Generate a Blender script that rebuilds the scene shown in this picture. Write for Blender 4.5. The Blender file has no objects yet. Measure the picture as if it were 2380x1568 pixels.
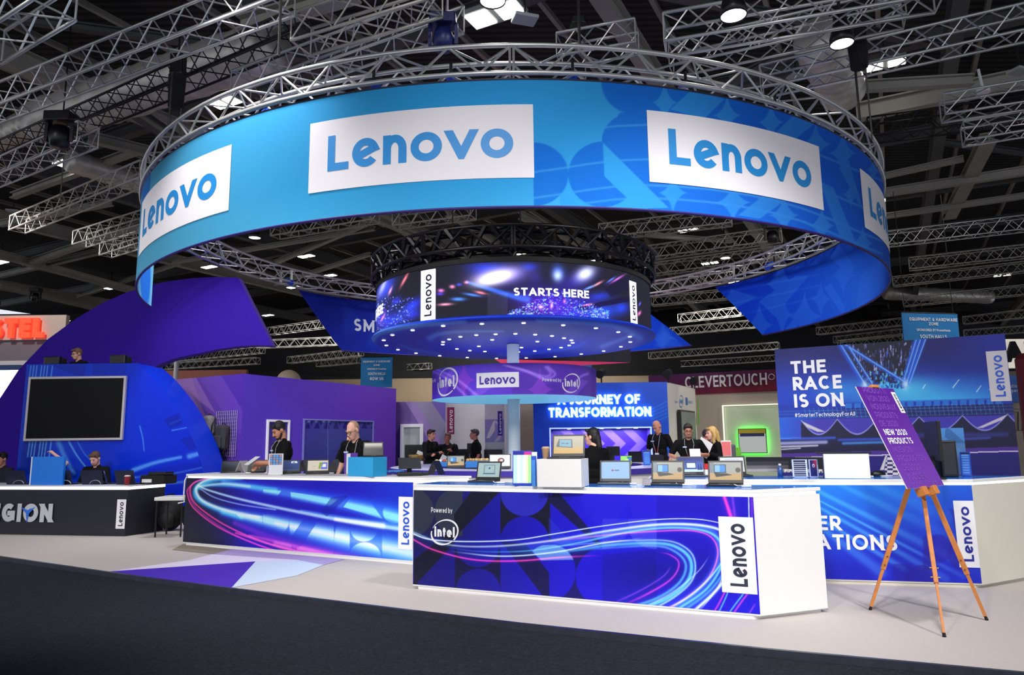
import bpy, bmesh, math, random
import numpy as np
from mathutils import Vector, Matrix
random.seed(7); rng = np.random.default_rng(7)
SC = bpy.context.scene; COL = SC.collection
PI = math.pi; V = Vector
# ------------------------------------------------------------------ camera geometry (24 mm class lens, eye height)
IW, IH = 2380, 1568
FPX = 1640.0; PITCH = math.radians(8.427); ROLL = 0.0121; CAMP = np.array([0, 0, 1.55])
_u0 = np.array([0, -math.sin(PITCH), math.cos(PITCH)]); _f0 = np.array([0, math.cos(PITCH), math.sin(PITCH)]); _r0 = np.array([1., 0, 0])
CR = _r0*math.cos(ROLL)-_u0*math.sin(ROLL); CU = _r0*math.sin(ROLL)+_u0*math.cos(ROLL); CF = _f0
def ray(x, y): return CR*(x-IW/2)/FPX+CU*(IH/2-y)/FPX+CF
def G(x, y, z=0.0):
    d = ray(x, y); return V(CAMP+d*((z-CAMP[2])/d[2]))
def P(x, y, Y):
    d = ray(x, y); return V(CAMP+d*(Y/d[1]))
def proj(A):
    d = np.asarray(A, float)-CAMP; k = d@CF
    return IW/2+FPX*(d@CR)/k, IH/2-FPX*(d@CU)/k
# ------------------------------------------------------------------ colours, materials
def lin1(c): return c/12.92 if c <= .04045 else ((c+.055)/1.055)**2.4
def lin(c):
    if max(c) > 1.001: c = [x/255 for x in c]
    return tuple(lin1(x) for x in c)
def linA(a): return np.where(a <= .04045, a/12.92, ((np.clip(a, 0, 1)+.055)/1.055)**2.4)
MATS = {}
def M(name, c=(128, 128, 128), rough=.5, metal=0, emit=0, ecol=None, noise=0, nscale=40, bump=0, alpha=1, spec=.5, trans=0):
    if name in MATS: return MATS[name]
    m = bpy.data.materials.new(name); m.use_nodes = True; nt = m.node_tree; b = nt.nodes['Principled BSDF']
    L = lin(c); b.inputs['Base Color'].default_value = (*L, 1); b.inputs['Roughness'].default_value = rough
    b.inputs['Metallic'].default_value = metal; b.inputs['Specular IOR Level'].default_value = spec
    if trans: b.inputs['Transmission Weight'].default_value = trans
    if alpha < 1: b.inputs['Alpha'].default_value = alpha
    if emit:
        b.inputs['Emission Color'].default_value = (*lin(ecol or c), 1); b.inputs['Emission Strength'].default_value = emit
    if noise or bump:
        tc = nt.nodes.new('ShaderNodeTexCoord'); n = nt.nodes.new('ShaderNodeTexNoise'); n.inputs['Scale'].default_value = nscale; n.inputs['Detail'].default_value = 5
        nt.links.new(tc.outputs['Object'], n.inputs['Vector'])
        if noise:
            mx = nt.nodes.new('ShaderNodeMix'); mx.data_type = 'RGBA'
            mx.inputs[6].default_value = (*[max(0, x*(1-noise)) for x in L], 1); mx.inputs[7].default_value = (*[min(1, x*(1+noise)) for x in L], 1)
            nt.links.new(n.outputs['Fac'], mx.inputs[0]); nt.links.new(mx.outputs[2], b.inputs['Base Color'])
        if bump:
            bp = nt.nodes.new('ShaderNodeBump'); bp.inputs['Strength'].default_value = bump; bp.inputs['Distance'].default_value = .02
            nt.links.new(n.outputs['Fac'], bp.inputs['Height']); nt.links.new(bp.outputs['Normal'], b.inputs['Normal'])
    MATS[name] = m; return m
def art_mat(name, rough=.45, emit=0, spec=.35):
    if name in MATS: return MATS[name]
    m = bpy.data.materials.new(name); m.use_nodes = True; nt = m.node_tree; b = nt.nodes['Principled BSDF']
    a = nt.nodes.new('ShaderNodeVertexColor'); a.layer_name = 'art'
    b.inputs['Roughness'].default_value = rough; b.inputs['Specular IOR Level'].default_value = spec
    if emit:
        b.inputs['Base Color'].default_value = (.01, .01, .012, 1); nt.links.new(a.outputs['Color'], b.inputs['Emission Color']); b.inputs['Emission Strength'].default_value = emit
    else: nt.links.new(a.outputs['Color'], b.inputs['Base Color'])
    MATS[name] = m; return m
# ------------------------------------------------------------------ things and parts
def thing(name, label, cat, loc=(0, 0, 0), rz=0, group=None, kind=None):
    o = bpy.data.objects.new(name, None); COL.objects.link(o); o.location = loc; o.rotation_euler = (0, 0, rz)
    o.empty_display_size = .1; tag(o, label, cat, group, kind); return o
def tag(o, label=None, cat=None, group=None, kind=None):
    if label: o['label'] = label
    if cat: o['category'] = cat
    if group: o['group'] = group
    if kind: o['kind'] = kind
    return o
def base(o):
    return Matrix.Translation(o.location) @ Matrix.Rotation(o.rotation_euler.z, 4, 'Z')
def wmat(o):
    m = base(o)
    return wmat(o.parent) @ m if o.parent else m
def link(name, me, mat, parent=None):
    o = bpy.data.objects.new(name, me); COL.objects.link(o)
    if mat: me.materials.append(mat)
    if parent: o.parent = parent
    return o
def kids(o): return [c for c in bpy.data.objects if c.parent == o]
def dup(o, loc=None, rz=None, label=None, group=None, parent=None, subs=None):
    c = o.copy(); COL.objects.link(c)
    if parent: c.parent = parent
    if loc is not None: c.location = loc
    if rz is not None: c.rotation_euler = (0, 0, rz)
    if label: c['label'] = label
    if group: c['group'] = group
    for k in kids(o):
        if k is not c: dup(k, parent=c)
    return c
class MB:
    def __init__(s): s.v = []; s.f = []
    def add(s, vs, fs):
        n = len(s.v); s.v += [tuple(v) for v in vs]; s.f += [tuple(i+n for i in f) for f in fs]; return s
    def box(s, c, d, R=None):
        x, y, z = d[0]/2, d[1]/2, d[2]/2
        vs = [V(p) for p in ((-x,-y,-z),(x,-y,-z),(x,y,-z),(-x,y,-z),(-x,-y,z),(x,-y,z),(x,y,z),(-x,y,z))]
        if R is not None: vs = [R @ v for v in vs]
        c = V(c)
        return s.add([v+c for v in vs], [(0,3,2,1),(4,5,6,7),(0,1,5,4),(1,2,6,5),(2,3,7,6),(3,0,4,7)])
    def prism(s, poly, z0, z1):
        n = len(poly); vs = [(p[0], p[1], z0) for p in poly]+[(p[0], p[1], z1) for p in poly]
        return s.add(vs, [tuple(range(n-1, -1, -1)), tuple(range(n, 2*n))]+[(i, (i+1) % n, n+(i+1) % n, n+i) for i in range(n)])
    def slab(s, poly, ex):
        n = len(poly); ex = V(ex); vs = [V(p) for p in poly]+[V(p)+ex for p in poly]
        return s.add(vs, [tuple(range(n-1, -1, -1)), tuple(range(n, 2*n))]+[(i, (i+1) % n, n+(i+1) % n, n+i) for i in range(n)])
    def quad(s, *p): return s.add(p, [tuple(range(len(p)))])
    def tube(s, p, q, r, r2=None, n=6, caps=True):
        p, q = V(p), V(q); r2 = r if r2 is None else r2; d = (q-p)
        if d.length < 1e-6: return s
        d.normalize(); a = d.orthogonal().normalized(); b = d.cross(a); vs = []
        for c, rr in ((p, r), (q, r2)):
            for i in range(n): t = 2*PI*i/n; vs.append(c+(a*math.cos(t)+b*math.sin(t))*rr)
        fs = [(i, (i+1) % n, n+(i+1) % n, n+i) for i in range(n)]
        if caps: fs += [tuple(range(n-1, -1, -1)), tuple(range(n, 2*n))]
        return s.add(vs, fs)
    def path(s, pts, r, n=6, closed=False):
        pts = [V(p) for p in pts]; m = len(pts); vs = []; a = None
        for i, p in enumerate(pts):
            if closed: d = pts[(i+1) % m]-pts[i-1]
            else: d = pts[min(i+1, m-1)]-pts[max(i-1, 0)]
            d.normalize()
            if a is None: a = d.orthogonal()
            a = (a-d*a.dot(d)).normalized(); b = d.cross(a); rr = r[i] if isinstance(r, (list, tuple)) else r
            for k in range(n): t = 2*PI*k/n; vs.append(p+(a*math.cos(t)+b*math.sin(t))*rr)
        fs = []
        for i in range(m if closed else m-1):
            j = (i+1) % m
            for k in range(n): l = (k+1) % n; fs.append((i*n+k, i*n+l, j*n+l, j*n+k))
        if not closed: fs += [tuple(range(n-1, -1, -1)), tuple((m-1)*n+k for k in range(n))]
        return s.add(vs, fs)
    def lathe(s, prof, c=(0, 0, 0), n=24, a0=0, a1=2*PI):
        full = abs(a1-a0-2*PI) < 1e-6; c = V(c); m = len(prof); k = n if full else n+1; vs = []
        for i in range(k):
            t = a0+(a1-a0)*i/n
            for r, z in prof: vs.append(c+V((r*math.cos(t), r*math.sin(t), z)))
        fs = []
        for i in range(n):
            j = (i+1) % k
            for q in range(m-1): fs.append((i*m+q, j*m+q, j*m+q+1, i*m+q+1))
        return s.add(vs, fs)
    def ball(s, c, r, n=10, R=None):
        c = V(c); r = (r, r, r) if isinstance(r, (int, float)) else r; vs = []; fs = []; h = n//2+1
        for i in range(h+1):
            ph = PI*i/h
            for k in range(n):
                t = 2*PI*k/n; v = V((r[0]*math.sin(ph)*math.cos(t), r[1]*math.sin(ph)*math.sin(t), r[2]*math.cos(ph)))
                vs.append(c+(R @ v if R is not None else v))
        for i in range(h):
            for k in range(n): l = (k+1) % n; fs.append((i*n+k, (i+1)*n+k, (i+1)*n+l, i*n+l))
        return s.add(vs, fs)
    def caps(s, p, q, r1, r2, n=10):
        s.tube(p, q, r1, r2, n=n); s.ball(p, r1, n); return s.ball(q, r2, n)
    def mesh(s, name):
        me = bpy.data.meshes.new(name); me.from_pydata(s.v, [], s.f); me.update(); return me
    def build(s, name, mat, parent=None, world=False, smooth=False, bevel=0, label=None):
        if world and parent:
            inv = wmat(parent).inverted(); s.v = [tuple(inv @ V(v)) for v in s.v]
        me = s.mesh(name); o = link(name, me, mat, parent)
        if smooth: me.shade_smooth()
        if bevel:
            md = o.modifiers.new('bevel', 'BEVEL'); md.width = bevel; md.segments = 2; md.limit_method = 'ANGLE'
        if label: o['label'] = label
        return o
# ------------------------------------------------------------------ surfaces that carry print: flat and round frames
class Flat:
    def __init__(s, a, b, z0=None):     # a, b: bottom corners as seen from the front
        a, b = V(a), V(b)
        if z0 is not None: a.z = b.z = z0
        s.O = a; s.ex = (b-a); s.W = s.ex.length; s.ex.normalize(); s.ez = V((0, 0, 1)); s.n = s.ex.cross(s.ez).normalized()
    def pt(s, u, t, d=0.): return s.O+s.ex*u+s.ez*t+s.n*d
    def px(s, x, y):
        d = V(ray(x, y)); o = V(CAMP); k = (s.O-o).dot(s.n)/d.dot(s.n); h = o+d*k-s.O
        return h.dot(s.ex), h.dot(s.ez)
    def arr(s, S, T, d=0.): return np.array(s.O)+S[:, None]*np.array(s.ex)+T[:, None]*np.array(s.ez)+d*np.array(s.n)
class Tilt(Flat):
    def __init__(s, O, ex, ez): s.O = V(O); s.ex = V(ex).normalized(); s.ez = V(ez).normalized(); s.n = s.ex.cross(s.ez).normalized(); s.W = V(ex).length
class Round:
    def __init__(s, cx, cy, R, z0, inside=False): s.c = (cx, cy); s.R = R; s.z0 = z0; s.inside = inside
    def pt(s, u, t, d=0.):
        a = -PI/2+u/s.R; r = s.R+(-d if s.inside else d); return V((s.c[0]+r*math.cos(a), s.c[1]+r*math.sin(a), s.z0+t))
    def px(s, x, y):
        d = ray(x, y); ox, oy = CAMP[0]-s.c[0], CAMP[1]-s.c[1]; A = d[0]**2+d[1]**2; B = 2*(ox*d[0]+oy*d[1]); C = ox*ox+oy*oy-s.R**2
        D = max(B*B-4*A*C, 0); k = (-B+(1 if s.inside else -1)*math.sqrt(D))/(2*A); h = CAMP+d*k
        a = math.atan2(h[1]-s.c[1], h[0]-s.c[0])+PI/2
        if a > PI: a -= 2*PI
        return a*s.R, h[2]-s.z0
    def arr(s, S, T, d=0.):
        a = -PI/2+S/s.R; r = s.R+(-d if s.inside else d)
        return np.stack([s.c[0]+r*np.cos(a), s.c[1]+r*np.sin(a), s.z0+T], 1)
class Art:
    def __init__(s, X, Y, c=(0, 0, 0)):
        s.X = X.astype(np.float32); s.Y = Y.astype(np.float32); s.c = np.tile(np.array(c, np.float32)/255, (len(X), 1))
    def mix(s, m, c):
        m = np.asarray(m, np.float32)[:, None]; s.c = s.c*(1-m)+np.array(c, np.float32)/255*m; return s
    def scr(s, m, c):
        m = np.asarray(m, np.float32)[:, None]; s.c = 1-(1-np.clip(s.c, 0, 1))*(1-np.clip(np.array(c, np.float32)/255*m, 0, 1)); return s
    def mul(s, m, k):
        m = np.asarray(m, np.float32)[:, None]; s.c = s.c*(1-m)+s.c*np.array(k, np.float32)*m; return s
    def grad(s, p, q, c0, c1, m=1., ease=True):
        d = np.array(q, float)-np.array(p, float); t = np.clip(((s.X-p[0])*d[0]+(s.Y-p[1])*d[1])/(d@d), 0, 1)
        if ease: t = t*t*(3-2*t)
        c = np.array(c0)/255*(1-t[:, None])+np.array(c1)/255*t[:, None]; m = (np.ones(len(t))*m)[:, None]
        s.c = s.c*(1-m)+c*m; return s
    def disc(s, cx, cy, rx, ry=None, soft=2.4):
        ry = ry or rx; d = np.sqrt(((s.X-cx)/rx)**2+((s.Y-cy)/ry)**2); return np.clip((1-d)*min(rx, ry)/soft+.5, 0, 1)
    def glow(s, cx, cy, rx, ry, rot=0):
        c, n = math.cos(rot), math.sin(rot); x = s.X-cx; y = s.Y-cy
        return np.exp(-(((x*c+y*n)/rx)**2+((-x*n+y*c)/ry)**2))
    def star(s, cx, cy, rx, ry):
        return np.clip((1.12-((np.abs(s.X-cx)/rx)**.58+(np.abs(s.Y-cy)/ry)**.58))/.07+.5, 0, 1)
    def poly(s, pts):
        xs = [p[0] for p in pts]; ys = [p[1] for p in pts]; box = (s.X > min(xs)-2)*(s.X < max(xs)+2)*(s.Y > min(ys)-2)*(s.Y < max(ys)+2); out = np.zeros(len(s.X), np.float32)
        X, Y = s.X[box], s.Y[box]; ins = np.zeros(len(X), bool); D = np.full(len(X), 1e9, np.float32); n = len(pts)
        for i in range(n):
            x0, y0 = pts[i]; x1, y1 = pts[i-1]; dx, dy = x1-x0, y1-y0; L = dx*dx+dy*dy+1e-9
            t = np.clip(((X-x0)*dx+(Y-y0)*dy)/L, 0, 1); D = np.minimum(D, (X-x0-t*dx)**2+(Y-y0-t*dy)**2)
            if y0 != y1: ins ^= ((y0 > Y) != (y1 > Y)) & (X < (x1-x0)*(Y-y0)/(y1-y0)+x0)
        d = np.sqrt(D); out[box] = np.clip(.5+np.where(ins, d, -d)/1.2, 0, 1); return out
    def streak(s, pts, w, w2=None, k=10, soft=False):
        P_ = catmull(pts, k); D = np.full(len(s.X), 1e9, np.float32); T = np.zeros(len(s.X), np.float32); n = len(P_)-1; w2 = w if w2 is None else w2
        for i in range(n):
            (ax, ay), (bx, by) = P_[i], P_[i+1]; dx, dy = bx-ax, by-ay; L = dx*dx+dy*dy+1e-9
            t = np.clip(((s.X-ax)*dx+(s.Y-ay)*dy)/L, 0, 1); d = (s.X-ax-t*dx)**2+(s.Y-ay-t*dy)**2
            u = d < D; D = np.where(u, d, D); T = np.where(u, (i+t)/n, T)
        W_ = w+(w2-w)*T; s.T = T
        r = np.sqrt(D)/W_
        return np.exp(-r*r) if soft else np.clip(np.exp(-r*r)*1.25, 0, 1)
def catmull(pts, k):
    p = [np.array(q, float) for q in pts]; p = [2*p[0]-p[1]]+p+[2*p[-1]-p[-2]]; out = []
    for i in range(1, len(p)-2):
        for j in range(k):
            t = j/k; a, b, c, d = p[i-1:i+3]
            out.append(.5*(2*b+(c-a)*t+(2*a-5*b+4*c-d)*t*t+(3*b-a-3*c+d)*t**3))
    out.append(p[-2]); return out
def print_panel(name, fr, sl, sr, t0, t1, ns, nt, fn, parent, mat, d=0., depth=0.):
    """a printed skin: grid of (s,t) on the frame; sl/sr (numbers or (bottom, top) pairs) are its ends; fn paints an Art"""
    def ed(e, v): return e(t0+(t1-t0)*v) if callable(e) else (e[0]+(e[1]-e[0])*v if isinstance(e, tuple) else e+0*v)
    u, v = np.meshgrid(np.linspace(0, 1, ns+1), np.linspace(0, 1, nt+1)); u = u.ravel(); v = v.ravel()
    S = ed(sl, v)*(1-u)+ed(sr, v)*u; T = t0+(t1-t0)*v
    A = fr.arr(S, T, d); X, Y = proj(A); art = fn(X, Y, S, T)
    c = linA(np.clip(art.c, 0, 1))
    inv = np.array(wmat(parent).inverted()) if parent else np.eye(4); A = A@inv[:3, :3].T+inv[:3, 3]
    return grid_mesh(name, A, c, ns, nt, parent, mat)
def grid_mesh(name, A, c, ns, nt, parent, mat):
    i = (np.arange(nt)[:, None]*(ns+1)+np.arange(ns)[None, :]).ravel()
    F = np.stack([i, i+1, i+ns+2, i+ns+1], 1).astype(np.int32); me = bpy.data.meshes.new(name)
    me.vertices.add(len(A)); me.vertices.foreach_set('co', A.astype(np.float32).ravel())
    me.loops.add(F.size); me.loops.foreach_set('vertex_index', F.ravel()); me.polygons.add(len(F))
    me.polygons.foreach_set('loop_start', np.arange(0, F.size, 4, dtype=np.int32))
    try: me.polygons.foreach_set('loop_total', np.full(len(F), 4, np.int32))
    except Exception: pass
    me.update(); me.validate(); ca = me.color_attributes.new('art', 'FLOAT_COLOR', 'POINT')
    ca.data.foreach_set('color', np.concatenate([c, np.ones((len(c), 1))], 1).astype(np.float32).ravel()); me.shade_smooth()
    return link(name, me, mat, parent)
# ------------------------------------------------------------------ stroke lettering
def arc(cx, cy, rx, ry, a0, a1, n=14): return [(cx+rx*math.cos(math.radians(a0+(a1-a0)*i/n)), cy+ry*math.sin(math.radians(a0+(a1-a0)*i/n))) for i in range(n+1)]
O_ = arc(.5, .5, .5, .5, 0, 360, 32); ST = ('s', [(0, 0), (0, 1)])
GL = {
 'A': (.86, [('d', [(0, 0), (.5, 1.0), (1, 0)]), ('b', [(.2, .27), (.8, .27)])]),
 'B': (.68, [ST, ('b', [(0, 1), (.55, 1)]+arc(.6, .77, .32, .23, 90, -90)+[(0, .54)]), ('b', [(0, .54), (.6, .54)]+arc(.65, .27, .35, .27, 90, -90)+[(0, 0)])]),
 'C': (.84, [('b', arc(.52, .5, .52, .5, 48, 312, 24))]), 'D': (.8, [ST, ('b', [(0, 1), (.4, 1)]+arc(.42, .5, .58, .5, 90, -90)+[(0, 0)])]),
 'E': (.62, [ST, ('s', [(0, 1), (1, 1)]), ('s', [(0, .51), (.88, .51)]), ('s', [(0, 0), (1, 0)])]), 'F': (.6, [ST, ('s', [(0, 1), (1, 1)]), ('s', [(0, .48), (.9, .48)])]),
 'G': (.88, [('b', arc(.52, .5, .52, .5, 48, 330, 24)), ('s', [(.98, .12), (.98, .46), (.6, .46)])]), 'H': (.78, [ST, ('s', [(1, 0), (1, 1)]), ('b', [(0, .5), (1, .5)])]),
 'I': (.001, [ST]), 'J': (.5, [('b', [(1, 1.1), (1, .3)]+arc(.5, .3, .5, .3, 0, -150))]), 'K': (.76, [ST, ('d', [(0, .35), (1, 1)]), ('d', [(.35, .6), (1, 0)])]),
 'L': (.58, [('s', [(0, 1), (0, 0), (1, 0)])]), 'M': (.95, [('s', [(0, 0), (0, 1)]), ('s', [(1, 0), (1, 1)]), ('d', [(0, 1), (.5, .2), (1, 1)])]),
 'N': (.8, [('s', [(0, 0), (0, 1)]), ('s', [(1, 0), (1, 1)]), ('d', [(0, 1), (1, 0)])]), 'O': (.98, [('c', O_)]),
 'P': (.68, [ST, ('b', [(0, 1), (.5, 1)]+arc(.55, .68, .45, .32, 90, -90)+[(0, .36)])]), 'Q': (.98, [('c', O_), ('d', [(.6, .3), (1, 0)])]),
 'R': (.7, [ST, ('b', [(0, 1), (.5, 1)]+arc(.55, .68, .45, .32, 90, -90)+[(0, .36)]), ('d', [(.5, .36), (1, 0)])]),
 'S': (.66, [('b', arc(.5, .75, .46, .25, 35, 270, 16)[:-1]+arc(.5, .25, .5, .25, 90, -145, 16))]), 'T': (.72, [('s', [(.5, 0), (.5, 1)]), ('s', [(0, 1), (1, 1)])]),
 'U': (.76, [('b', [(0, 1.1), (0, .4)]+arc(.5, .4, .5, .4, 180, 360)+[(1, 1.1)])]), 'V': (.84, [('d', [(0, 1), (.5, 0), (1, 1)])]),
 'W': (1.3, [('d', [(0, 1), (.27, 0), (.5, .95), (.73, 0), (1, 1)])]), 'X': (.8, [('d', [(0, 0), (1, 1)]), ('d', [(0, 1), (1, 0)])]),
 'Y': (.8, [('d', [(0, 1), (.5, .45), (1, 1)]), ('s', [(.5, 0), (.5, .45)])]), 'Z': (.7, [('s', [(0, 1), (1, 1)]), ('s', [(0, 0), (1, 0)]), ('b', [(1, 1), (0, 0)])]),
 '0': (.72, [('c', O_)]), '1': (.3, [('s', [(1, 0), (1, 1)]), ('s', [(.2, .9), (1, 1)])]), '2': (.66, [('b', arc(.5, .68, .46, .32, 155, -35, 14)+[(.02, 0)]), ('s', [(0, 0), (1, 0)])]),
 '&': (.8, [('b', [(1, 0), (.3, .62)]+arc(.45, .8, .25, .2, 200, -20, 10)+[(.2, .42)]+arc(.38, .25, .36, .25, 130, 360, 12)+[(.95, .5)])]),
 '#': (.7, [('s', [(.3, 0), (.4, 1)]), ('s', [(.65, 0), (.75, 1)]), ('s', [(0, .3), (1, .3)]), ('s', [(.05, .7), (1, .7)])]),
 # lower case, x height .72
 'a': (.6, [('b', arc(.5, .36, .5, .36, 0, 360, 24)), ('s', [(1, 0), (1, .72)])]), 'b': (.6, [('b', arc(.5, .36, .5, .36, 0, 360, 24)), ST]),
 'c': (.58, [('b', arc(.52, .36, .52, .36, 48, 312, 20))]), 'd': (.6, [('b', arc(.5, .36, .5, .36, 0, 360, 24)), ('s', [(1, 0), (1, 1)])]),
 'e': (.62, [('b', [(.04, .36), (1, .36)]+arc(.5, .36, .5, .36, 0, 315, 24))]), 'f': (.34, [('s', [(.3, 0), (.3, .72)]), ('b', [(.3, .7)]+arc(.8, .78, .5, .24, 180, 80, 8)), ('s', [(0, .7), (.95, .7)])]),
 'g': (.6, [('b', arc(.5, .36, .5, .36, 0, 360, 24)), ('b', [(1, .78), (1, 0)]+arc(.5, 0, .5, .26, 0, -150, 10))]), 'h': (.56, [ST, ('b', [(0, .4)]+arc(.5, .4, .5, .32, 180, 0, 14)+[(1, -.08)])]),
 'i': (.001, [('s', [(0, 0), (0, .72)]), ('s', [(0, .98), (0, .99)])]), 'l': (.001, [ST]), 'm': (.95, [('s', [(0, 0), (0, .72)]), ('b', [(0, .4)]+arc(.25, .44, .25, .28, 180, 0, 10)+[(.5, -.08)]), ('b', [(.5, .4)]+arc(.75, .44, .25, .28, 180, 0, 10)+[(1, -.08)])]),
 'n': (.56, [('s', [(0, 0), (0, .72)]), ('b', [(0, .4)]+arc(.5, .4, .5, .32, 180, 0, 14)+[(1, -.08)])]), 'o': (.66, [('c', arc(.5, .36, .5, .36, 0, 360, 28))]),
 'p': (.6, [('b', arc(.5, .36, .5, .36, 0, 360, 24)), ('s', [(0, -.26), (0, .72)])]), 'r': (.36, [('s', [(0, 0), (0, .72)]), ('b', [(0, .36)]+arc(.9, .36, .9, .36, 180, 85, 8))]),
 's': (.48, [('b', arc(.5, .54, .46, .18, 30, 270, 12)[:-1]+arc(.5, .18, .5, .18, 90, -150, 12))]), 't': (.34, [('b', [(.35, 1.0), (.35, .2)]+arc(.85, .2, .5, .2, 180, 275, 8)), ('s', [(0, .72), (.9, .72)])]),
 'u': (.56, [('b', [(0, .8), (0, .3)]+arc(.5, .3, .5, .3, 180, 360, 12)+[(1, .8)]), ('s', [(1, 0), (1, .72)])]), 'v': (.62, [('x', [(0, .72), (.5, 0), (1, .72)])]), 'w': (.95, [('x', [(0, .72), (.27, 0), (.5, .68), (.73, 0), (1, .72)])]),
 'x': (.6, [('x', [(0, 0), (1, .72)]), ('x', [(0, .72), (1, 0)])]), 'y': (.62, [('x', [(0, .72), (.5, 0)]), ('b', [(1.04, .78), (.4, -.26)])]),
 '.': (.001, [('s', [(0, 0), (0, .02)])]), '-': (.3, [('s', [(0, .4), (1, .4)])]),
 # the heavy grotesque of the big logo: x height .77, tilted bar in the e
 '\x01': (.6, [('s', [(0, 1), (0, 0), (1, 0)])]), '\x02': (.74, [('b', [(.06, .255), (.94, .545)]+arc(.5, .4, .5, .4, 22, 322, 28))]),
 '\x03': (.62, [('s', [(0, 0), (0, .8)]), ('b', [(0, .42)]+arc(.5, .42, .5, .38, 180, 0, 16)+[(1, -.1)])]), '\x04': (.8, [('c', arc(.5, .4, .5, .4, 0, 360, 36))]),
 '\x05': (.76, [('y', [(0, .8), (.5, 0), (1, .8)])]),
}
LOGO = '\x01\x02\x03\x04\x05\x04'
def clip_y(poly, lo, hi):
    for lim, sg in ((lo, 1), (hi, -1)):
        out = []
        for i in range(len(poly)):
            a, b = poly[i-1], poly[i]; ia, ib = sg*(a[1]-lim) >= -1e-9, sg*(b[1]-lim) >= -1e-9
            if ia != ib:
                t = (lim-a[1])/(b[1]-a[1]); out.append((a[0]+(b[0]-a[0])*t, lim))
            if ib: out.append(b)
        poly = out
        if len(poly) < 3: return []
    return poly
def ribbon(pts, w, cap, lo, hi, closed, step):
    p = []
    for i, q in enumerate(pts):
        if i and step:
            a = p[-1]; L = math.dist(a, q); k = int(L/step)
            for j in range(1, k+1): p.append((a[0]+(q[0]-a[0])*j/(k+1), a[1]+(q[1]-a[1])*j/(k+1)))
        if not p or math.dist(p[-1], q) > 1e-6: p.append(q)
    if closed and math.dist(p[0], p[-1]) < 1e-6: p.pop()
    n = len(p); h = w/2
    if not closed and cap:
        for e, i, j in ((cap, 0, 1), (cap, n-1, n-2)):
            L = math.dist(p[i], p[j]); p[i] = (p[i][0]+(p[i][0]-p[j][0])/L*e, p[i][1]+(p[i][1]-p[j][1])/L*e)
    Lf = []; Rt = []
    for i in range(n):
        a = p[i-1] if (closed or i) else None; b = p[i]; c = p[(i+1) % n] if (closed or i < n-1) else None
        d = []
        for u, v in ((a, b), (b, c)):
            if u and v: L = math.dist(u, v); d.append(((v[0]-u[0])/L, (v[1]-u[1])/L))
        if len(d) == 2:
            nx, ny = -(d[0][1]+d[1][1]), d[0][0]+d[1][0]; L = math.hypot(nx, ny) or 1e-6; nx /= L; ny /= L
            k = max(.22, nx*-d[0][1]+ny*d[0][0]); nx *= h/k; ny *= h/k
        else: nx, ny = -d[0][1]*h, d[0][0]*h
        Lf.append((b[0]+nx, b[1]+ny)); Rt.append((b[0]-nx, b[1]-ny))
    out = []
    for i in range(n if closed else n-1):
        j = (i+1) % n; q = [Lf[i], Rt[i], Rt[j], Lf[j]]
        if lo is not None: q = clip_y(q, lo, hi)
        if q: out.append(q)
    return out
def letters(txt, w=.17, gap=.16, step=None, space=.38):
    """polygons of a line of text at cap height 1, and its width"""
    x = 0; out = []
    for ch in txt:
        if ch == ' ': x += space; continue
        A, st = GL[ch]; A = A if A < .01 else max(A, w*1.5); Wd = max(A, w) if A > .01 else w
        for k, pts in st:
            sy = 1-w; top = 1
            if k in 'x': top = .72
            if k == 'y': top = .8
            q = []
            low = ch.islower() or ch in LOGO[1:]
            xh = .8 if ch in LOGO[1:] else .72
            for a, b in pts:
                X = x+w/2+a*(Wd-w)
                if low and b <= xh+1e-6: Yv = w/2+b/xh*(xh-w) if b >= 0 else b+w/2
                else: Yv = w/2+b*sy
                q.append((X, Yv))
            cap = {'s': w/2, 'b': 0, 'c': 0, 'd': w*1.2, 'x': w*1.2, 'y': w*1.2}[k]
            lo, hi = (0, top) if k in 'dxy' else (None, None)
            if k == 'b' and (ch in 'hnmJUu\x03'): lo, hi = 0, (xh if low and ch != 'h' else 1)
            out += [(r, st.index((k, pts))) for r in ribbon(q, w, cap, lo, hi, k == 'c', step)]
        x += Wd+gap
    return out, x-gap
def write(name, txt, fr, x, y, h, mat, parent, w=.17, gap=.16, rot=0, d=.003, align='l', depth=0, width=None, step=None, space=.38, shear=0, obj=None):
    """text on a frame: (x, y) is the baseline start in the frame, h the cap height in metres; rot 90 = reading upwards"""
    polys, Wd = letters(txt, w, gap, step, space); sx = (width/(Wd*h)) if width else 1
    off = {'l': 0, 'c': -Wd*h*sx/2, 'r': -Wd*h*sx}[align]; c, s = math.cos(math.radians(rot)), math.sin(math.radians(rot))
    mb = obj or MB()
    for q, ly in polys:
        pts = []; dz = d+ly*.0006
        for a, b in q:
            a_ = a*h*sx+off+b*h*shear; b_ = b*h; pts.append((x+a_*c-b_*s, y+a_*s+b_*c))
        if depth:
            n = len(pts); f = [fr.pt(px, py, dz+depth) for px, py in pts]; g = [fr.pt(px, py, d) for px, py in pts]
            mb.add(f+g, [tuple(range(n))]+[(i, n+i, n+(i+1) % n, (i+1) % n) for i in range(n)])
        else: mb.add([fr.pt(px, py, dz) for px, py in pts], [tuple(range(len(pts)))])
    if obj is not None: return obj
    return weld(mb.build(name, mat, parent, world=True))
def weld(o):
    b = bmesh.new(); b.from_mesh(o.data); bmesh.ops.remove_doubles(b, verts=b.verts, dist=2e-4); b.to_mesh(o.data); b.free(); return o
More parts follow.
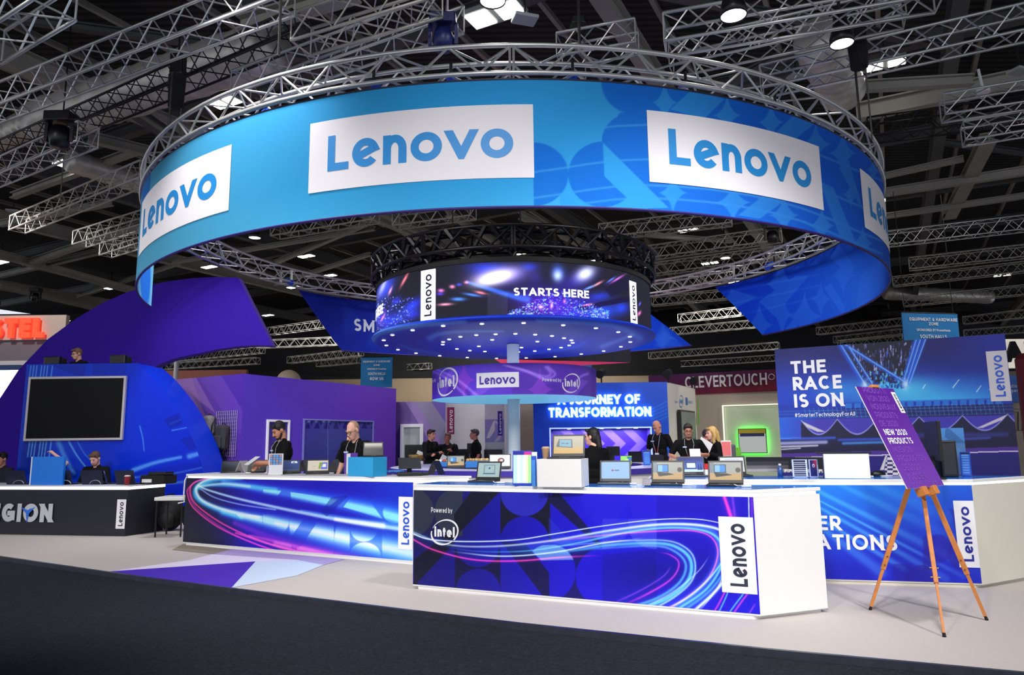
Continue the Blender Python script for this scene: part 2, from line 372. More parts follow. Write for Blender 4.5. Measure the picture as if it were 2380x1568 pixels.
def plate(name, fr, s0, s1, t0, t1, mat, parent, d=.0015, th=.0, ns=1, skew=0):
    mb = MB()
    for i in range(ns):
        a = s0+(s1-s0)*i/ns; b = s0+(s1-s0)*(i+1)/ns
        mb.quad(fr.pt(a, t0, d), fr.pt(b, t0, d), fr.pt(b, t1, d), fr.pt(a, t1, d))
    if th:
        mb.add([fr.pt(s0, t0, d), fr.pt(s0, t0, 0), fr.pt(s0, t1, d), fr.pt(s0, t1, 0), fr.pt(s1, t0, d), fr.pt(s1, t0, 0), fr.pt(s1, t1, d), fr.pt(s1, t1, 0)], [(0, 1, 3, 2), (4, 5, 7, 6), (0, 1, 5, 4), (2, 3, 7, 6)])
    return mb.build(name, mat, parent, world=True)
def logo_v(fr, s0, s1, t0, t1, parent, pm, lm, d=.002, ns=1, k=.5):
    """white plate with the brand word reading upwards"""
    p = plate('logo_plate', fr, s0, s1, t0, t1, pm, parent, d=d, ns=ns); H = t1-t0; W_ = s1-s0
    write('lettering', LOGO, fr, s0+W_*(.5+k/2), t0+H*.09, W_*k, lm, p, rot=90, w=.205, gap=.11, d=d+.002, width=H*.82); return p
def logo_h(fr, s0, s1, t0, t1, parent, pm, lm, d=.002, ns=1, fx=.8, fy=.5, oy=.22, ox=.09):
    p = plate('logo_plate', fr, s0, s1, t0, t1, pm, parent, d=d, ns=ns); H = t1-t0; W_ = s1-s0
    write('lettering', LOGO, fr, s0+W_*ox, t0+H*oy, H*fy, lm, p, w=.212, gap=.1, d=d+.003, width=W_*fx, step=.12 if ns > 1 else None); return p
def chip_mark(fr, x, y, w, mat, parent, d=.004, rot=0):
    """oval swirl around a short lower-case word, centred at (x, y), w wide"""
    mb = MB(); h = w*.42; rx, ry = w*.5, w*.39
    for a0, a1, w0, w1 in ((158, -42, .012, .05), (172, 312, .045, .03)):
        pts = []; n = 40
        for i in range(n+1):
            a = math.radians(a0+(a1-a0)*i/n); t = i/n; pts.append((a, t))
        for i in range(n):
            q = []
            for (a, t), sg in ((pts[i], 1), (pts[i+1], 1), (pts[i+1], -1), (pts[i], -1)):
                hw = w*(w0+(w1-w0)*t)*.5+w*.012*math.sin(PI*t); k = 1+sg*hw/rx
                X, Y = math.cos(a)*rx*k, math.sin(a)*ry*(1+sg*hw/ry); X, Y = X+Y*.10, Y+X*.08
                q.append(fr.pt(x+X, y+Y, d))
            mb.add(q, [(0, 1, 2, 3)])
    write('', 'intel', fr, x-w*.385, y-w*.155, w*.33, None, None, w=.235, gap=.13, d=d, width=w*.77, obj=mb)
    return weld(mb.build('chip_emblem', mat, parent, world=True))
# ================================================================== materials
WHITE = M('white_laminate', (236, 236, 234), .45); WHITE2 = M('white_vinyl', (240, 240, 244), .5); CREAM = M('cream_laminate', (226, 222, 208), .5)
LEDW = M('led_edge_glow', (235, 240, 255), .4, emit=1.1, ecol=(235, 240, 255)); BLUETOP = M('blue_gloss_top', (18, 120, 225), .12, spec=.6)
BLACK = M('black_plastic', (16, 16, 19), .4); BLACKM = M('black_matt', (11, 11, 14), .8); DARK = M('charcoal_plastic', (44, 46, 52), .45); GREYP = M('grey_plastic', (120, 124, 130), .45)
NAVY = M('navy_ink', (30, 36, 70), .5); INKB = M('blue_ink', (36, 84, 200), .5); INKC = M('cyan_ink', (30, 140, 215), .5); INKD = M('dark_blue_ink', (28, 40, 150), .5); INKK = M('slate_ink', (40, 48, 66), .5)
ALU = M('aluminium_tube', (196, 196, 196), .4, metal=.65); ALU2 = M('bright_aluminium', (212, 212, 212), .36, metal=.7, noise=.15, nscale=8); STEELK = M('black_steel', (14, 14, 17), .45, metal=.3); GREYST = M('grey_painted_steel', (92, 92, 90), .6, noise=.25, nscale=3)
PRINT = art_mat('printed_vinyl', .42); PRINTF = art_mat('printed_fabric', .8, spec=.15); SCREEN = art_mat('lit_screen', .25, emit=1.0); GLOSSP = art_mat('glossy_print', .16, spec=.5); LEDS = art_mat('led_wall', .85, emit=1.15, spec=.05)
PURPLE = M('purple_paint', (62, 42, 178), .6, noise=.06, nscale=5)
def sv(a, b=None): return a
# ================================================================== the setting
edge_px = [(-260, 1252), (0, 1291.5), (273, 1331), (534, 1365), (1000, 1422), (1211, 1447), (1780, 1506), (2380, 1561), (2800, 1599)]
edge = [G(x, y, 0) for x, y in edge_px]
fl = MB(); fl.prism([(-60, -6), (60, -6), (60, 62), (-60, 62)], -.35, -.055)
floor = fl.build('floor', M('aisle_carpet', (41, 43, 51), .95, noise=.8, nscale=45, bump=.8, spec=.1)); tag(floor, kind='structure')
pl = MB(); poly = [(p.x, p.y) for p in edge]+[(26, edge[-1].y), (30, 40), (-30, 40), (-30, edge[0].y)]
pl.prism(poly, -.054, 0)
platform = pl.build('floor_platform', M('stage_carpet', (196, 189, 186), .95, noise=.16, nscale=160, bump=.35, spec=.1)); tag(platform, kind='structure')
tr = MB()
for a, b in zip(edge[:-1], edge[1:]):
    d = (b-a).normalized(); n = V((d.y, -d.x, 0))
    tr.add([a+n*.0+V((0, 0, .004)), b+V((0, 0, .004)), b+n*.028+V((0, 0, .002)), a+n*.028+V((0, 0, .002)), a+n*.032+V((0, 0, -.054)), b+n*.032+V((0, 0, -.054))], [(0, 3, 2, 1), (3, 4, 5, 2)])
trim = tr.build('trim_1', M('edge_trim_aluminium', (92, 96, 108), .3, metal=.9, noise=.3, nscale=12)); tag(trim, kind='structure')
def inlay(pts, c, z, nm):
    mb = MB(); mb.add([G(x, y, z) for x, y in pts], [tuple(range(len(pts)-1, -1, -1))]); o = mb.build('inlay_and_shade_patch', M(nm, c, .95, noise=.1, nscale=160, spec=.1), platform, world=True)
inlay([(256, 1327), (440, 1301), (538, 1276), (802, 1299), (752, 1312), (594, 1304)], (225, 216, 240), .002, 'inlay_lilac')
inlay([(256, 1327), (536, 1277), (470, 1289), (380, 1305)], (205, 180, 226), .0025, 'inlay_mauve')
inlay([(594, 1304), (538, 1365), (690, 1337), (752, 1312), (802, 1299), (700, 1302)], (200, 216, 240), .003, 'inlay_ice')
inlay([(256, 1327), (594, 1304), (538, 1365), (400, 1348)], (80, 52, 185), .0035, 'inlay_purple')
inlay([(538, 1275), (496, 1287), (690, 1300), (752, 1312), (802, 1299)], (178, 164, 210), .004, 'painted_counter_shade')  # heather strip is the shade along the counter, painted as carpet colour
inlay([(425, 1264), (400, 1277), (496, 1287), (538, 1276)], (150, 138, 128), .0045, 'inlay_brown')
# ================================================================== welcome counters
def lip(name_t, poly, zc, parent, top=WHITE, inset=.03, topcol=None):
    """recessed glowing strip and slab on top of a counter body (poly: CCW plan)"""
    c = V((sum(p[0] for p in poly)/len(poly), sum(p[1] for p in poly)/len(poly)))
    def off(k): return [(V((p[0], p[1]))-(V((p[0], p[1]))-c).normalized()*k) for p in poly]
    g = MB(); g.prism([tuple(p) for p in off(inset)], zc, zc+.028); g.build('light_strip', LEDW, parent, world=True)
    s = MB(); s.prism([tuple(p) for p in off(-.012)], zc+.028, zc+.06); s.build('worktop', top, parent, world=True, bevel=.004)
    if topcol: q = MB(); q.prism([tuple(p) for p in off(.02)], zc+.06, zc+.062); q.build('top_inlay', topcol, parent, world=True)
def body(poly, z0, z1, parent, mat=WHITE, plinth=.045):
    c = V((sum(p[0] for p in poly)/len(poly), sum(p[1] for p in poly)/len(poly)))
    ins = [(V((p[0], p[1]))-(V((p[0], p[1]))-c).normalized()*.06) for p in poly]
    m = MB(); m.prism([tuple(p) for p in ins], 0, z0+.002); m.build('plinth', mat, parent, world=True)
    m = MB(); m.prism(poly, z0, z1); m.build('cabinet', mat, parent, world=True)
ZC = 1.045
# --- front counter
A1, B1, E1 = G(960, 1368), G(1768, 1441), G(1925, 1422)
c1 = thing('demo_counter', 'white counter with looping light trail print and oval emblem, nearest the aisle', 'counter', ((A1+B1)/2)[:2]+(0,) if False else ((A1.x+B1.x)/2, (A1.y+B1.y)/2, 0))
d1 = (B1-A1).normalized(); n1 = V((-d1.y, d1.x, 0)); dep = (E1-B1).dot(n1); D1 = A1+n1*dep
poly1 = [tuple(p[:2]) for p in (A1, B1, E1, D1)]
body(poly1, .035, ZC, c1); lip('', poly1, ZC, c1, topcol=BLUETOP)
F1 = Flat(A1, B1, 0)
def art1(X, Y, S, T):
    a = Art(X, Y, (24, 16, 205))
    a.grad((960, 0), (1420, 0), (16, 14, 120), (26, 14, 215)); a.mix(a.glow(1580, 1330, 150, 45)*.6, (18, 12, 120))
    a.mix(np.clip((1120-X)/170, 0, 1)*np.clip((1310-Y)/90, 0, 1), (27, 33, 52))
    # tiled shapes
    sh = .93
    lite = a.disc(955, 1190, 54, 56)+a.disc(1062, 1190, 52, 56)*(X < 1075); a.mix(np.clip(lite, 0, 1)*.9, (46, 54, 70))
    dk = (14, 14, 34)
    a.mix(a.poly([(1095, 1142), (1162, 1142), (1060, 1245), (1055, 1195)])*sh, dk); a.mix(a.poly([(1163, 1144), (1278, 1146), (1280, 1260), (1163, 1260)])*(1-np.clip(a.disc(1219, 1143, 56, 56)+a.disc(1219, 1258, 57, 59), 0, 1))*sh, dk)
    a.mix(a.disc(1219, 1143, 56)*.45, (58, 70, 200)); a.mix(a.poly([(1285, 1146), (1300, 1146), (1398, 1262), (1398, 1275), (1275, 1165)])*.88, (14, 12, 52)); a.mix(a.poly([(1275, 1200), (1335, 1268), (1335, 1272), (1275, 1258)])*.35, (50, 70, 220))
    a.mix(a.poly([(1165, 1258), (1220, 1262), (1276, 1330), (1277, 1395), (1262, 1385)])*.85, (12, 10, 60)); a.mix(a.poly([(962, 1300), (1040, 1240), (1060, 1240), (1056, 1262), (962, 1362)])*.9, dk)
    a.mix(a.poly([(1057, 1270), (1163, 1270), (1163, 1378), (1057, 1370)])*(1-np.clip(a.disc(1110, 1268, 50)+a.disc(1111, 1373, 52, 52), 0, 1))*.85, (10, 10, 52))
    a.mix(a.poly([(1278, 1275), (1400, 1275), (1400, 1405), (1278, 1395)])*(1-np.clip(a.disc(1278, 1328, 60, 66)+a.disc(1398, 1340, 60, 66), 0, 1))*.7, (10, 10, 66))
    a.mix(a.disc(1404, 1150, 56, 70)*(X < 1459)*.3, (44, 40, 215)); a.mix(a.disc(1515, 1150, 56, 75)*(X > 1459)*(X < 1526)*.4, (44, 36, 215)); a.mix((X > 1526)*(Y < 1300)*.22, (40, 14, 130)); a.mix(a.poly([(1400, 1290), (1526, 1275), (1526, 1440), (1400, 1425)])*.25, (10, 8, 90))
    cy = (70, 190, 250); wh = (215, 240, 255); mg = (240, 50, 140); bl = (30, 90, 240)
    fam = [([(955, 1238), (1000, 1253), (1090, 1258), (1200, 1254), (1290, 1240), (1400, 1222), (1526, 1207), (1620, 1206), (1690, 1218)], 2.2, 1.2, wh, 1),
           ([(960, 1236), (1040, 1265), (1150, 1269), (1280, 1256), (1420, 1232), (1540, 1218), (1640, 1222), (1690, 1244), (1703, 1300), (1670, 1365), (1590, 1440)], 2.6, 5.5, wh, .95),
           ([(1000, 1262), (1100, 1280), (1220, 1280), (1340, 1262), (1460, 1236), (1560, 1226), (1640, 1234), (1676, 1262), (1678, 1310), (1640, 1370), (1560, 1425)], 2.2, 4.5, cy, .95),
           ([(1040, 1280), (1160, 1292), (1280, 1284), (1400, 1262), (1500, 1250)], 2.5, 2, wh, .9),
           ([(1100, 1276), (1250, 1268), (1400, 1242), (1526, 1222), (1610, 1222), (1660, 1240), (1672, 1285), (1650, 1340), (1600, 1390), (1545, 1420)], 9, 10, bl, .7),
           ([(1180, 1284), (1300, 1282), (1420, 1266), (1530, 1262), (1580, 1275), (1606, 1305), (1598, 1350), (1550, 1390), (1470, 1420)], 4, 7, cy, 1),
           ([(1250, 1286), (1400, 1274), (1520, 1268), (1570, 1282), (1594, 1312), (1580, 1352), (1530, 1388), (1450, 1416)], 3, 5, (60, 150, 245), .9),
           ([(1220, 1275), (1330, 1266), (1430, 1258), (1540, 1255), (1590, 1270), (1614, 1300), (1610, 1345), (1570, 1385), (1500, 1425)], 2, 3.5, (150, 220, 255), .8),
           ([(958, 1252), (1010, 1278), (1100, 1300), (1200, 1303), (1300, 1295), (1400, 1290)], 2.4, 3, mg, .9),
           ([(1200, 1266), (1330, 1252), (1440, 1240), (1526, 1234), (1610, 1233), (1655, 1250), (1668, 1290), (1645, 1345), (1590, 1392), (1530, 1424)], 2, 2.6, mg, .9),
           ([(1420, 1418), (1500, 1382), (1560, 1345), (1578, 1310), (1560, 1290), (1530, 1282)], 4, 1.6, (200, 50, 170), .8), ([(1400, 1412), (1480, 1376), (1540, 1340), (1562, 1312)], 3, 2, (110, 20, 140), .8),
           ([(1478, 1420), (1560, 1378), (1620, 1330), (1650, 1290)], 3, 1.5, wh, .5), ([(1525, 1430), (1610, 1380), (1668, 1320), (1692, 1270)], 4.5, 2, (110, 215, 250), .9), ([(1560, 1437), (1650, 1372), (1700, 1300)], 6, 3, (40, 130, 245), .9),
           ([(1682, 1150), (1697, 1195), (1703, 1215)], 5, 7, (250, 50, 100), .95), ([(1702, 1150), (1708, 1200)], 3.5, 4, (120, 20, 150), .8), ([(1740, 1150), (1741, 1205)], 1.6, 1.6, wh, 1), ([(1747, 1150), (1748, 1205)], 2.5, 2.5, (150, 40, 150), .6),
           ([(1700, 1310), (1690, 1360), (1672, 1400), (1655, 1428)], 2.5, 2.5, mg, .8), ([(1700, 1340), (1690, 1380), (1668, 1428)], 2, 2, cy, .9), ([(1745, 1370), (1722, 1400), (1700, 1432)], 2.5, 2.5, (220, 60, 190), .8), ([(1735, 1370), (1712, 1400), (1690, 1430)], 2.5, 2, cy, .9), ([(1757, 1400), (1735, 1435)], 2, 2, (140, 30, 160), .9),
           ([(1620, 1425), (1665, 1370), (1690, 1310)], 1.5, 1.5, wh, .7)]
    for pts, w, w2, c, k in fam:
        m = a.streak(pts, w*.68, w2*.66); t = a.T; st, en = pts[0][0] > 970, pts[-1][1] < 1400 and pts[-1][0] < 1680
        f = np.ones_like(t)
        if st and pts[0][1] > 1200: f *= np.clip(t/.22, 0, 1)
        if en and pts[-1][1] > 1200: f *= np.clip((1-t)/.2, 0, 1)
        if w2 > w*1.5: f *= np.clip(.5+t, 0, 1)
        a.scr(m*k*f, c); a.scr(a.streak(pts, w*2.2, w2*2.0, soft=True)*k*f*.28, (30, 90, 250) if c[2] > c[0] else (140, 20, 140))
    a.scr(a.poly([(1225, 1268), (1300, 1265), (1335, 1285), (1340, 1300), (1258, 1302)])*a.disc(1278, 1330, 62, 66)*.55, (120, 220, 250))
    a.scr((a.disc(1526, 1210, 70, 66)*(X > 1460)*(X < 1526)+a.disc(1400, 1210, 65, 66)*(X > 1400)*(X < 1460)*.6)*(Y > 1205)*.3, (110, 130, 250))
    return a
print_panel('front_print', F1, 0., F1.W, .05, ZC-.002, 820, 300, art1, c1, PRINT, d=.004)
s0, t0 = F1.px(1728, 1380); s1, t1 = F1.px(1741, 1201)
logo_v(F1, s0-.18, F1.W-.012, F1.px(1722, 1378)[1], F1.px(1722, 1201)[1], c1, WHITE2, INKK, d=.008)
x, y = F1.px(1034, 1236); chip_mark(F1, x, y, .325, WHITE2, c1, d=.008)
x, y = F1.px(1003, 1190); write('lettering', 'Powered by', F1, x, y, .053, WHITE2, c1, w=.15, d=.008, width=.262)
# --- counter with the wide light swoosh
A2, B2 = G(425, 1266), G(985, 1314)
d2 = (B2-A2).normalized(); n2 = V((-d2.y, d2.x, 0)); D2 = A2+n2*.62-d2*.05; Cc = G(1062, 1106, 1.105); Cc.z = 0; C2 = B2+n2*.62+d2*.33
c2 = thing('demo_counter', 'long white counter with wide cyan and magenta light swoosh print', 'counter', ((A2.x+B2.x)/2, (A2.y+B2.y)/2, 0))
poly2 = [tuple(p[:2]) for p in (A2, B2, C2, D2)]
body(poly2, .035, ZC, c2); lip('', poly2, ZC, c2)
F2 = Flat(A2, B2, 0)
def art2(X, Y, S, T):
    a = Art(X, Y, (20, 14, 170)); a.grad((425, 0), (600, 0), (18, 18, 45), (24, 12, 180))
    a.mix(np.clip((Y-1180)/80, 0, 1)*np.clip((560-X)/120, 0, 1), (16, 18, 42)); a.grad((700, 0), (960, 0), (24, 12, 180), (20, 60, 205), m=np.clip((X-700)/200, 0, 1)*.7)
    cy = (40, 170, 245); wh = (225, 245, 255); mg = (245, 40, 130); bl = (10, 60, 225)
    up = a.poly([(612, 1137), (654, 1140), (644, 1153), (611, 1150)])+a.poly([(675, 1143), (788, 1158), (765, 1176), (677, 1164)])+a.poly([(815, 1155), (861, 1166), (890, 1206), (798, 1178)])+a.disc(917, 1190, 27, 26)
    up += a.poly([(612, 1172), (627, 1174), (627, 1180), (610, 1176)])+a.poly([(656, 1180), (698, 1188), (694, 1194), (652, 1186)])+a.poly([(720, 1192), (748, 1197), (742, 1202), (722, 1199)])+a.poly([(780, 1202), (889, 1214), (887, 1228), (800, 1216)])
    lo = a.poly([(549, 1194), (610, 1198), (611, 1262), (585, 1235)])+a.disc(640, 1200, 34, 44)*(X > 611)*(Y > 1195)*(X < 672)+a.poly([(672, 1212), (673, 1200), (705, 1206), (675, 1250)])+a.poly([(705, 1262), (738, 1212), (762, 1215), (766, 1292), (685, 1284)])
    lo += a.disc(776, 1264, 24, 52)*(X < 776)+a.disc(800, 1264, 24, 60)*(X < 813)+a.disc(846, 1228, 32, 30)*(Y > 1218)+a.disc(848, 1294, 38, 34)*(X < 888)+a.poly([(888, 1218), (960, 1226), (960, 1318), (888, 1318)])*.6
    for x0 in (0,):
        lo += a.poly([(580, 1232), (640, 1250), (600, 1278), (575, 1250)])*.7+a.disc(650, 1276, 28, 28)*.7+a.poly([(690, 1272), (720, 1262), (762, 1290), (740, 1310), (690, 1300)])*.8
    up = np.clip(up, 0, 1); lo = np.clip(lo, 0, 1); sh = np.clip(up+lo, 0, 1)
    # wide soft beams, bright where the leaf shapes cut them
    for pts, w, w2, c, k in [([(520, 1120), (600, 1134), (700, 1150), (850, 1178), (965, 1208)], 7, 22, (16, 80, 240), .8), ([(520, 1190), (600, 1206), (700, 1230), (800, 1254), (965, 1290)], 9, 36, (14, 96, 240), .85), ([(545, 1215), (640, 1252), (740, 1280), (830, 1306)], 5, 16, (110, 24, 150), .7)]: a.scr(a.streak(pts, w, w2)*k, c)
    for pts, w, w2, c, k in [([(520, 1120), (600, 1135), (700, 1152), (850, 1184), (965, 1214)], 4, 13, (120, 220, 252), 1), ([(520, 1188), (600, 1204), (700, 1228), (800, 1250), (965, 1286)], 6, 20, (170, 236, 255), 1), ([(640, 1215), (760, 1240), (880, 1268), (965, 1285)], 3, 9, (255, 255, 255), .8), ([(640, 1262), (740, 1283), (820, 1304)], 5, 9, (255, 90, 140), .8)]: a.scr(a.streak(pts, w, w2)*k*(.28+.72*sh), c)
    for pts, w, w2, c, k in [
        ([(560, 1110), (500, 1114), (468, 1124), (454, 1140), (462, 1160), (500, 1180), (560, 1200)], 5, 7, cy, .9), ([(540, 1108), (486, 1114), (462, 1126), (456, 1142), (472, 1164), (520, 1184), (600, 1202)], 2.2, 4, wh, .8), ([(460, 1132), (490, 1126), (560, 1128), (640, 1138)], 5, 5, cy, .8), ([(462, 1130), (520, 1124), (580, 1130)], 2, 3, wh, .6),
        ([(462, 1128), (480, 1137), (540, 1155), (612, 1172), (698, 1190), (815, 1212), (965, 1234)], 1.6, 5, (170, 220, 255), .9), ([(466, 1136), (500, 1156), (560, 1172), (640, 1184)], 1.6, 1.8, (130, 170, 250), .8), ([(700, 1186), (815, 1206), (965, 1228)], 3, 7, (40, 130, 245), .6), ([(780, 1206), (890, 1221)], 4, 6, wh, .9), ([(840, 1300), (900, 1308), (965, 1316)], 3, 4, (70, 180, 245), .7), ([(700, 1258), (800, 1284), (965, 1316)], 1.5, 3, (20, 40, 170), .0),
        ([(500, 1108), (458, 1118), (438, 1134), (436, 1150), (452, 1182), (510, 1226), (590, 1262), (660, 1284), (700, 1294)], 1.0, 2.0, mg, .9), ([(490, 1110), (452, 1120), (442, 1140), (456, 1172), (520, 1218), (610, 1258), (700, 1282), (770, 1298)], 1.0, 2.4, (250, 50, 110), .9), ([(520, 1108), (470, 1114), (446, 1128), (440, 1148), (460, 1184), (530, 1234), (610, 1270), (650, 1282)], 1.6, 2.0, (170, 26, 150), .7),
        ([(548, 1238), (640, 1268), (700, 1284), (740, 1292)], 2, 5, (255, 60, 110), .8), ([(580, 1244), (680, 1268), (780, 1296)], 3, 6, (250, 70, 140), .6)]:
        a.scr(a.streak(pts, w, w2)*k, c)
    a.mix(a.poly([(640, 1108), (740, 1108), (720, 1130), (660, 1130)])*.3, (50, 30, 200)); a.mix(a.poly([(770, 1155), (812, 1150), (760, 1200), (745, 1190)])*.45, (12, 20, 150))
    return a
print_panel('front_print', F2, 0., F2.px(960, 1200)[0], .05, ZC-.002, 600, 220, art2, c2, PRINT, d=.004)
logo_v(F2, F2.px(927, 1200)[0], F2.px(960, 1200)[0], F2.px(943, 1276)[1], F2.px(943, 1154)[1], c2, WHITE2, INKB, d=.008, k=.55)
# --- counter behind the easel
A3 = G(1483, 1116, ZC+.04); A3.z = 0; B3, E3 = G(2284, 1367), G(2400, 1346)
A3 = B3+(G(1926, 1356)-B3).normalized()*3.35
d3 = (B3-A3).normalized(); n3 = V((-d3.y, d3.x, 0)); e3 = (E3-B3).normalized(); E3 = B3+e3*1.15; D3 = A3+n3*((E3-B3).dot(n3))
c3 = thing('demo_counter', 'counter with cream end and blue sunray print, standing behind the easel', 'counter', ((A3.x+B3.x)/2, (A3.y+B3.y)/2, 0))
poly3 = [tuple(p[:2]) for p in (A3, B3, E3, D3)]
body(poly3, .035, ZC, c3, CREAM); lip('', poly3, ZC, c3, topcol=BLUETOP)
F3 = Flat(A3, B3, 0)
def art3(X, Y, S, T):
    a = Art(X, Y); a.grad((1960, 1110), (2000, 1350), (30, 125, 232), (24, 28, 190)); a.mix(np.clip((X-1900)/500, 0, 1)*.5, (26, 60, 205))
    for x0, y0, x1, y1, w, k in ((1880, 1130, 2280, 1330, 7, .5), (1880, 1165, 2200, 1345, 5, .6), (1940, 1120, 2280, 1280, 9, .3), (1880, 1190, 2100, 1320, 4, .6), (1880, 1150, 2240, 1340, 3, .7), (2020, 1120, 2280, 1240, 12, .25), (1880, 1205, 2050, 1330, 8, .4)):
        a.scr(a.streak([(x0, y0), (x1, y1)], w*.5, w*1.6)*k*np.clip((2330-X)/300, 0, 1), (60, 150, 240))
    for cx, cy, r in ((2180, 1275, 32), (2240, 1285, 38), (2140, 1350, 36), (2245, 1210, 30)): a.mix(a.disc(cx, cy, r, r*1.05)*.55, (36, 24, 150))
    a.mix(a.poly([(2145, 1245), (2170, 1245), (2175, 1330), (2145, 1325)])*.5, (36, 24, 150)); a.mix(a.poly([(2205, 1180), (2240, 1190), (2225, 1225)])*.5, (40, 30, 160)); a.mix(a.poly([(2075, 1310), (2120, 1310), (2130, 1360), (2075, 1355)])*.5, (30, 22, 160))
    return a
print_panel('front_print', F3, .004, F3.W-.004, .05, ZC-.002, 300, 160, art3, c3, PRINT, d=.004)
logo_v(F3, F3.px(2222, 1240)[0], F3.W-.006, F3.px(2250, 1318)[1], F3.px(2240, 1163)[1], c3, WHITE2, INKD, d=.008)
x, y = F3.px(1957, 1232); h3 = F3.px(1957, 1198)[1]-y
write('lettering', 'SMARTER', F3, F3.px(1955, 1232)[0], y, h3, WHITE2, c3, w=.2, d=.008, align='r')
x, y = F3.px(2086, 1279); write('lettering', 'INNOVATIONS', F3, x, y, h3*1.03, WHITE2, c3, w=.2, d=.008, align='r')
# ================================================================== the big hanging ring
RX, RY, RR, ZB, ZT = .038, 15.5, 7.44, 4.322, 5.914
RF = Round(RX, RY, RR, ZB); RB = Round(RX, RY, RR, ZB, inside=True)
def truss_ring(name, label, cx, cy, R, w, z0, z1, nb, mat, r=.025, rl=.012, cat='truss'):
    t = thing(name, label, cat, (cx, cy, z0)); n = nb*2
    for rad, z in ((R, z0), (R, z1), (R-w, z0), (R-w, z1)):
        m = MB(); m.path([(rad*math.cos(2*PI*i/120), rad*math.sin(2*PI*i/120), z-z0) for i in range(120)], r, 8, True); m.build('chord', mat, t, smooth=True)
    L = MB()
    def p(i, rad, z): a = 2*PI*i/n-PI/2; return V((rad*math.cos(a), rad*math.sin(a), z-z0))
    for i in range(0, n, 2):
        for rad in (R, R-w):
            L.tube(p(i, rad, z1), p(i+1, rad, z0), rl, n=5, caps=False); L.tube(p(i+1, rad, z0), p(i+2, rad, z1), rl, n=5, caps=False)
        for z in (z0, z1): L.tube(p(i, R, z), p(i+1, R-w, z), rl, n=5, caps=False); L.tube(p(i+1, R-w, z), p(i+2, R, z), rl, n=5, caps=False)
        if i % 20 == 0:
            for o in (-.06, .06):
                L.tube(p(i+o, R, z0), p(i+o, R, z1), rl, n=5); L.tube(p(i+o, R-w, z0), p(i+o, R-w, z1), rl, n=5)
    L.build('lattice', mat, t); return t
rt = truss_ring('ring_truss', 'large circular aluminium lattice truss above the big blue ring banner', RX, RY, RR+.03, .42, 6.0, 6.36, 60, ALU2, r=.031, rl=.0155)
rb = thing('ring_banner', 'huge curved blue fabric banner with white brand plates hanging from circular aluminium truss', 'banner', (RX, RY, ZB))
HB = ZT-ZB
sL = RB.px(349, 727)[0]; sR0 = RB.px(1772, 777)[0]; sR1 = RB.px(1663, 669)[0]   # cut ends of the banner
def artR(X, Y, S, T):
    a = Art(X, Y); a.grad((340, 0), (700, 0), (66, 158, 202), (48, 164, 226), ease=False)
    a.grad((700, 0), (1300, 0), (48, 164, 226), (50, 166, 240), m=(X > 700)*1.); a.grad((1300, 0), (2060, 0), (50, 166, 240), (54, 138, 232), m=(X > 1300)*1.)
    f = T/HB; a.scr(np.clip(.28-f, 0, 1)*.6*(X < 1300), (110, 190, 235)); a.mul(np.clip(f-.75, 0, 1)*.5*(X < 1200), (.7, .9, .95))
    dk = np.zeros_like(X); sx = np.where(X > 1240, 1, 0)
    m = a.disc(1472, 190, 74, 74)+a.disc(1472, 330, 74, 68)*(X > 1400)+a.disc(1240, 405, 81, 74)*(X > 1240)+a.disc(1401, 405, 80, 76)*((X < 1404)+(Y > 408+(X-1404)*.98))
    m += a.poly([(1401, 331), (1440, 262), (1520, 258), (1600, 500), (1554, 483)])+(X > 1506)*(Y > 195)
    m = np.clip(m, 0, 1)*(1-a.poly([(1401, 331), (1404, 408), (1475, 477), (1500, 484), (1554, 483)]))
    lt = a.poly([(1558, 254), (1608, 208), (1684, 230), (1636, 276)])+a.star(1545, 238, 26, 48)+a.star(1690, 268, 28, 46)+a.star(1792, 284, 26, 44)+a.poly([(1803, 308), (1850, 262), (1892, 288), (1842, 328)])
    lt += a.star(1896, 335, 32, 46)+a.star(1959, 356, 28, 50)+a.star(1564, 448, 30, 44)+a.star(1704, 470, 36, 46)+a.poly([(1716, 500), (1774, 454), (1824, 466), (1766, 508)])+a.star(1822, 500, 30, 46)+a.star(1910, 524, 26, 42)
    lt += a.poly([(1904, 420), (1937, 436), (1990, 565), (1950, 545)])+a.poly([(1950, 390), (1972, 372), (2010, 500), (2000, 480)])+a.star(2030, 396, 14, 30)+a.star(1978, 452, 18, 30)+a.star(2005, 565, 22, 40)
    lt = np.clip(lt, 0, 1)*(X > 1480)
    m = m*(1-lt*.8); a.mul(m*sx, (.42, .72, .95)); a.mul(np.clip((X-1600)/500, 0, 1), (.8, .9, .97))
    for y0 in (300, 380, 440, 470): a.scr(a.streak([(1240, y0+20), (1500, y0-10), (1800, y0+25), (2050, y0+120)], 2.5, 2.5, k=4)*m*.28*sx, (120, 200, 255))
    e = np.clip((352-X)/8, 0, 1)*np.clip((S+RR*PI/2*.90)*-1, 0, 1)
    a.mix((S < RF.px(352, 420)[0]-.03)*(a.disc(344, 470, 14, 90)+a.disc(352, 660, 12, 60)), (22, 100, 205)); a.mix((S < RF.px(350, 400)[0]-.05)*(Y < 440)*.9, (25, 110, 200))
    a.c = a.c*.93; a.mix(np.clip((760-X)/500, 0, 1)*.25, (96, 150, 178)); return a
print_panel('outer_face', RF, sL, 26.2*.48, 0, HB, 1600, 230, artR, rb, PRINTF, d=.012)
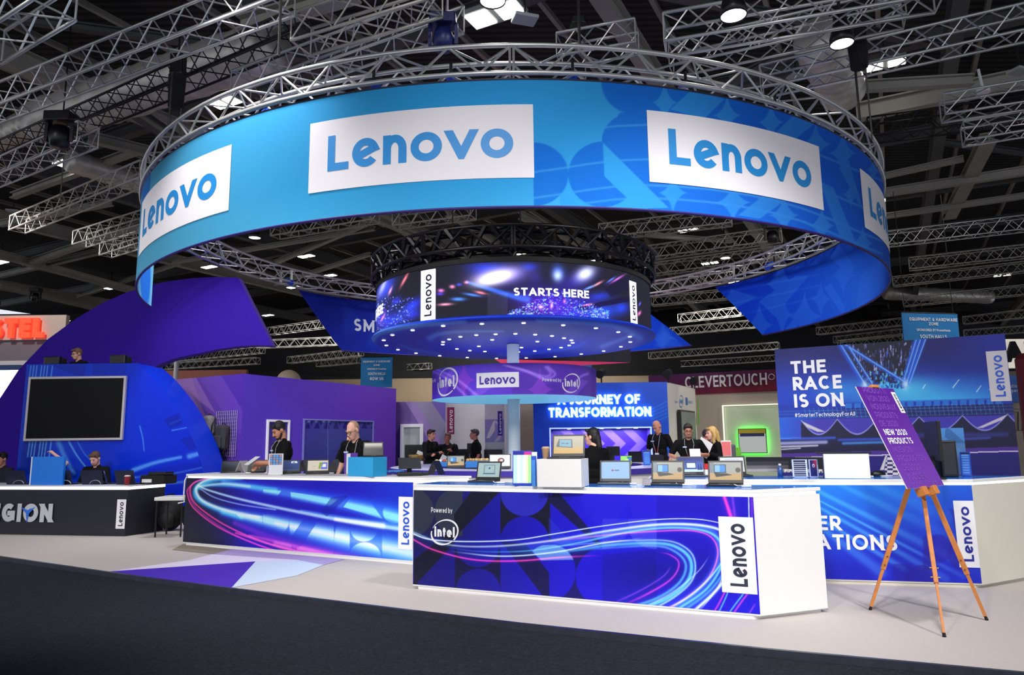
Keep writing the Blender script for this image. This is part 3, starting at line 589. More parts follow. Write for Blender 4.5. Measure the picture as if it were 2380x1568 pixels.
def artRi(X, Y, S, T):
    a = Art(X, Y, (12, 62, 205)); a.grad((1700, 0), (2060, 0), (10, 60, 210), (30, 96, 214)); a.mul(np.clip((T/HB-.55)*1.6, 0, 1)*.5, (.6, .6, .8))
    lt = a.poly([(1700, 672), (1760, 690), (1700, 720), (1690, 690)])+a.poly([(1764, 700), (1850, 640), (1880, 640), (1800, 735)])+a.star(1815, 660, 30, 60)+a.star(1765, 755, 28, 50)+a.star(1818, 730, 20, 60)+a.star(1870, 735, 36, 54)+a.poly([(1914, 668), (1932, 658), (1965, 715), (1958, 730)])
    lt += a.poly([(1825, 765), (1868, 710), (1850, 765)])+a.star(1908, 695, 20, 40)+a.poly([(1950, 565), (1985, 620), (1978, 640), (1930, 600)])+a.poly([(2000, 640), (2045, 600), (2068, 640), (2030, 690), (1990, 720)])+a.star(1960, 640, 24, 44)
    a.mix(np.clip(lt, 0, 1)*.6, (40, 104, 226))
    for k in range(5): a.scr(a.streak([(1680, 740-k*30), (1900, 690-k*26)], 2, 2, k=3)*.12, (80, 140, 255))
    return a
# right-hand return: inner skin as far as the slanted cut
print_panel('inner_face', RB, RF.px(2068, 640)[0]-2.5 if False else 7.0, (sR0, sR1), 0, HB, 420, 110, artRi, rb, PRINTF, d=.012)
print_panel('outer_face', RF, 26.2*.48, (sR0, sR1), 0, HB, 60, 20, lambda X, Y, S, T: Art(X, Y, (20, 90, 205)), rb, PRINTF, d=.012)
def artRl(X, Y, S, T):
    a = Art(X, Y, (110, 185, 225)); a.mix(a.disc(338, 640, 12, 80), (30, 110, 215)); return a
print_panel('inner_face', RB, sL, 7.0, 0, HB, 160, 12, artRl, rb, PRINTF, d=.012)
hm = MB(); pts = [RF.pt(sL+(sR0-sL)*i/160, -.012) for i in range(161)]; hm.path(pts, .02, 6); hm.build('bottom_hem', M('violet_hem', (44, 24, 110), .6), rb, world=True, smooth=True)
hm = MB(); pts = [RF.pt(sL+(sR1-sL)*i/160, HB+.012) for i in range(161)]; hm.path(pts, .018, 6); hm.build('top_hem', M('dark_hem', (30, 34, 60), .6), rb, world=True, smooth=True)
RWH = M('white_banner_patch', (238, 234, 240), .8, spec=.15)
for xa, xb, yt, yb in ((344, 537.5, None, None), (721, 1240, None, None), (1505, 1906, None, None), (2002, 2058, None, None)):
    ya, yb_ = {344: ((445, 583), (341, 496)), 721: ((288, 453), (243, 413)), 1505: ((259, 427), (342, 490)), 2002: ((398, 545), (500, 620))}[xa]
    pa = RF.px(xa, (ya[0]+ya[1])/2); pb = RF.px(xb, (yb_[0]+yb_[1])/2)
    t_hi = [RF.px(721+4, 289)[1], RF.px(1238, 244)[1]]; t_lo = [RF.px(720, 452)[1], RF.px(1240, 413)[1]]
    sa, sb = pa[0], pb[0]; t1 = sum(t_hi)/2; t0 = sum(t_lo)/2
    if xa == 2002: sb = sa+3.35
    if xa == 344: sa = sb-3.35
    if xa == 344 or xa == 2002: pass
    logo_h(RF, sa, sb, t0, t1, rb, RWH, INKC, d=.02, ns=24, fx=.82, fy=.5, oy=.27, ox=.095)
# back banner of the ring, seen past the LED drum
bb = thing('ring_banner', 'deep blue curved banner with pale capital letters hanging at far side of circular truss', 'banner', (RX, RY, ZB))
bl0, bl1 = RB.px(794, 811)[0], RB.px(694, 673)[0]; br0, br1 = RB.px(1607, 806)[0], RB.px(1470, 690)[0]
c_ = 2*PI*RR
fx = lambda s: s if s > 0 else s+c_
def artB(X, Y, S, T):
    a = Art(X, Y, (16, 40, 160)); a.grad((700, 0), (1600, 0), (20, 36, 150), (10, 62, 205))
    for p, k in (([(1520, 805), (1548, 760), (1562, 780), (1590, 806)], .5), ([(795, 700), (860, 760), (800, 780)], .15), ([(880, 705), (905, 800), (850, 805)], .15)): a.mix(a.poly(p)*k, (44, 100, 225))
    a.mix(a.star(1540, 785, 26, 36)*.5, (50, 110, 230)); a.mix(a.disc(770, 720, 40, 40)*.2, (20, 30, 120)); return a
print_panel('fabric', RB, (fx(br0), fx(br1)), (fx(bl0), fx(bl1)), 0, HB, 240, 40, artB, bb, PRINTF, d=0)
class Rev:      # inside lettering runs the other way round
    def pt(s, u, t, d=0.): return RB.pt(RBx-u, t, d)
RBx = fx(RB.px(822, 768)[0]); _t = RB.px(822, 768)[1]; _h = RB.px(826, 740)[1]-_t
write('lettering', 'SMARTER', Rev(), 0, _t, _h, M('pale_ink', (205, 212, 232), .6), bb, w=.2, gap=.2, d=.01, step=.2)
hm = MB()
hm.path([RB.pt(fx(bl0)+(fx(br0)-fx(bl0))*i/60, -.01) for i in range(61)], .02, 5); hm.build('bottom_hem', MATS['violet_hem'], bb, world=True)
# ================================================================== LED drum, its column and the round sign
DZ = 3.72
led = thing('led_drum', 'round LED wall drum with white brand strips above domed blue canopy', 'led screen', (RX, RY, DZ))
DF = Round(RX, RY, 3.0, DZ+.08); HS = 1.0
def artL(X, Y, S, T):
    a = Art(X, Y, (24, 24, 36)); r = np.random.default_rng(3); u = S
    def tile(ox, full):
        # one picture wide as an arc of 4.9 m, origin ox
        def g(x, y, rx, ry, rot, c, k): a.scr(a.glow(x, y, rx, ry, rot)*k, c)
    L = lambda x: 1180+(x-1180)
    a.scr(a.glow(1160, 640, 60, 20, -.1)*1.0, (120, 90, 255)); a.scr(a.glow(1150, 645, 42, 14, -.25)*1.5, (255, 250, 255)); a.scr(a.glow(1135, 625, 45, 16, .1)*.8, (10, 40, 240)); a.scr(a.streak([(1085, 655), (1140, 672), (1200, 690), (1225, 695)], 3, 8)*.8, (30, 90, 255))
    a.scr(a.glow(1230, 620, 20, 10)*.7, (10, 30, 220)); a.scr(a.glow(1297, 634, 14, 18, -.1)*.9, (40, 80, 230)); a.scr(a.glow(1296, 640, 10, 12)*.9, (190, 210, 240)); a.scr(a.glow(1360, 636, 22, 14, -.5)*1.2, (200, 210, 250)); a.scr(a.glow(1345, 648, 40, 20, -.4)*.6, (30, 20, 200)); a.scr(a.glow(1245, 645, 14, 14)*.4, (20, 20, 160))
    a.scr(a.glow(1290, 700, 95, 34, .12)*.75, (30, 10, 210)); a.scr(a.glow(1270, 715, 60, 26, .05)*.4, (90, 0, 150)); a.scr(a.glow(1340, 730, 70, 22, -.1)*.7, (10, 30, 220)); a.scr(a.glow(1400, 725, 34, 18, -.2)*.8, (10, 50, 230)); a.scr(a.glow(1445, 715, 16, 14, -.3)*.8, (10, 40, 230)); a.scr(a.glow(1395, 688, 26, 9, -.15)*.7, (15, 40, 225))
    a.mix(a.poly([(1340, 712), (1463, 688), (1463, 700), (1350, 722)])*.8, (16, 10, 50)); a.mix(a.poly([(1395, 660), (1463, 640), (1463, 672), (1420, 690)])*.75, (18, 16, 50))
    # picture repeats behind the left strip
    a.scr(a.glow(895, 670, 16, 34, .5)*.9, (40, 60, 250)); a.scr(a.glow(890, 665, 5, 22, .4)*.8, (190, 190, 255)); a.scr(a.glow(958, 710, 26, 12, -.6)*.9, (20, 40, 240)); a.scr(a.glow(960, 730, 20, 12, -.3)*.7, (20, 30, 230)); a.scr(a.glow(910, 745, 36, 20, -.4)*.8, (20, 40, 230)); a.scr(a.glow(885, 735, 16, 22)*.7, (60, 40, 220)); a.scr(a.glow(920, 700, 14, 8, -.7)*.8, (20, 30, 210))
    for (x, y, rx, ry, rot, c) in ((940, 650, 3, 18, .5, (255, 110, 120)), (907, 676, 2.5, 10, .4, (255, 140, 150)), (1051, 666, 6, 4, 0, (255, 130, 190)), (1084, 656, 5, 3, 0, (255, 100, 120)), (1025, 675, 7, 4, 0, (240, 110, 220)), (1035, 707, 16, 3, -.05, (255, 150, 180)), (1117, 680, 13, 3, .2, (255, 120, 130)), (1065, 695, 16, 4, 0, (60, 130, 255)), (1098, 685, 20, 3, .15, (60, 120, 255)), (1023, 683, 8, 3, 0, (60, 40, 230)), (1067, 661, 6, 3, 0, (40, 50, 240)), (1390, 659, 12, 2.5, -.5, (255, 130, 140)), (1435, 648, 18, 2.5, -.55, (200, 90, 220)), (1420, 650, 12, 2, -.6, (80, 110, 255)), (1370, 668, 14, 2.5, -.4, (90, 150, 255)), (1365, 708, 12, 2, -.2, (255, 120, 150)), (1282, 710, 3, 7, .1, (255, 170, 210)), (1257, 713, 6, 4, 0, (255, 200, 230)), (1312, 700, 3, 4, 0, (255, 120, 160)), (1230, 731, 9, 5, 0, (120, 190, 255)), (1175, 735, 8, 2, -.2, (255, 100, 160)), (1240, 738, 10, 2, 0, (255, 90, 120)), (1486, 728, 3, 6, .5, (255, 110, 190)), (1487, 706, 2, 5, .4, (80, 80, 255)), (890, 738, 2, 9, .5, (255, 110, 120))):
        a.scr(a.glow(x, y, rx, ry, rot), c)
    for _ in range(1300):
        x = r.uniform(1180, 1415); y = 742-(1-abs(x-1300)/150)*r.uniform(0, 70)*max(0, 1)+r.uniform(-4, 4)
        if y > 746: continue
        c = [(60, 80, 255), (120, 160, 255), (30, 30, 230), (90, 30, 220), (60, 170, 250)][r.integers(5)]
        w = r.uniform(.7, 1.7); msk = (np.abs(X-x) < w)*(np.abs(Y-y) < w*.8); a.scr(msk*r.uniform(.3, 1), c)
    for _ in range(300):
        x = r.uniform(870, 960); y = r.uniform(690, 775); w = r.uniform(.7, 1.7)
        a.scr((np.abs(X-x) < w)*(np.abs(Y-y) < w)*r.uniform(.2, .9), [(60, 80, 255), (30, 30, 230), (120, 170, 255)][r.integers(3)])
    a.c *= np.where(np.sin(S*60) > 2, .8, 1)[:, None]; a.mix((X > 1003)*(X < 1133)*(Y > 690)*.0, (40, 40, 50)); a.scr((X > 1133)*(X < 1180)*(Y > 680)*.25, (60, 64, 80))
    return a
print_panel('screen', DF, -4.7, 4.7, 0, HS, 1100, 190, artL, led, LEDS, d=.005)
bk = MB(); bk.lathe([(2.99, DZ+.06), (2.99, DZ+.08+HS)], (RX, RY, 0), 96, 0, 2*PI); bk.build('back_shell', BLACKM, led, world=True)
bk = MB(); bk.lathe([(3.03, DZ+.08+HS), (3.03, DZ+.17+HS), (2.8, DZ+.17+HS), (2.8, DZ+.08+HS), (3.03, DZ+.08+HS)], (RX, RY, 0), 96); bk.build('top_rim', BLACKM, led, world=True)
LEDWH = M('lit_white_strip', (240, 240, 255), .4, emit=1.0)
LEDK = M('strip_ink', (22, 22, 44), .5)
logo_v(DF, DF.px(979, 690)[0], DF.px(1013, 690)[0], .0, DF.px(996, 627)[1], led, LEDWH, LEDK, d=.012, ns=3, k=.5)
logo_v(DF, DF.px(1463, 700)[0], DF.px(1479, 710)[0], .0, DF.px(1470, 652)[1]-.02, led, LEDWH, LEDK, d=.012, ns=3, k=.5)
x, y = DF.px(1194, 687); write('caption', 'STARTS HERE', DF, x, y, DF.px(1194, 669)[1]-y, M('lit_caption', (250, 250, 255), .4, emit=1.4), led, w=.2, d=.014, width=DF.px(1368, 692)[0]-x, step=.3)
x, y = DF.px(892, 727); write('caption', 'STARTS HERE', DF, x, y, .2, MATS['lit_caption'], led, w=.2, d=.014, align='r', width=1.45, step=.3)
# canopy underside, printed with a swirl
nu, nv = 360, 60; u, v = np.meshgrid(np.linspace(0, 2*PI, nu+1), np.linspace(0, 1, nv+1)); u = u.ravel(); v = v.ravel()
prof = np.array([(3.0, .10), (3.07, .085), (3.10, .05), (3.08, .015), (3.0, -.01), (2.85, -.02), (.05, -.02)]); pr = np.interp(v, [0, .04, .08, .12, .16, .22, 1], prof[:, 0]); pz = np.interp(v, [0, .04, .08, .12, .16, .22, 1], prof[:, 1])
A_ = np.stack([RX+pr*np.cos(u), RY+pr*np.sin(u), DZ+pz], 1); X_, Y_ = proj(A_)
def artC(X, Y):
    a = Art(X, Y, (8, 26, 178)); rr = np.hypot((X-1180)/312, (Y-787)/45)
    a.mix(np.clip((rr-.6)*2, 0, 1)*.6, (12, 70, 215)); a.mix(np.clip((.62-rr)*4, 0, 1)*.6, (6, 14, 140))
    a.scr(a.streak([(1000, 785), (1020, 776), (1080, 770), (1170, 770)], 7, 2)*.6, (110, 170, 255)); a.scr(a.streak([(1360, 795), (1330, 808), (1240, 820), (1160, 825)], 3, 5)*.4, (60, 120, 250)); a.scr(a.streak([(864, 790), (885, 772), (960, 758), (1080, 748)], 9, 4)*.6, (130, 180, 245)); a.scr(a.streak([(1488, 785), (1450, 765), (1390, 752), (1250, 745)], 8, 4)*.5, (90, 160, 250)); a.scr(a.streak([(1400, 805), (1440, 790), (1470, 778)], 6, 3)*.6, (150, 180, 240)); a.scr(a.streak([(1020, 822), (960, 812), (930, 800)], 4, 2)*.35, (90, 140, 250))
    return a
o = grid_mesh('canopy', np.array(A_)-np.array([RX, RY, DZ]), linA(np.clip(artC(X_, Y_).c, 0, 1)), nu, nv, led, art_mat('canopy_print', .5, spec=.3))
dl = []
for x, y in ((892, 791), (898, 803), (925, 813), (967, 821), (1022, 827), (1086, 831), (1154, 833), (1223, 832), (1290, 829), (1351, 823), (1403, 816), (1443, 806), (1465, 795), (1464, 783), (1437, 772), (1385, 763), (1309, 756), (1217, 751), (1120, 753), (1030, 758), (959, 768), (912, 779),
             (1029, 801), (1030, 795), (1044, 789), (1070, 783), (1107, 779), (1152, 777), (1198, 776), (1244, 778), (1283, 781), (1311, 786), (1328, 791), (1331, 797), (1323, 803), (1304, 808), (1276, 812), (1243, 816), (1205, 818), (1062, 811), (1092, 815), (1127, 817), (1144, 790), (1249, 794), (1113, 805), (1212, 808)):
    p = G(x, y, DZ-.03); m = MB(); m.lathe([(0, 0), (.034, 0), (.04, .012)], (p.x, p.y, DZ-.034), 12); m.build('downlight', M('downlight_lens', (255, 255, 255), .3, emit=3), led, world=True)
bt = truss_ring('drum_truss', 'black circular lattice truss on top of the LED drum', RX, RY, 3.12, .42, 5.06, 5.46, 22, STEELK, r=.035, rl=.024)
lg = []
for i in range(22):
    a = 2*PI*(i+.5)/22; c, s = math.cos(a), math.sin(a); m = MB()
    for da, rad in ((-.125, 3.12), (.125, 3.12), (0, 2.75)):
        m.tube((rad*math.cos(a+da), rad*math.sin(a+da), .4), (2.95*c, 2.95*s, -.155), .05, .03, n=5)
    m.build('bracket', STEELK, bt)
col = MB(); col.lathe([(.135, 0), (.135, DZ-.03)], (0, 0, 0), 28); cyl = col.build('support_post', M('white_post', (205, 214, 222), .35), None, smooth=True); cyl.location = (RX-.02, RY, 0)
tag(cyl, 'white round post carrying the LED drum and the purple round sign', 'post')
SZ = P(1180, 929, RY).z; SH = P(1100, 846, RY-1.75).z-P(1100, 919, RY-1.75).z; SR = 1.79
sg = thing('round_sign', 'purple ring shaped sign with oval emblems around the white post', 'sign', (RX, RY, SZ)); SF = Round(RX, RY, SR, SZ)
def artS(X, Y, S, T):
    a = Art(X, Y, (84, 52, 172)); a.grad((990, 0), (1370, 0), (80, 50, 190), (84, 44, 160))
    for cx, cy, rx, ry in ((1060, 915, 34, 30), (1280, 925, 34, 34), (1225, 900, 36, 34), (1010, 890, 18, 26)): a.mix(a.disc(cx, cy, rx, ry)*.5, (70, 36, 140))
    for p in ([(1090, 920), (1150, 870), (1175, 872), (1115, 921)], [(1300, 925), (1345, 880), (1368, 885), (1330, 930)], [(1015, 912), (1045, 860), (1060, 856), (1035, 918)]): a.mix(a.poly(p)*.45, (130, 90, 210))
    a.mix(a.star(1078, 883, 22, 40)*.6, (140, 60, 190)); a.mix(a.star(1255, 905, 26, 44)*.6, (130, 60, 190))
    for pts in ([(1170, 848), (1215, 858), (1262, 874), (1280, 868), (1268, 852)], [(1178, 850), (1225, 864), (1265, 880), (1290, 870), (1274, 852)], [(995, 858), (1040, 880), (1085, 922)], [(1010, 856), (1060, 880), (1110, 920)], [(1330, 895), (1350, 875), (1366, 868)]): a.scr(a.streak(pts, 2, 3)*.5, (150, 120, 240))
    a.c = a.c*1.2; return a
print_panel('band', SF, -PI*SR, PI*SR, 0, SH, 400, 40, artS, sg, PRINT, d=.004)
m = MB(); m.lathe([(SR, .002), (SR-.12, .0), (.14, .012)], (0, 0, 0), 72); m.build('underside', M('blue_soffit_added_glow', (120, 205, 240), .45, emit=.35), sg)  # emission added to brighten the underside beyond the bounced light
m = MB(); m.lathe([(SR, SH), (.14, SH)], (0, 0, 0), 72); m.build('top_cover', M('violet_cover', (70, 44, 150), .6), sg)
logo_h(SF, SF.px(1108, 880)[0], SF.px(1206, 880)[0], SF.px(1157, 900)[1], SF.px(1157, 865)[1], sg, WHITE2, M('purple_ink', (74, 42, 160), .5), d=.012, ns=8, fx=.84, fy=.56, oy=.22, ox=.08)
for x, y, w in ((1038, 886, 42), (1328, 889, 39)):
    q = SF.px(x, y); chip_mark(SF, q[0], q[1]-.01, (SF.px(x+w/2, y)[0]-SF.px(x-w/2, y)[0]), WHITE2, sg, d=.012)
for x0, x1, y in ((994, 1014, 891), (1260, 1304, 886)):
    q = SF.px(x0, y); write('lettering', 'Powered by', SF, q[0], q[1], .07, WHITE2, sg, w=.15, d=.012, width=SF.px(x1, y)[0]-q[0])
# ring-shaped demo counter around the post
def arc_poly(r0, r1, a0, a1, n=64):
    return [(RX+r1*math.cos(a0+(a1-a0)*i/n), RY+r1*math.sin(a0+(a1-a0)*i/n)) for i in range(n+1)]+[(RX+r0*math.cos(a0+(a1-a0)*i/n), RY+r0*math.sin(a0+(a1-a0)*i/n)) for i in range(n, -1, -1)]
CR0, CR1 = 2.3, 3.15
rc = thing('round_counter', 'ring shaped white counter with violet top edge around the white post', 'counter', (RX+.46, RY, 0))
m = MB(); m.lathe([(CR0, 0), (CR1-.06, 0), (CR1-.06, .95), (CR0, .95)], n=72); m.build('cabinet', WHITE, rc, smooth=False)
m = MB(); m.lathe([(CR0-.04, .95), (CR1, .95), (CR1, 1.05), (CR0-.04, 1.05), (CR0-.04, .95)], n=72); m.build('top_band', M('violet_edge', (58, 40, 150), .4), rc)
m = MB(); m.lathe([(CR0, 1.052), (CR1-.03, 1.052)], n=72); m.build('worktop', M('lilac_top', (206, 198, 226), .35), rc)
# ================================================================== purple swoosh wall, gaming pod and its desk
AY = 17.4
out = [(-60, 1010), (-30, 965), (0, 925), (44, 858), (111, 788), (177, 740), (240, 703), (290, 681), (348, 662), (400, 652), (450, 646), (500, 643.5), (554, 645)]
inn = [(633, 803), (590, 802), (549, 805), (500, 812), (465, 820), (430, 827), (399, 835), (363, 850), (300, 900), (262, 980), (245, 1080), (240, 1180)]
arch = [P(x, y, AY) for x, y in out+inn]+[V((P(240, 1180, AY).x, AY, 0)), V((P(-90, 1150, AY).x, AY, 0))]
sw = thing('swoosh_wall', 'tall violet swoosh shaped wall arching over the blue gaming pod', 'wall', (arch[-1].x+2, AY, 0))
n = len(arch); fm = MB(); fm.add(arch, [tuple(range(n-1, -1, -1))])
fm.build('face', M('violet_fabric', (52, 22, 158), .75, noise=.05, nscale=2, spec=.15), sw, world=True)
fm = MB(); bk = [p+V((0, .3, 0)) for p in arch]; fm.add(arch+bk, [(i, (i+1) % n, n+(i+1) % n, n+i) for i in range(n)]+[tuple(range(n, 2*n))]); fm.build('edge', M('violet_edge_fabric', (92, 70, 178), .7), sw, world=True)
PY = 14.8; PA, PB = P(0, 1000, PY), P(520, 1000, PY); FP = Flat(PA, PB, 0)
rcv = [(318, 843), (345, 866), (370, 895), (396, 928), (418, 962), (438, 1000), (455, 1036), (470, 1084), (480, 1140), (486, 1215)]
rc_ = sorted([FP.px(x, y)[::-1] for x, y in rcv]); rt_ = np.array([a for a, b in rc_]); rs_ = np.array([b for a, b in rc_])
lf_ = [FP.px(62, 847), FP.px(39, 1088)]; pz1 = FP.px(190, 845)[1]
lfs = lambda T: lf_[1][0]+(lf_[0][0]-lf_[1][0])*(np.asarray(T)-lf_[1][1])/(lf_[0][1]-lf_[1][1])
rts = lambda T: np.interp(T, rt_, rs_)
pod = thing('gaming_pod', 'blue curved pod wall with light streak print carrying a big dark television', 'booth', ((PA.x+PB.x)/2, PY, 0))
def artP(X, Y, S, T):
    a = Art(X, Y, (4, 46, 198)); a.grad((60, 0), (480, 0), (6, 54, 200), (0, 36, 200)); bl = (120, 190, 255)
    a.mix(a.poly([(55, 1010), (110, 1010), (110, 1100), (45, 1100)])*.5, (6, 30, 130)); a.mix(a.poly([(118, 848), (200, 848), (195, 880)])*.7, (6, 36, 165)); a.mix(a.disc(250, 850, 45, 40)*(X > 215)*(Y < 885)*.6, (6, 36, 165))
    for x in (68, 75, 82, 93, 100, 107, 118): a.scr(a.streak([(x+4, 850), (x, 880)], 1.4, 1.4)*.6+a.streak([(x+1, 1026), (x-4, 1062)], 1.6, 1.2)*.7, bl)
    for pts, w, k in (([(135, 1026), (150, 1060), (172, 1100)], 6, .5), ([(160, 1026), (180, 1060), (205, 1092)], 2, .7), ([(180, 1026), (200, 1058), (235, 1085)], 1.5, .4), ([(325, 990), (332, 1020), (335, 1048)], 1.5, .5), ([(310, 1092), (360, 1075), (420, 1062)], 5, .6), ([(440, 1060), (475, 1050)], 6, .6), ([(300, 1110), (400, 1100), (470, 1086)], 2.5, .5), ([(360, 1125), (420, 1120), (475, 1112)], 3.5, .6), ([(395, 985), (420, 975)], 1.5, .5), ([(400, 1000), (435, 993)], 1.5, .5)): a.scr(a.streak(pts, w, w*.7)*k, bl)
    a.mix(a.poly([(380, 975), (415, 960), (425, 985), (395, 995)])*.6, (6, 24, 150)); a.mix(a.poly([(418, 1020), (452, 1010), (458, 1040), (440, 1045)])*.5, (6, 24, 150)); a.mix(a.poly([(300, 1100), (470, 1070), (478, 1140), (400, 1150)])*.35, (4, 20, 150))
    return a
print_panel('front_print', FP, lfs, rts, 0, pz1, 300, 220, artP, pod, art_mat('pod_print', .3, spec=.2))
m = MB(); ps = [FP.pt(float(rts(t)), t) for t in np.linspace(0, pz1, 40)]; k = len(ps); sh = V((0, 1.1, 0))
m.add(ps+[p+sh for p in ps], [(i, k+i, k+i+1, i+1) for i in range(k-1)]); m.build('side_band', M('blue_gloss_band', (4, 56, 220), .35, spec=.25), pod, world=True, smooth=True)
m = MB(); a_, b_ = FP.pt(float(lfs(pz1)), pz1), FP.pt(float(rts(pz1)), pz1); m.slab([a_+V((0, .01, 0)), b_+V((0, .01, 0)), b_+V((0, .35, 0)), a_+V((0, .35, 0))], (0, 0, -.06)); m.add([a_, a_+sh, FP.pt(float(lfs(0)), 0), FP.pt(float(lfs(0)), 0)+sh], [(0, 1, 3, 2)]); m.slab([FP.pt(float(lfs(0)), 2.0)+V((0, .02, 0)), FP.pt(float(rts(2.0)), 2.0)+V((0, .02, 0)), FP.pt(float(rts(2.0)), 2.0)+V((0, 1.08, 0)), FP.pt(float(lfs(0)), 2.0)+V((0, 1.08, 0))], (0, 0, -.08)); m.build('deck', M('blue_deck', (8, 44, 170), .5), pod, world=True)
tv = thing('television', 'large dark wall mounted television with silver frame on blue pod', 'television', tuple(FP.pt(*FP.px(176, 950), .0)))
s0, s1, t0, t1 = FP.px(65, 950)[0], FP.px(292, 950)[0], FP.px(172, 1023)[1], FP.px(185, 875)[1]
m = MB(); w = .045
for a, b, c, d in ((s0, s1, t0, t0+w), (s0, s1, t1-w, t1), (s0, s0+w, t0+w, t1-w), (s1-w, s1, t0+w, t1-w)): m.box(tuple(FP.pt((a+b)/2, (c+d)/2, .035)), (b-a, .06, d-c))
m.build('frame', M('silver_bezel', (186, 180, 184), .35, metal=.3), tv, world=True)
m = MB(); m.box(tuple(FP.pt((s0+s1)/2, (t0+t1)/2, .03)), (s1-s0-2*w, .05, t1-t0-2*w)); m.build('screen', M('dark_screen', (5, 6, 7), .45, spec=.15), tv, world=True)
def desk(px, z): p = G(px[0], px[1], z); return p
K1 = G(290, 1246); K0 = G(-260, 1240); K0 = K1+(G(0, 1241)-K1).normalized()*4.6; KR = P(384, 1131, 13.5); KR.z = 0; dk = (K1-K0).normalized()
K2 = K1+(KR-K1); K3 = K0+(KR-K1)
lg = thing('gaming_desk', 'long black reception desk with silver block letters and white brand plate', 'desk', ((K0.x+K1.x)/2, (K0.y+K1.y)/2, 0))
pk = [tuple(p[:2]) for p in (K0, K1, K2, K3)]
m = MB(); m.prism(pk, 0, .80); m.build('cabinet', M('midnight_laminate', (22, 24, 36), .45), lg, world=True)
m = MB(); m.prism(pk, .80, .85); m.build('light_strip', M('led_edge_bright', (240, 244, 255), .4, emit=2.2), lg, world=True)
m = MB(); m.prism(pk, .85, .875); m.build('worktop', M('pale_top', (205, 208, 222), .4), lg, world=True)
FK = Flat(K0, K1, 0)
x0, y0 = FK.px(122, 1213); h = FK.px(60, 1169)[1]-FK.px(60, 1211.5)[1]
SIL = M('silver_letter', (196, 200, 208), .45)
write('lettering', 'LEGION', FK, x0, y0, h, SIL, lg, w=.27, gap=.14, d=.012, depth=.01, align='r')
ox, oy = FK.px(67, 1190); m = MB()
for ang in (90, 210, 330):
    a = math.radians(ang+180); c, s = math.cos(a), math.sin(a); m.add([FK.pt(ox+c*h*.55, oy+s*h*.6, .026), FK.pt(ox-s*h*.12, oy+c*h*.12, .026), FK.pt(ox, oy, .028), FK.pt(ox+s*h*.12, oy-c*h*.12, .026)], [(0, 1, 2, 3)])
m.build('blade_emblem', M('emblem_blue', (50, 110, 225), .4), lg, world=True)
logo_v(FK, FK.px(272, 1190)[0], FK.px(293, 1190)[0], FK.px(280, 1228)[1], FK.px(283, 1160)[1], lg, WHITE2, INKK, d=.012)
# ================================================================== purple partition rooms
CW = P(567, 868, 16.0); ZW = CW.z; LW = G(388, 883, ZW); RW = G(921, 903, ZW)
def flat_top(a, b): return Flat(V((a.x, a.y, 0)), V((b.x, b.y, 0)))
FL, FRt = flat_top(LW, CW), flat_top(CW, RW)
pw = thing('partition_wall', 'violet partition with lilac diagonal stripes on its shorter face and door', 'wall', (CW.x, CW.y, 0))
def artWL(X, Y, S, T):
    a = Art(X, Y, (96, 62, 170)); a.mix(a.poly([(380, 870), (452, 870), (520, 1085), (380, 1085)])*.0, (0, 0, 0))
    a.grad((400, 870), (480, 1080), (132, 92, 176), (112, 74, 172)); a.mix(a.poly([(440, 860), (575, 860), (575, 1110), (520, 1090)]), (92, 54, 168)); a.mix(a.poly([(400, 880), (452, 870), (545, 1040), (540, 1070), (500, 960)])*.6, (150, 112, 190)); a.mix(a.poly([(455, 868), (510, 865), (567, 960), (566, 1020)])*.7, (104, 66, 178)); a.mix(a.poly([(510, 865), (575, 860), (575, 970)]), (80, 44, 164)); return a
print_panel('striped_face', FL, 0., FL.W, 0, ZW, 300, 220, artWL, pw, PRINT)
def artWR(X, Y, S, T): return Art(X, Y, (66, 44, 178)).grad((567, 0), (921, 0), (82, 54, 188), (100, 56, 180))
print_panel('plain_face', FRt, 0., FRt.W, 0, ZW, 60, 30, artWR, pw, PRINT)
m = MB(); m.add([FL.pt(0, ZW), FL.pt(FL.W, ZW), FRt.pt(FRt.W, ZW), FRt.pt(FRt.W, ZW)+V((-.3, 1, 0)), FL.pt(FL.W, ZW)+V((0, 1, 0)), FL.pt(0, ZW)+V((0, 1, 0)), FRt.pt(FRt.W, 0), FRt.pt(FRt.W, 0)+V((-.3, 1, 0))], [(0, 1, 4, 5), (1, 2, 3, 4), (2, 6, 7, 3)]); m.build('cap', PURPLE, pw, world=True)
def frame_on(name, fr, s0, s1, t0, t1, w, mat, par, d=.02, bottom=False):
    m = MB(); pc = [(s0, s1, t1-w, t1), (s0, s0+w, t0, t1-w), (s1-w, s1, t0, t1-w)]+([(s0+w, s1-w, t0, t0+w)] if bottom else [])
    for a, b, c, e in pc:
        q = [fr.pt(a, c, 0), fr.pt(b, c, 0), fr.pt(b, e, 0), fr.pt(a, e, 0)]; m.slab(q, fr.n*d)
    return m.build(name, mat, par, world=True)
dr = thing('door', 'narrow violet door with thin white frame in the violet partition', 'door', tuple(FRt.pt(FRt.px(643, 1040)[0], 0)))
a, b, t = FRt.px(617, 1040)[0], FRt.px(670, 1040)[0], FRt.px(643, 975)[1]
frame_on('door_frame', FRt, a, b, 0, t, .05, WHITE2, dr, .04); plate('door_leaf', FRt, a+.05, b-.05, 0, t-.05, M('dark_violet_door', (58, 34, 140), .5), dr, d=.006)
wn = thing('window_screen', 'wide slate blue glazed screen with dark motif border in violet partition', 'window', tuple(FRt.pt(FRt.px(784, 1040)[0], 0)))
a, b, t = FRt.px(702, 1040)[0], FRt.px(866, 1040)[0], FRt.px(784, 975)[1]
frame_on('frame', FRt, a, b, 0, t, .035, M('pale_frame', (120, 120, 190), .5), wn, .04)
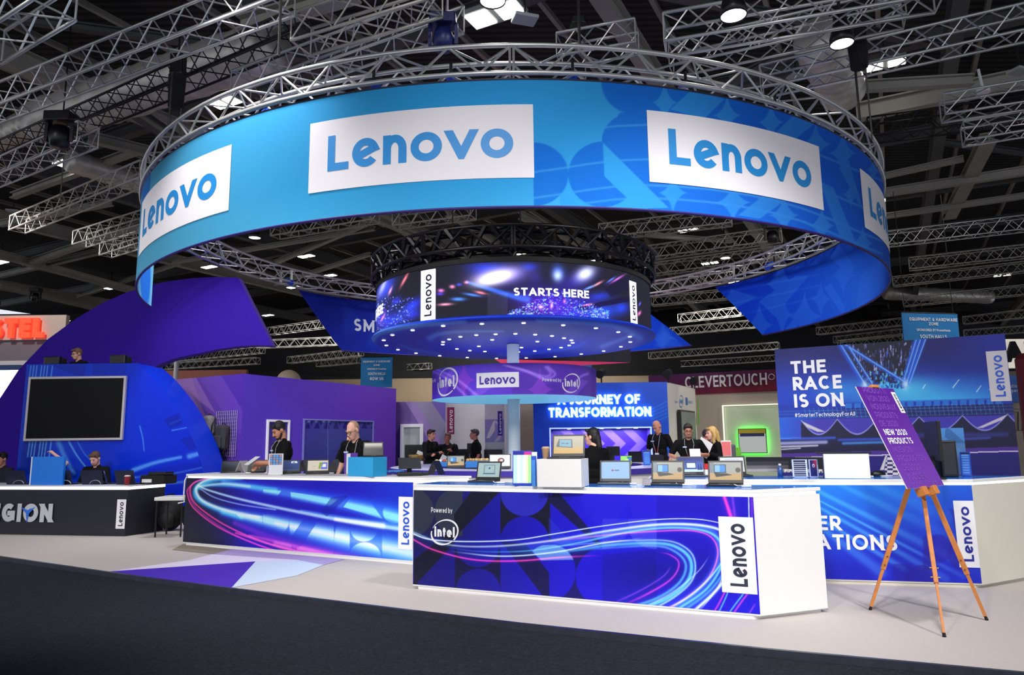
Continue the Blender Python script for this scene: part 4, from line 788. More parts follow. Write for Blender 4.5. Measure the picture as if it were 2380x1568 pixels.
def artG(X, Y, S, T):
    q = Art(X, Y, (60, 62, 140)); q.grad((700, 975), (700, 1090), (62, 60, 150), (54, 60, 130))
    for x in range(708, 866, 22): q.mix(q.poly([(x, 995), (x+5, 984), (x+9, 979), (x+14, 996), (x+9, 996)]), (34, 22, 110)); q.mix(q.poly([(x+12, 979), (x+20, 979), (x+16, 990)]), (34, 22, 110))
    for x in (718, 735, 752, 765): q.scr(q.glow(x, 979, 4, 2.5), (120, 160, 255))
    q.mix((np.abs(X-762) < .8)*.7, (110, 112, 190)); return q
print_panel('pane', FRt, a+.035, b-.035, 0, t-.035, 200, 100, artG, wn, art_mat('glazed_print', .2), d=.006)
# wire panel and bags on the striped face
wp = thing('wire_grid', 'chrome wire display grid hung on the lilac striped wall', 'display grid', tuple(FL.pt(*FL.px(528, 1000))))
a, b, c, e = FL.px(504, 1000)[0], FL.px(552, 1000)[0], FL.px(528, 1060)[1], FL.px(528, 955)[1]; m = MB()
for i in range(12): s_ = a+(b-a)*i/11; m.tube(FL.pt(s_, c, .03), FL.pt(s_, e, .03), .006, n=4)
for i in range(14): t_ = c+(e-c)*i/13; m.tube(FL.pt(a, t_, .03), FL.pt(b, t_, .03), .005, n=4)
m.build('wire_lattice', M('chrome_wire', (190, 185, 205), .3, metal=.6), wp, world=True)
def backpack(label, fr, x, y, hpx, col, tilt=0):
    s_, t_ = fr.px(x, y); H = fr.px(x, y-hpx/2)[1]-fr.px(x, y+hpx/2)[1]; o = thing('backpack', label, 'bag', tuple(fr.pt(s_, t_, .16)), math.atan2(fr.ex.y, fr.ex.x), 'backpacks on the wire grid'); W_ = H*.58
    mt = M('pack_'+label[:6], col, .8, noise=.2, nscale=30)
    b = MB(); b.box((0, 0, 0), (W_, .2, H)); x_ = b.build('shell', mt, o, bevel=.07); b = MB(); b.box((0, -.13, -H*.18), (W_*.8, .08, H*.5)); b.build('front_pocket', mt, o, bevel=.03)
    b = MB(); b.path([(-.05, .05, H*.48), (-.04, .03, H*.56), (.04, .03, H*.56), (.05, .05, H*.48)], .012); b.build('handle', BLACKM, o)
    for q in (-1, 1):
        b = MB(); b.path([(q*W_*.38, .1, H*.4), (q*W_*.55, -.02, 0), (q*W_*.5, -.02, -H*.4), (q*W_*.42, -.05, -H*.62)], .014); b.build('strap', BLACKM, o)
    return o
backpack('light grey backpack hanging highest on the wire grid', FL, 498, 989, 47, (126, 122, 128)); backpack('dark grey backpack hanging mid wire grid with loose straps', FL, 529, 1016, 58, (50, 50, 56)); backpack('charcoal backpack hanging lowest, half behind the pod', FL, 503, 1042, 42, (52, 44, 62))
# second striped wall and the pale curved wall beyond
YB = 22.0; FB = Flat(V((P(915, 1000, YB).x, YB, 0)), V((P(1062, 1000, YB).x, YB, 0))); zb = FB.px(980, 933)[1]
bw = thing('partition_wall', 'mauve partition with grey diagonal band and open white doorway', 'wall', tuple(FB.pt(FB.W/2, 0)))
def artB2(X, Y, S, T):
    a = Art(X, Y, (116, 84, 160)); a.grad((920, 0), (1050, 0), (108, 76, 148), (122, 90, 176)); a.mix(a.poly([(940, 930), (962, 930), (1050, 1060), (1050, 1085), (1030, 1075)]), (150, 122, 186)); a.mix(a.poly([(962, 930), (1000, 930), (1062, 1020), (1062, 1080)]), (140, 132, 166)); a.mix(a.poly([(1000, 930), (1062, 930), (1062, 1015)]), (110, 88, 176)); return a
print_panel('striped_face', FB, 0., FB.W, 0, zb, 260, 150, artB2, bw, PRINT)
a, b, t = FB.px(931, 1030)[0], FB.px(984, 1030)[0], FB.px(958, 985)[1]
frame_on('door_frame', FB, a, b, 0, t, .1, WHITE2, bw, .08); plate('room_beyond', FB, a+.1, b-.1, 0, t-.1, M('pale_room', (176, 184, 182), .6), bw, d=.01)
cv = Round(P(1112, 1000, 21).x, 21.2, 1.0, 0, inside=True); zc_ = P(1112, 935, 21.5).z
cw_ = thing('curved_wall', 'pale grey concave wall with lilac leaf print beyond the post', 'wall', (cv.c[0], 22.2, 0))
m = MB(); m.lathe([(1.0, 0), (1.0, zc_)], (cv.c[0], 21.3, 0), 24, PI*.0, PI); m.build('shell', M('pale_render', (206, 208, 216), .6), cw_, world=True, smooth=True)
xa, xb = P(1127, 1000, 20.6), P(1172, 1000, 20.6); FQ = Flat(V((xa.x, 20.6, 0)), V((xb.x, 20.6, 0)))
def artQ(X, Y, S, T):
    a = Art(X, Y, (150, 140, 205)); a.mix(a.poly([(1130, 1018), (1146, 980), (1150, 976), (1150, 1000), (1138, 1018)]), (222, 222, 230)); a.mix(a.disc(1150, 1002, 17, 24)*(1-a.disc(1148, 1002, 13, 20))*(X > 1150), (222, 222, 230)); a.mix((X > 1150)*.3, (170, 160, 215)); return a
print_panel('leaf_print', FQ, 0., FQ.W, FQ.px(1150, 1027)[1], FQ.px(1150, 974)[1], 50, 50, artQ, cw_, PRINT)
m = MB(); m.slab([FQ.pt(0, 0, -.002), FQ.pt(FQ.W, 0, -.002), FQ.pt(FQ.W, zc_, -.002), FQ.pt(0, zc_, -.002)], (0, .1, 0)); m.build('end_panel', MATS['pale_render'], cw_, world=True)
for x0, x1, ya, yb, c, lab, nm in ((1039, 1056, 946, 1009, (150, 20, 84), 'narrow magenta hanging banner with white vertical lettering', 'magenta_cloth'), (1157, 1168, 955, 1012, (66, 40, 160), 'narrow violet hanging banner half hidden by the white post', 'violet_cloth')):
    f = Flat(V((P(x0, 1000, 20).x, 20, 0)), V((P(x1, 1000, 20).x, 20, 0))); hb = thing('hanging_banner', lab, 'banner', tuple(f.pt(f.W/2, f.px(x0, yb)[1])))
    m = MB(); m.slab([f.pt(0, f.px(x0, yb)[1]), f.pt(f.W, f.px(x0, yb)[1]), f.pt(f.W, f.px(x0, ya)[1]), f.pt(0, f.px(x0, ya)[1])], (0, .02, 0)); m.build('cloth', M(nm, c, .7), hb, world=True)
    H = f.px(x0, ya)[1]-f.px(x0, yb)[1]; write('lettering', LOGO, f, f.W*.78, f.px(x0, yb)[1]+H*.08, f.W*.52, WHITE2, hb, rot=90, w=.19, gap=.13, d=.006, width=H*.82)
m = MB(); a, b = P(1203, 1000, 23), P(1240, 1000, 23); m.prism([(a.x, 23), (b.x, 23), (b.x, 23.8), (a.x, 23.8)], 0, P(1220, 935, 23).z+.3); o = m.build('wall_end', M('taupe_render', (150, 138, 130), .7)); tag(o, kind='structure')
m = MB(); a, b = P(1192, 1000, 26), P(1206, 1000, 26); m.prism([(a.x, 26), (b.x, 26), (b.x, 26.3), (a.x, 26.3)], 0, P(1200, 940, 26).z); o = m.build('shelf_display', M('orange_stock', (190, 92, 40), .6, noise=.8, nscale=3)); tag(o, 'orange and brown stocked display glimpsed behind the white post', 'display')
# neighbouring stands at the far side
def board(name, label, cat, x0, x1, ya, yb, Y, mat, th=.2, z0=None, kind=None):
    a, b = P(x0, (ya+yb)/2, Y), P(x1, (ya+yb)/2, Y); f = Flat(V((a.x, Y, 0)), V((b.x, Y, 0))); lo = f.px((x0+x1)/2, yb)[1] if z0 is None else z0; hi = f.px((x0+x1)/2, ya)[1]
    o = thing(name, label, cat, tuple(f.pt(f.W/2, lo)), kind=kind); m = MB(); m.slab([f.pt(0, lo), f.pt(f.W, lo), f.pt(f.W, hi), f.pt(0, hi)], (0, th, 0)); m.build('panel', mat, o, world=True); return o, f, lo, hi
o, f, lo, hi = board('fascia_sign', 'cream fascia with glowing orange block letters above the grey stand', 'sign', -120, 152, 733, 790, 24, M('cream_fascia', (196, 176, 164), .6))
q = f.px(108, 789); write('lettering', 'VESTEL', f, q[0], f.px(60, 786)[1], f.px(60, 741)[1]-f.px(60, 786)[1], M('orange_letter', (238, 72, 40), .4, emit=.7), o, w=.27, gap=.1, d=.1, depth=.12, align='r', width=2.9)
o, f, lo, hi = board('neighbour_stand', 'grey front of neighbouring stand under the cream fascia', 'booth', -120, 150, 790, 1000, 24.1, M('grey_front', (112, 106, 116), .6), z0=0)
plate('pale_panel', f, f.px(-120, 900)[0], f.px(120, 900)[0], f.px(30, 848)[1], f.px(30, 838)[1], M('pale_band', (200, 196, 200), .5), o, d=.02); plate('lit_poster', f, f.px(-60, 900)[0], f.px(46, 900)[0], f.px(20, 960)[1], f.px(20, 860)[1], M('lit_poster', (250, 250, 245), .4, emit=1.2), o, d=.03); plate('blue_header', f, f.px(-60, 900)[0], f.px(46, 900)[0], f.px(20, 860)[1], f.px(20, 848)[1], M('blue_header', (20, 50, 100), .4), o, d=.03)
o, f, lo, hi = board('stand_fascia', 'terracotta fascia of a far stand above the violet partition', 'booth', 360, 570, 860, 1000, 25, M('terracotta_board', (146, 84, 66), .7), z0=0)
m = MB(); a = P(408, 880, 22); m.tube((a.x, 22, 0), (a.x, 22, P(408, 828, 22).z), .07, n=10); o = m.build('mast', M('pale_mast', (196, 196, 200), .5)); tag(o, 'slim pale mast standing behind the gaming pod', 'post')
m = MB(); a = P(671, 887, 27); R_ = 28/FPX*27; m.ball((0, 0, 0), R_, 28); o = m.build('globe_balloon', M('cream_balloon', (226, 204, 176), .6), smooth=True); o.location = a; m = MB(); m.tube((0, 0, -R_), (0, 0, -a.z), .01, n=5); m.build('string', WHITE, o); tag(o, 'round cream balloon rising behind the violet partition', 'balloon')
# ================================================================== blue journey wall with lit niche
YJ = 19.0; FJ = Flat(V((P(1240, 1000, YJ).x, YJ, 0)), V((P(1555, 1000, YJ).x, YJ, 0))); ZJ = FJ.px(1480, 888)[1]
jw = thing('feature_wall', 'blue wall with glowing white capitals over a violet chevron niche', 'wall', tuple(FJ.pt(FJ.W/2, 0)))
def artJ(X, Y, S, T):
    a = Art(X, Y, (14, 74, 195)); a.grad((1240, 900), (1556, 1060), (18, 78, 205), (12, 76, 200)); a.mix(a.poly([(1242, 960), (1330, 1045), (1330, 1060), (1242, 1060)])*.35, (10, 60, 190)); a.mix(a.poly([(1242, 930), (1300, 930), (1242, 985)])*.3, (40, 100, 215))
    for k in range(5): a.scr(a.streak([(1515, 950+k*8), (1556, 930+k*9)], 1.5, 1.5)*.3, (40, 130, 255))
    a.mix(a.poly([(1520, 1000), (1556, 1020), (1556, 1060)])*.3, (40, 110, 225)); return a
na, nb, nt_, nz = FJ.px(1280, 1030)[0], FJ.px(1513, 1030)[0], FJ.px(1396, 995)[1], .95
print_panel('blue_face', FJ, 0., FJ.W, nt_, ZJ, 120, 50, artJ, jw, PRINT, d=.002); print_panel('blue_face', FJ, 0., na, 0, nt_, 20, 40, artJ, jw, PRINT, d=.002); print_panel('blue_face', FJ, nb, FJ.W, 0, nt_, 20, 40, artJ, jw, PRINT, d=.002)
plate('blue_face', FJ, na, nb, 0, nz, M('blue_lower', (14, 70, 190), .5), jw, d=.002)
FJ2 = Flat(FJ.O+V((0, .55, 0)), FJ.O+FJ.ex*FJ.W+V((0, .55, 0)), 0)
def artN(X, Y, S, T):
    a = Art(X, Y, (58, 32, 180)); 
    for k in range(-2, 12):
        x = 1266+k*24.5; c = (118, 92, 205) if k % 2 else (56, 30, 176)
        if k in (9, 10): c = (70, 40, 190)
        a.mix(a.poly([(x, 990), (x+25, 990), (x+67, 1030), (x+25, 1072), (x, 1072), (x+42, 1030)]), c)
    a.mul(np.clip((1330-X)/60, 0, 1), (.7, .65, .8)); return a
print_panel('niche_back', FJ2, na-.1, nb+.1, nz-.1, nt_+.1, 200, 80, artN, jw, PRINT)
m = MB(); q = [FJ.pt(na, nz), FJ.pt(nb, nz), FJ.pt(nb, nt_), FJ.pt(na, nt_)]; s_ = V((0, .55, 0)); m.add(q+[p+s_ for p in q], [(0, 1, 5, 4), (1, 2, 6, 5), (2, 3, 7, 6), (3, 0, 4, 7)]); m.build('niche_lining', PURPLE, jw, world=True)
frame_on('niche_rim', FJ, na-.03, nb+.03, nz, nt_+.03, .035, M('pale_blue_rim', (170, 200, 255), .4, emit=.6), jw, .02)
for x in (1324, 1400, 1440, 1480): p = FJ.pt(FJ.px(x, 1000)[0], nt_-.012); m = MB(); m.lathe([(0, 0), (.05, 0), (.06, .01)], (p.x, p.y+.15, p.z), 10); m.build('downlight', MATS['downlight_lens'], jw, world=True)
NEON = M('neon_letter', (250, 252, 255), .4, emit=2.6, ecol=(225, 235, 255)); 
def neon(t, x0, x1, y, hh):
    a_, b_ = FJ.px(x0, y)[0], FJ.px(x1, y)[0]; z_ = FJ.px((x0+x1)/2, y)[1]; h_ = FJ.px(1400, y-hh)[1]-FJ.px(1400, y)[1]
    write('neon_lettering', t, FJ, a_, z_, h_, M('neon_halo', (40, 110, 255), .4, emit=1.5, ecol=(50, 110, 255)), jw, w=.3, gap=.05, d=.01, width=b_-a_); return write('neon_lettering', t, FJ, a_, z_, h_, NEON, jw, w=.2, gap=.15, d=.04, depth=.02, width=b_-a_)
neon('A JOURNEY OF', 1296, 1487, 939, 22); neon('TRANSFORMATION', 1275, 1513, 968.5, 22.5)
ja, jb = V((FJ.pt(FJ.W, 0).x, YJ, 0)), V((P(1621, 1000, 21.6).x, 21.6, 0)); FS = Flat(ja, jb, 0)
m = MB(); m.slab([FS.pt(0, 0, -.01), FS.pt(FS.W, 0, -.01), FS.pt(FS.W, ZJ, -.01), FS.pt(0, ZJ, -.01)], tuple(FS.n*-.2)); m.build('cream_return', M('cream_board', (214, 208, 196), .6), jw, world=True)
m = MB(); q = [FJ.pt(0, ZJ), FJ.pt(FJ.W, ZJ), FS.pt(FS.W, ZJ), FJ.pt(0, ZJ)+V((0, 2, 0))]; m.add(q, [(0, 1, 2, 3)]); m.build('cap', M('blue_cap', (14, 60, 170), .5), jw, world=True)
x, y = FS.px(1583, 932); chip_mark(FS, x, y, .42, M('emblem_teal', (40, 110, 190), .5), jw, d=.01); x, y = FS.px(1568, 935); write('lettering', 'Powered by', FS, x, y, .06, MATS['emblem_teal'], jw, w=.14, d=.01, width=.3)
x, y = FS.px(1594, 940); m = MB()
for i in (0, 1):
    for j in (0, 1): m.quad(FS.pt(x+i*.1, y+j*.11, .01), FS.pt(x+.09+i*.1, y+j*.11, .01), FS.pt(x+.09+i*.1, y+.1+j*.11, .01), FS.pt(x+i*.1, y+.1+j*.11, .01))
m.build('pane_logo', MATS['emblem_teal'], jw, world=True); write('lettering', 'Windows 10', FS, x+.24, y+.05, .11, MATS['emblem_teal'], jw, w=.13, d=.01, width=.5)
tw = thing('television', 'dark wall television mounted on the cream end of the blue feature wall', 'television', tuple(FS.pt(*FS.px(1590, 985))))
s0, s1, t0, t1 = FS.px(1573, 985)[0], FS.px(1607, 985)[0], FS.px(1590, 1023)[1], FS.px(1590, 954)[1]
m = MB(); m.slab([FS.pt(s0, t0, .03), FS.pt(s1, t0, .03), FS.pt(s1, t1, .03), FS.pt(s0, t1, .03)], tuple(FS.n*.09)); m.build('case', BLACK, tw, world=True); plate('screen', FS, s0+.05, s1-.05, t0+.05, t1-.05, M('grey_screen', (110, 112, 112), .3), tw, d=.125)
gb = thing('hanging_banner', 'green narrow vertical banner at the end of the cream return', 'banner', tuple(FS.pt(FS.W-.05, 1.6))); m = MB(); q = [FS.pt(*FS.px(1618, 987), .05), FS.pt(FS.W+.1, FS.px(1618, 987)[1], .05), FS.pt(FS.W+.1, FS.px(1618, 925)[1], .05), FS.pt(*FS.px(1618, 925), .05)]; m.slab(q, (0, .02, 0)); m.build('cloth', M('lime_cloth', (104, 176, 50), .7), gb, world=True)
def ceiling_spot(lab, p, aim, mat=BLACKM):
    o = thing('spotlight', lab, 'lamp', tuple(p), 0, 'black spotlights clipped to stand tops'); d = V(aim).normalized()
    m = MB(); m.tube((0, 0, 0), (0, 0, .22), .02); m.build('arm', mat, o); m = MB(); c = V((0, 0, .26)); m.tube(c-d*.13, c+d*.13, .09, .12, n=12); m.build('housing', mat, o); return o
for (x, y, Y, lab) in ((1553, 889, 19.05, 'black spotlight on top corner of the blue feature wall'), (1615, 903, 21.4, 'black spotlight on far end of the cream return'), (1398, 889, 19.1, 'black spotlight on top edge of the blue feature wall beside round sign')):
    ceiling_spot(lab, P(x, y, Y), (-.5, -.8, -.35))
# ================================================================== plum fascia stand and green lit niche
YT = 23.5; TA, TB = P(1509, 900, 24.6), P(1830, 890, 22.6); FT = Flat(TA, TB, 0)
cs = thing('stand', 'beige stand with plum fascia, white capitals and green lit niche', 'booth', tuple(FT.pt(FT.W/2, 0)))
t0, t1 = FT.px(1700, 913)[1], FT.px(1700, 863)[1]
print_panel('fascia', FT, 0., FT.W, t0, t1, 60, 20, lambda X, Y, S, T: Art(X, Y).grad((1509, 0), (1810, 0), (62, 22, 72), (108, 18, 44)).grad((0, 865), (0, 915), (70, 20, 80), (128, 14, 34), m=.5), cs, PRINT, d=.05)
x0, x1 = FT.px(1594, 897)[0], FT.px(1784, 897)[0]; write('lettering', 'CLEVERTOUCH', FT, x0, FT.px(1690, 898)[1], FT.px(1690, 871)[1]-FT.px(1690, 898)[1], M('chalk_letter', (214, 208, 206), .5), cs, w=.17, gap=.13, d=.06, depth=.03, width=x1-x0)
a = np.array([FT.px(1789, 876)[0]+.06, FT.px(1787, 876)[1]]); m = MB(); m.path([FT.pt(a[0]+.09*math.cos(q*.5), a[1]+.09*math.sin(q*.5), .07) for q in range(13)], .012, 4); m.build('registered_mark', MATS['chalk_letter'], cs, world=True)
BEI = M('beige_board', (176, 162, 146), .65); PGR = M('pale_green_board', (206, 218, 186), .6)
m = MB(); m.slab([FT.pt(1.3, 0), FT.pt(FT.W, 0), FT.pt(FT.W, t0), FT.pt(1.3, t0)], (0, .2, 0)); m.build('back_board', BEI, cs, world=True)
s0, s1, tt = FT.px(1682, 1000)[0], FT.px(1830, 1000)[0], FT.px(1700, 941)[1]; frame_on('niche_frame', FT, s0, s1+.3, 0, tt, .035, M('white_lit_frame', (245, 250, 235), .4, emit=.5), cs, .1)
plate('niche_back', FT, s0+.06, s1, 0, tt-.06, PGR, cs, d=.02)
m = MB(); sa, sb, ta, tb = FT.px(1714, 1020)[0], FT.px(1788, 1020)[0], FT.px(1750, 1056)[1], FT.px(1750, 992)[1]
m.slab([FT.pt(sa+.08, ta+.07, .10), FT.pt(sb-.08, ta+.07, .10), FT.pt(sb-.08, tb-.07, .10), FT.pt(sa+.08, tb-.07, .10)], tuple(FT.n*.02)); m.build('green_backlight', M('green_glow', (70, 250, 70), .4, emit=3.5), cs, world=True)
sc = thing('wall_display', 'white wall display edged in black glowing green around its rim', 'television', tuple(FT.pt((sa+sb)/2, ta))); sa += .06; sb -= .06; ta += .05; tb -= .05
m = MB(); m.slab([FT.pt(sa, ta, .13), FT.pt(sb, ta, .13), FT.pt(sb, tb, .13), FT.pt(sa, tb, .13)], tuple(FT.n*.06)); m.build('case', BLACK, sc, world=True)
plate('screen', FT, sa+.02, sb-.02, ta+.02, tb-.16, M('pale_screen', (186, 192, 190), .3, emit=.25), sc, d=.195); plate('yellow_header', FT, sa+.02, sb-.02, tb-.15, tb-.02, M('mustard', (186, 168, 40), .5), sc, d=.195); plate('blue_header', FT, sa+.06, sb-.06, tb-.25, tb-.16, M('ink_strip', (36, 44, 100), .5), sc, d=.198)
gp = thing('plinth', 'small lime green and white plinth beside the green lit niche', 'plinth', tuple(P(1711, 1075, 20))); m = MB(); a = P(1700, 1045, 20); b = P(1722, 1045, 20); m.prism([(a.x, 20), (b.x, 20), (b.x, 20.5), (a.x, 20.5)], 0, P(1711, 1040, 20).z); m.build('block', M('lime_side', (120, 205, 60), .5), gp, world=True)
# ================================================================== race print wall behind the easel counter
ZR = 2.92; RA, RBp = G(1800, 812, ZR), G(2335, 775, ZR); RA.z = RBp.z = 0; FR_ = Flat(RA, RBp, 0)
rw = thing('graphic_wall', 'blue night stadium print wall with white block slogan and grey brand plate', 'wall', tuple(FR_.pt(FR_.W/2, 0)))
def artG2(X, Y, S, T):
    a = Art(X, Y, (22, 30, 120)); k = lambda y, x: y-.045*(x-2080)
    Yw = Y+(X-2080)*(.045*np.clip((1060-Y)/200, -.2, 1.3)); r = np.random.default_rng(5)
    a.grad((0, 800), (0, 930), (26, 30, 105), (20, 60, 190)); a.mix(np.clip((Yw-870)/60, 0, 1)*np.exp(-((X-2180)/190)**2)*.95, (60, 170, 232)); a.mix(a.glow(2100, 905, 80, 30)*.8, (80, 200, 240)); a.mix(a.glow(1960, 905, 60, 26)*.6, (50, 150, 230)); a.mix(np.clip((X-2180)/120, 0, 1)*np.clip((885-Yw)/60, 0, 1)*.9, (22, 36, 150)); a.mix(np.clip((Yw-905)/50, 0, 1)*np.clip((2060-X)/150, 0, 1)*.4, (18, 44, 150))
    # steel arch with night inside
    a.mix(a.poly([(1955, 800), (2145, 786), (2118, 860), (2100, 890), (2010, 892)]), (24, 26, 50))
    for _ in range(150): x = r.uniform(1975, 2125); y0 = r.uniform(795, 870); L = r.uniform(4, 18); a.scr(((np.abs(X-x) < .8)*(Y > y0)*(Y < y0+L))*a.poly([(1965, 798), (2140, 788), (2112, 870), (2095, 890), (2012, 892)])*r.uniform(.3, .9), [(150, 140, 220), (60, 90, 230), (190, 200, 255)][r.integers(3)])
    for _ in range(120): x = r.uniform(2005, 2105); y = r.uniform(865, 900); a.mix((np.abs(X-x) < 2)*(np.abs(Y-y) < 4)*.8, [(14, 30, 110), (90, 200, 240), (20, 60, 180)][r.integers(3)])
    for pts, w in (([(1952, 800), (2010, 895)], 6), ([(1962, 800), (2106, 890)], 5), ([(1972, 806), (2025, 890)], 3), ([(2138, 786), (2104, 895)], 7), ([(2150, 786), (2112, 890)], 4), ([(2128, 788), (2100, 880)], 4)): a.mix(a.streak(pts, w, w*.8)*.9, (34, 84, 220)); a.scr(a.streak([(p[0]+2, p[1]) for p in pts], 1.3, 1.3)*.7, (120, 190, 255))
    a.scr(a.glow(2010, 895, 8, 12)*.8, (200, 240, 255)); a.scr(a.glow(2104, 893, 8, 12)*.8, (200, 240, 255))
    for x, y, dx, dy in ((2145, 902, 6, -9), (2215, 900, 14, -18), (2300, 905, 18, -24), (2270, 910, 10, -14)): a.scr(a.streak([(x, y), (x+dx, y+dy)], 1.2, .8)*.8, (210, 235, 255))
    # stadium tiers
    a.mix(np.clip((Yw-930)/6, 0, 1), (20, 52, 170)); 
    for i in range(18): x = 1965+i*20.5; a.mix(((X > x)*(X < x+15)*(Yw > 934)*(Yw < 945))*.7*(X > 1950), (40, 130, 220))
    a.mix((Yw > 945)*1., (26, 34, 96)); a.mix(np.clip((2100-X)/250, 0, 1)*(Yw > 945)*.8, (22, 66, 190))
    for i in range(44): x = 1870+i*10.7; a.scr((np.abs(X-x-(Yw-945)*.2) < .9)*(Yw > 943)*(Yw < 968)*.4, (50, 140, 235))
    for y in (950, 957, 966): a.scr((np.abs(Yw-y) < .8)*.35, (70, 140, 240))
    a.mix((Yw > 970)*1., (62, 54, 170)); a.mix(np.clip((1900-X)/80, 0, 1)*(Yw > 965)*.8, (30, 100, 220))
    # scalloped barrier
    Yt = Y+(X-2080)*.03
    def sc_(x0, x1, d): return np.where((X >= x0)*(X < x1), 970+d*np.sin(PI*np.clip((X-x0)/(x1-x0), 0, 1)), 0)
    cur = sc_(1862, 1946, 34)+sc_(1946, 2040, 36)+sc_(2040, 2136, 34)+sc_(2136, 2237, 34)+sc_(2237, 2342, 36)+sc_(2342, 2440, 34)
    a.mix((Yt > cur)*(X > 1862), (24, 24, 62)); ln = np.exp(-((Yt-cur)/1.8)**2)*(X > 1862); a.scr(ln*.8, (150, 160, 250))
    a.mix(a.poly([(1862, 978), (1918, 1003), (1900, 1003), (1875, 992)]), (196, 190, 205)); a.mix(a.poly([(2342, 962), (2270, 994), (2284, 994), (2330, 975)]), (196, 190, 205))
    a.mix((Yt > 1012)*1., (24, 22, 60)); 
    for x0, x1, y, w, c in ((1815, 1940, 1020, 3, (40, 80, 220)), (1815, 1920, 1030, 4, (170, 180, 240)), (1815, 1900, 1038, 2, (230, 230, 250)), (1950, 2080, 1022, 3, (30, 70, 210)), (1960, 2060, 1030, 3, (50, 140, 240)), (2240, 2300, 1020, 3, (40, 60, 150)), (1815, 1860, 1044, 1.5, (220, 220, 240)), (2100, 2340, 1012, 5, (30, 36, 100))): a.scr(a.streak([(x0, y+.0*(x0)), (x1, y-3)], w, w)*.75, c)
    a.mix((Yt > 1046)*(Yt < 1055), (70, 44, 140)); a.mix((Yt > 1055)*(Yt < 1057.5), (200, 190, 225)); a.mix((Yt >= 1057.5)*1., (34, 28, 120)); a.mix(a.poly([(2220, 1058), (2380, 1058), (2380, 1120), (2290, 1120)])*.4, (24, 26, 90))
    fl_ = a.poly([(2062, 1058), (2090, 1058), (2102, 1110), (2052, 1110)])
    chk = ((np.floor((Y-1058)/5)+np.floor((X-2075)/13)) % 2) == 0; a.mix(fl_*chk, (216, 214, 226)); a.mix(fl_*(~chk), (44, 32, 110)); a.mix(a.poly([(2058, 1058), (2062, 1058), (2054, 1092), (2045, 1092)]), (205, 202, 214)); return a
print_panel('print', FR_, 0., FR_.W, .9, ZR, 480, 280, artG2, rw, PRINT, d=.004)
m = MB(); m.slab([FR_.pt(0, 0), FR_.pt(FR_.W, 0), FR_.pt(FR_.W, ZR), FR_.pt(0, ZR)], tuple(FR_.n*-.08)); m.build('board', M('navy_board', (30, 32, 80), .6), rw, world=True)
for t, x0, x1, y, hh in (('THE', 1839, 1921, 869, 29.5), ('RACE', 1844, 1958, 907, 31), ('IS ON', 1847, 1962, 947, 31)):
    q = FR_.px(x0, y); write('slogan_lettering', t, FR_, q[0], q[1], FR_.px(x0, y-hh)[1]-q[1], WHITE2, rw, w=.22, gap=.15, d=.01, width=FR_.px(x1, y)[0]-q[0])
q = FR_.px(1848, 969); write('slogan_lettering', '#SmarterTechnologyForAll', FR_, q[0], q[1], FR_.px(1848, 960)[1]-q[1], WHITE2, rw, w=.13, gap=.14, d=.01, width=FR_.px(1988, 967)[0]-q[0])
logo_v(FR_, FR_.px(2297, 875)[0], FR_.W-.005, FR_.px(2325, 932)[1], FR_.px(2320, 815)[1], rw, M('grey_plate', (200, 196, 204), .5), INKB, d=.01)
# low print strip on the rear edge of the easel counter
La, Lb = P(1735, 1085, 9.9), P(1925, 1085, 9.3); FLo = Flat(La, Lb, 0)
ls = thing('low_screen', 'low grey and black blurred print strip on rear of the easel counter', 'screen panel', tuple(FLo.pt(FLo.W/2, 1.1)))
def artLo(X, Y, S, T):
    a = Art(X, Y, (24, 24, 34)); a.grad((0, 1070), (0, 1110), (30, 30, 44), (190, 190, 196), m=np.clip((1840-X)/60, 0, 1))
    for y, c in ((1075, 60), (1084, 110), (1092, 200), (1100, 225)): a.scr(a.streak([(1735, y), (1830, y-1)], 3, 3)*.5, (c, c, c))
    for x in (1822, 1832, 1866, 1878, 1902): a.mix(a.poly([(x, 1090), (x+9, 1090), (x+11, 1104), (x+2, 1104)])*(1-a.disc(x+6, 1097, 2.2)), (215, 214, 218))
    return a
print_panel('print', FLo, 0., FLo.W, 1.106, FLo.px(1830, 1062)[1], 140, 50, artLo, ls, PRINT, d=.004); m = MB(); zt = FLo.px(1830, 1062)[1]; m.slab([FLo.pt(0, 1.106), FLo.pt(FLo.W, 1.106), FLo.pt(FLo.W, zt), FLo.pt(0, zt)], tuple(FLo.n*-.03)); m.build('board', BLACKM, ls, world=True)
# ================================================================== things past the race wall, hall signs
o, f, lo, hi = board('fascia_sign', 'lit cream fascia with heavy black capitals past the race print wall', 'sign', 2325, 2480, 787, 853, 15, M('lit_fascia', (250, 240, 225), .5, emit=.35)); q = f.px(2334, 842); write('lettering', 'AP', f, q[0], q[1], f.px(2350, 794)[1]-f.px(2350, 842)[1], BLACKM, o, w=.27, d=.02, depth=.06)
o, f, lo, hi = board('poster', 'blue poster with white words past the race print wall', 'poster', 2330, 2377, 872, 934, 15.2, M('poster_blue', (16, 96, 190), .4)); K_ = f.px(2350, 900)[0]
for t, y, h_ in (('Solution', 900, 8), ('Expert', 911, 8)): q = f.px(2369, y); write('lettering', t, f, q[0], q[1], .07, WHITE2, o, w=.15, d=.01, align='r')
o, f, lo, hi = board('stand_wall', 'beige board with dark bracket motif past the race print wall', 'booth', 2320, 2480, 934, 1130, 15.4, BEI, z0=0); m = MB()
for (x0, y0, x1, y1) in ((2350, 950, 2374, 1000), (2344, 957, 2364, 1000)):
    c = [f.pt(*f.px(x, y), .03) for x, y in ((x0, y0), (x1, y0), (x1, y1), (x0, y1))]; m.path(c, .012, 4, True)
m.build('bracket_frame', DARK, o, world=True)
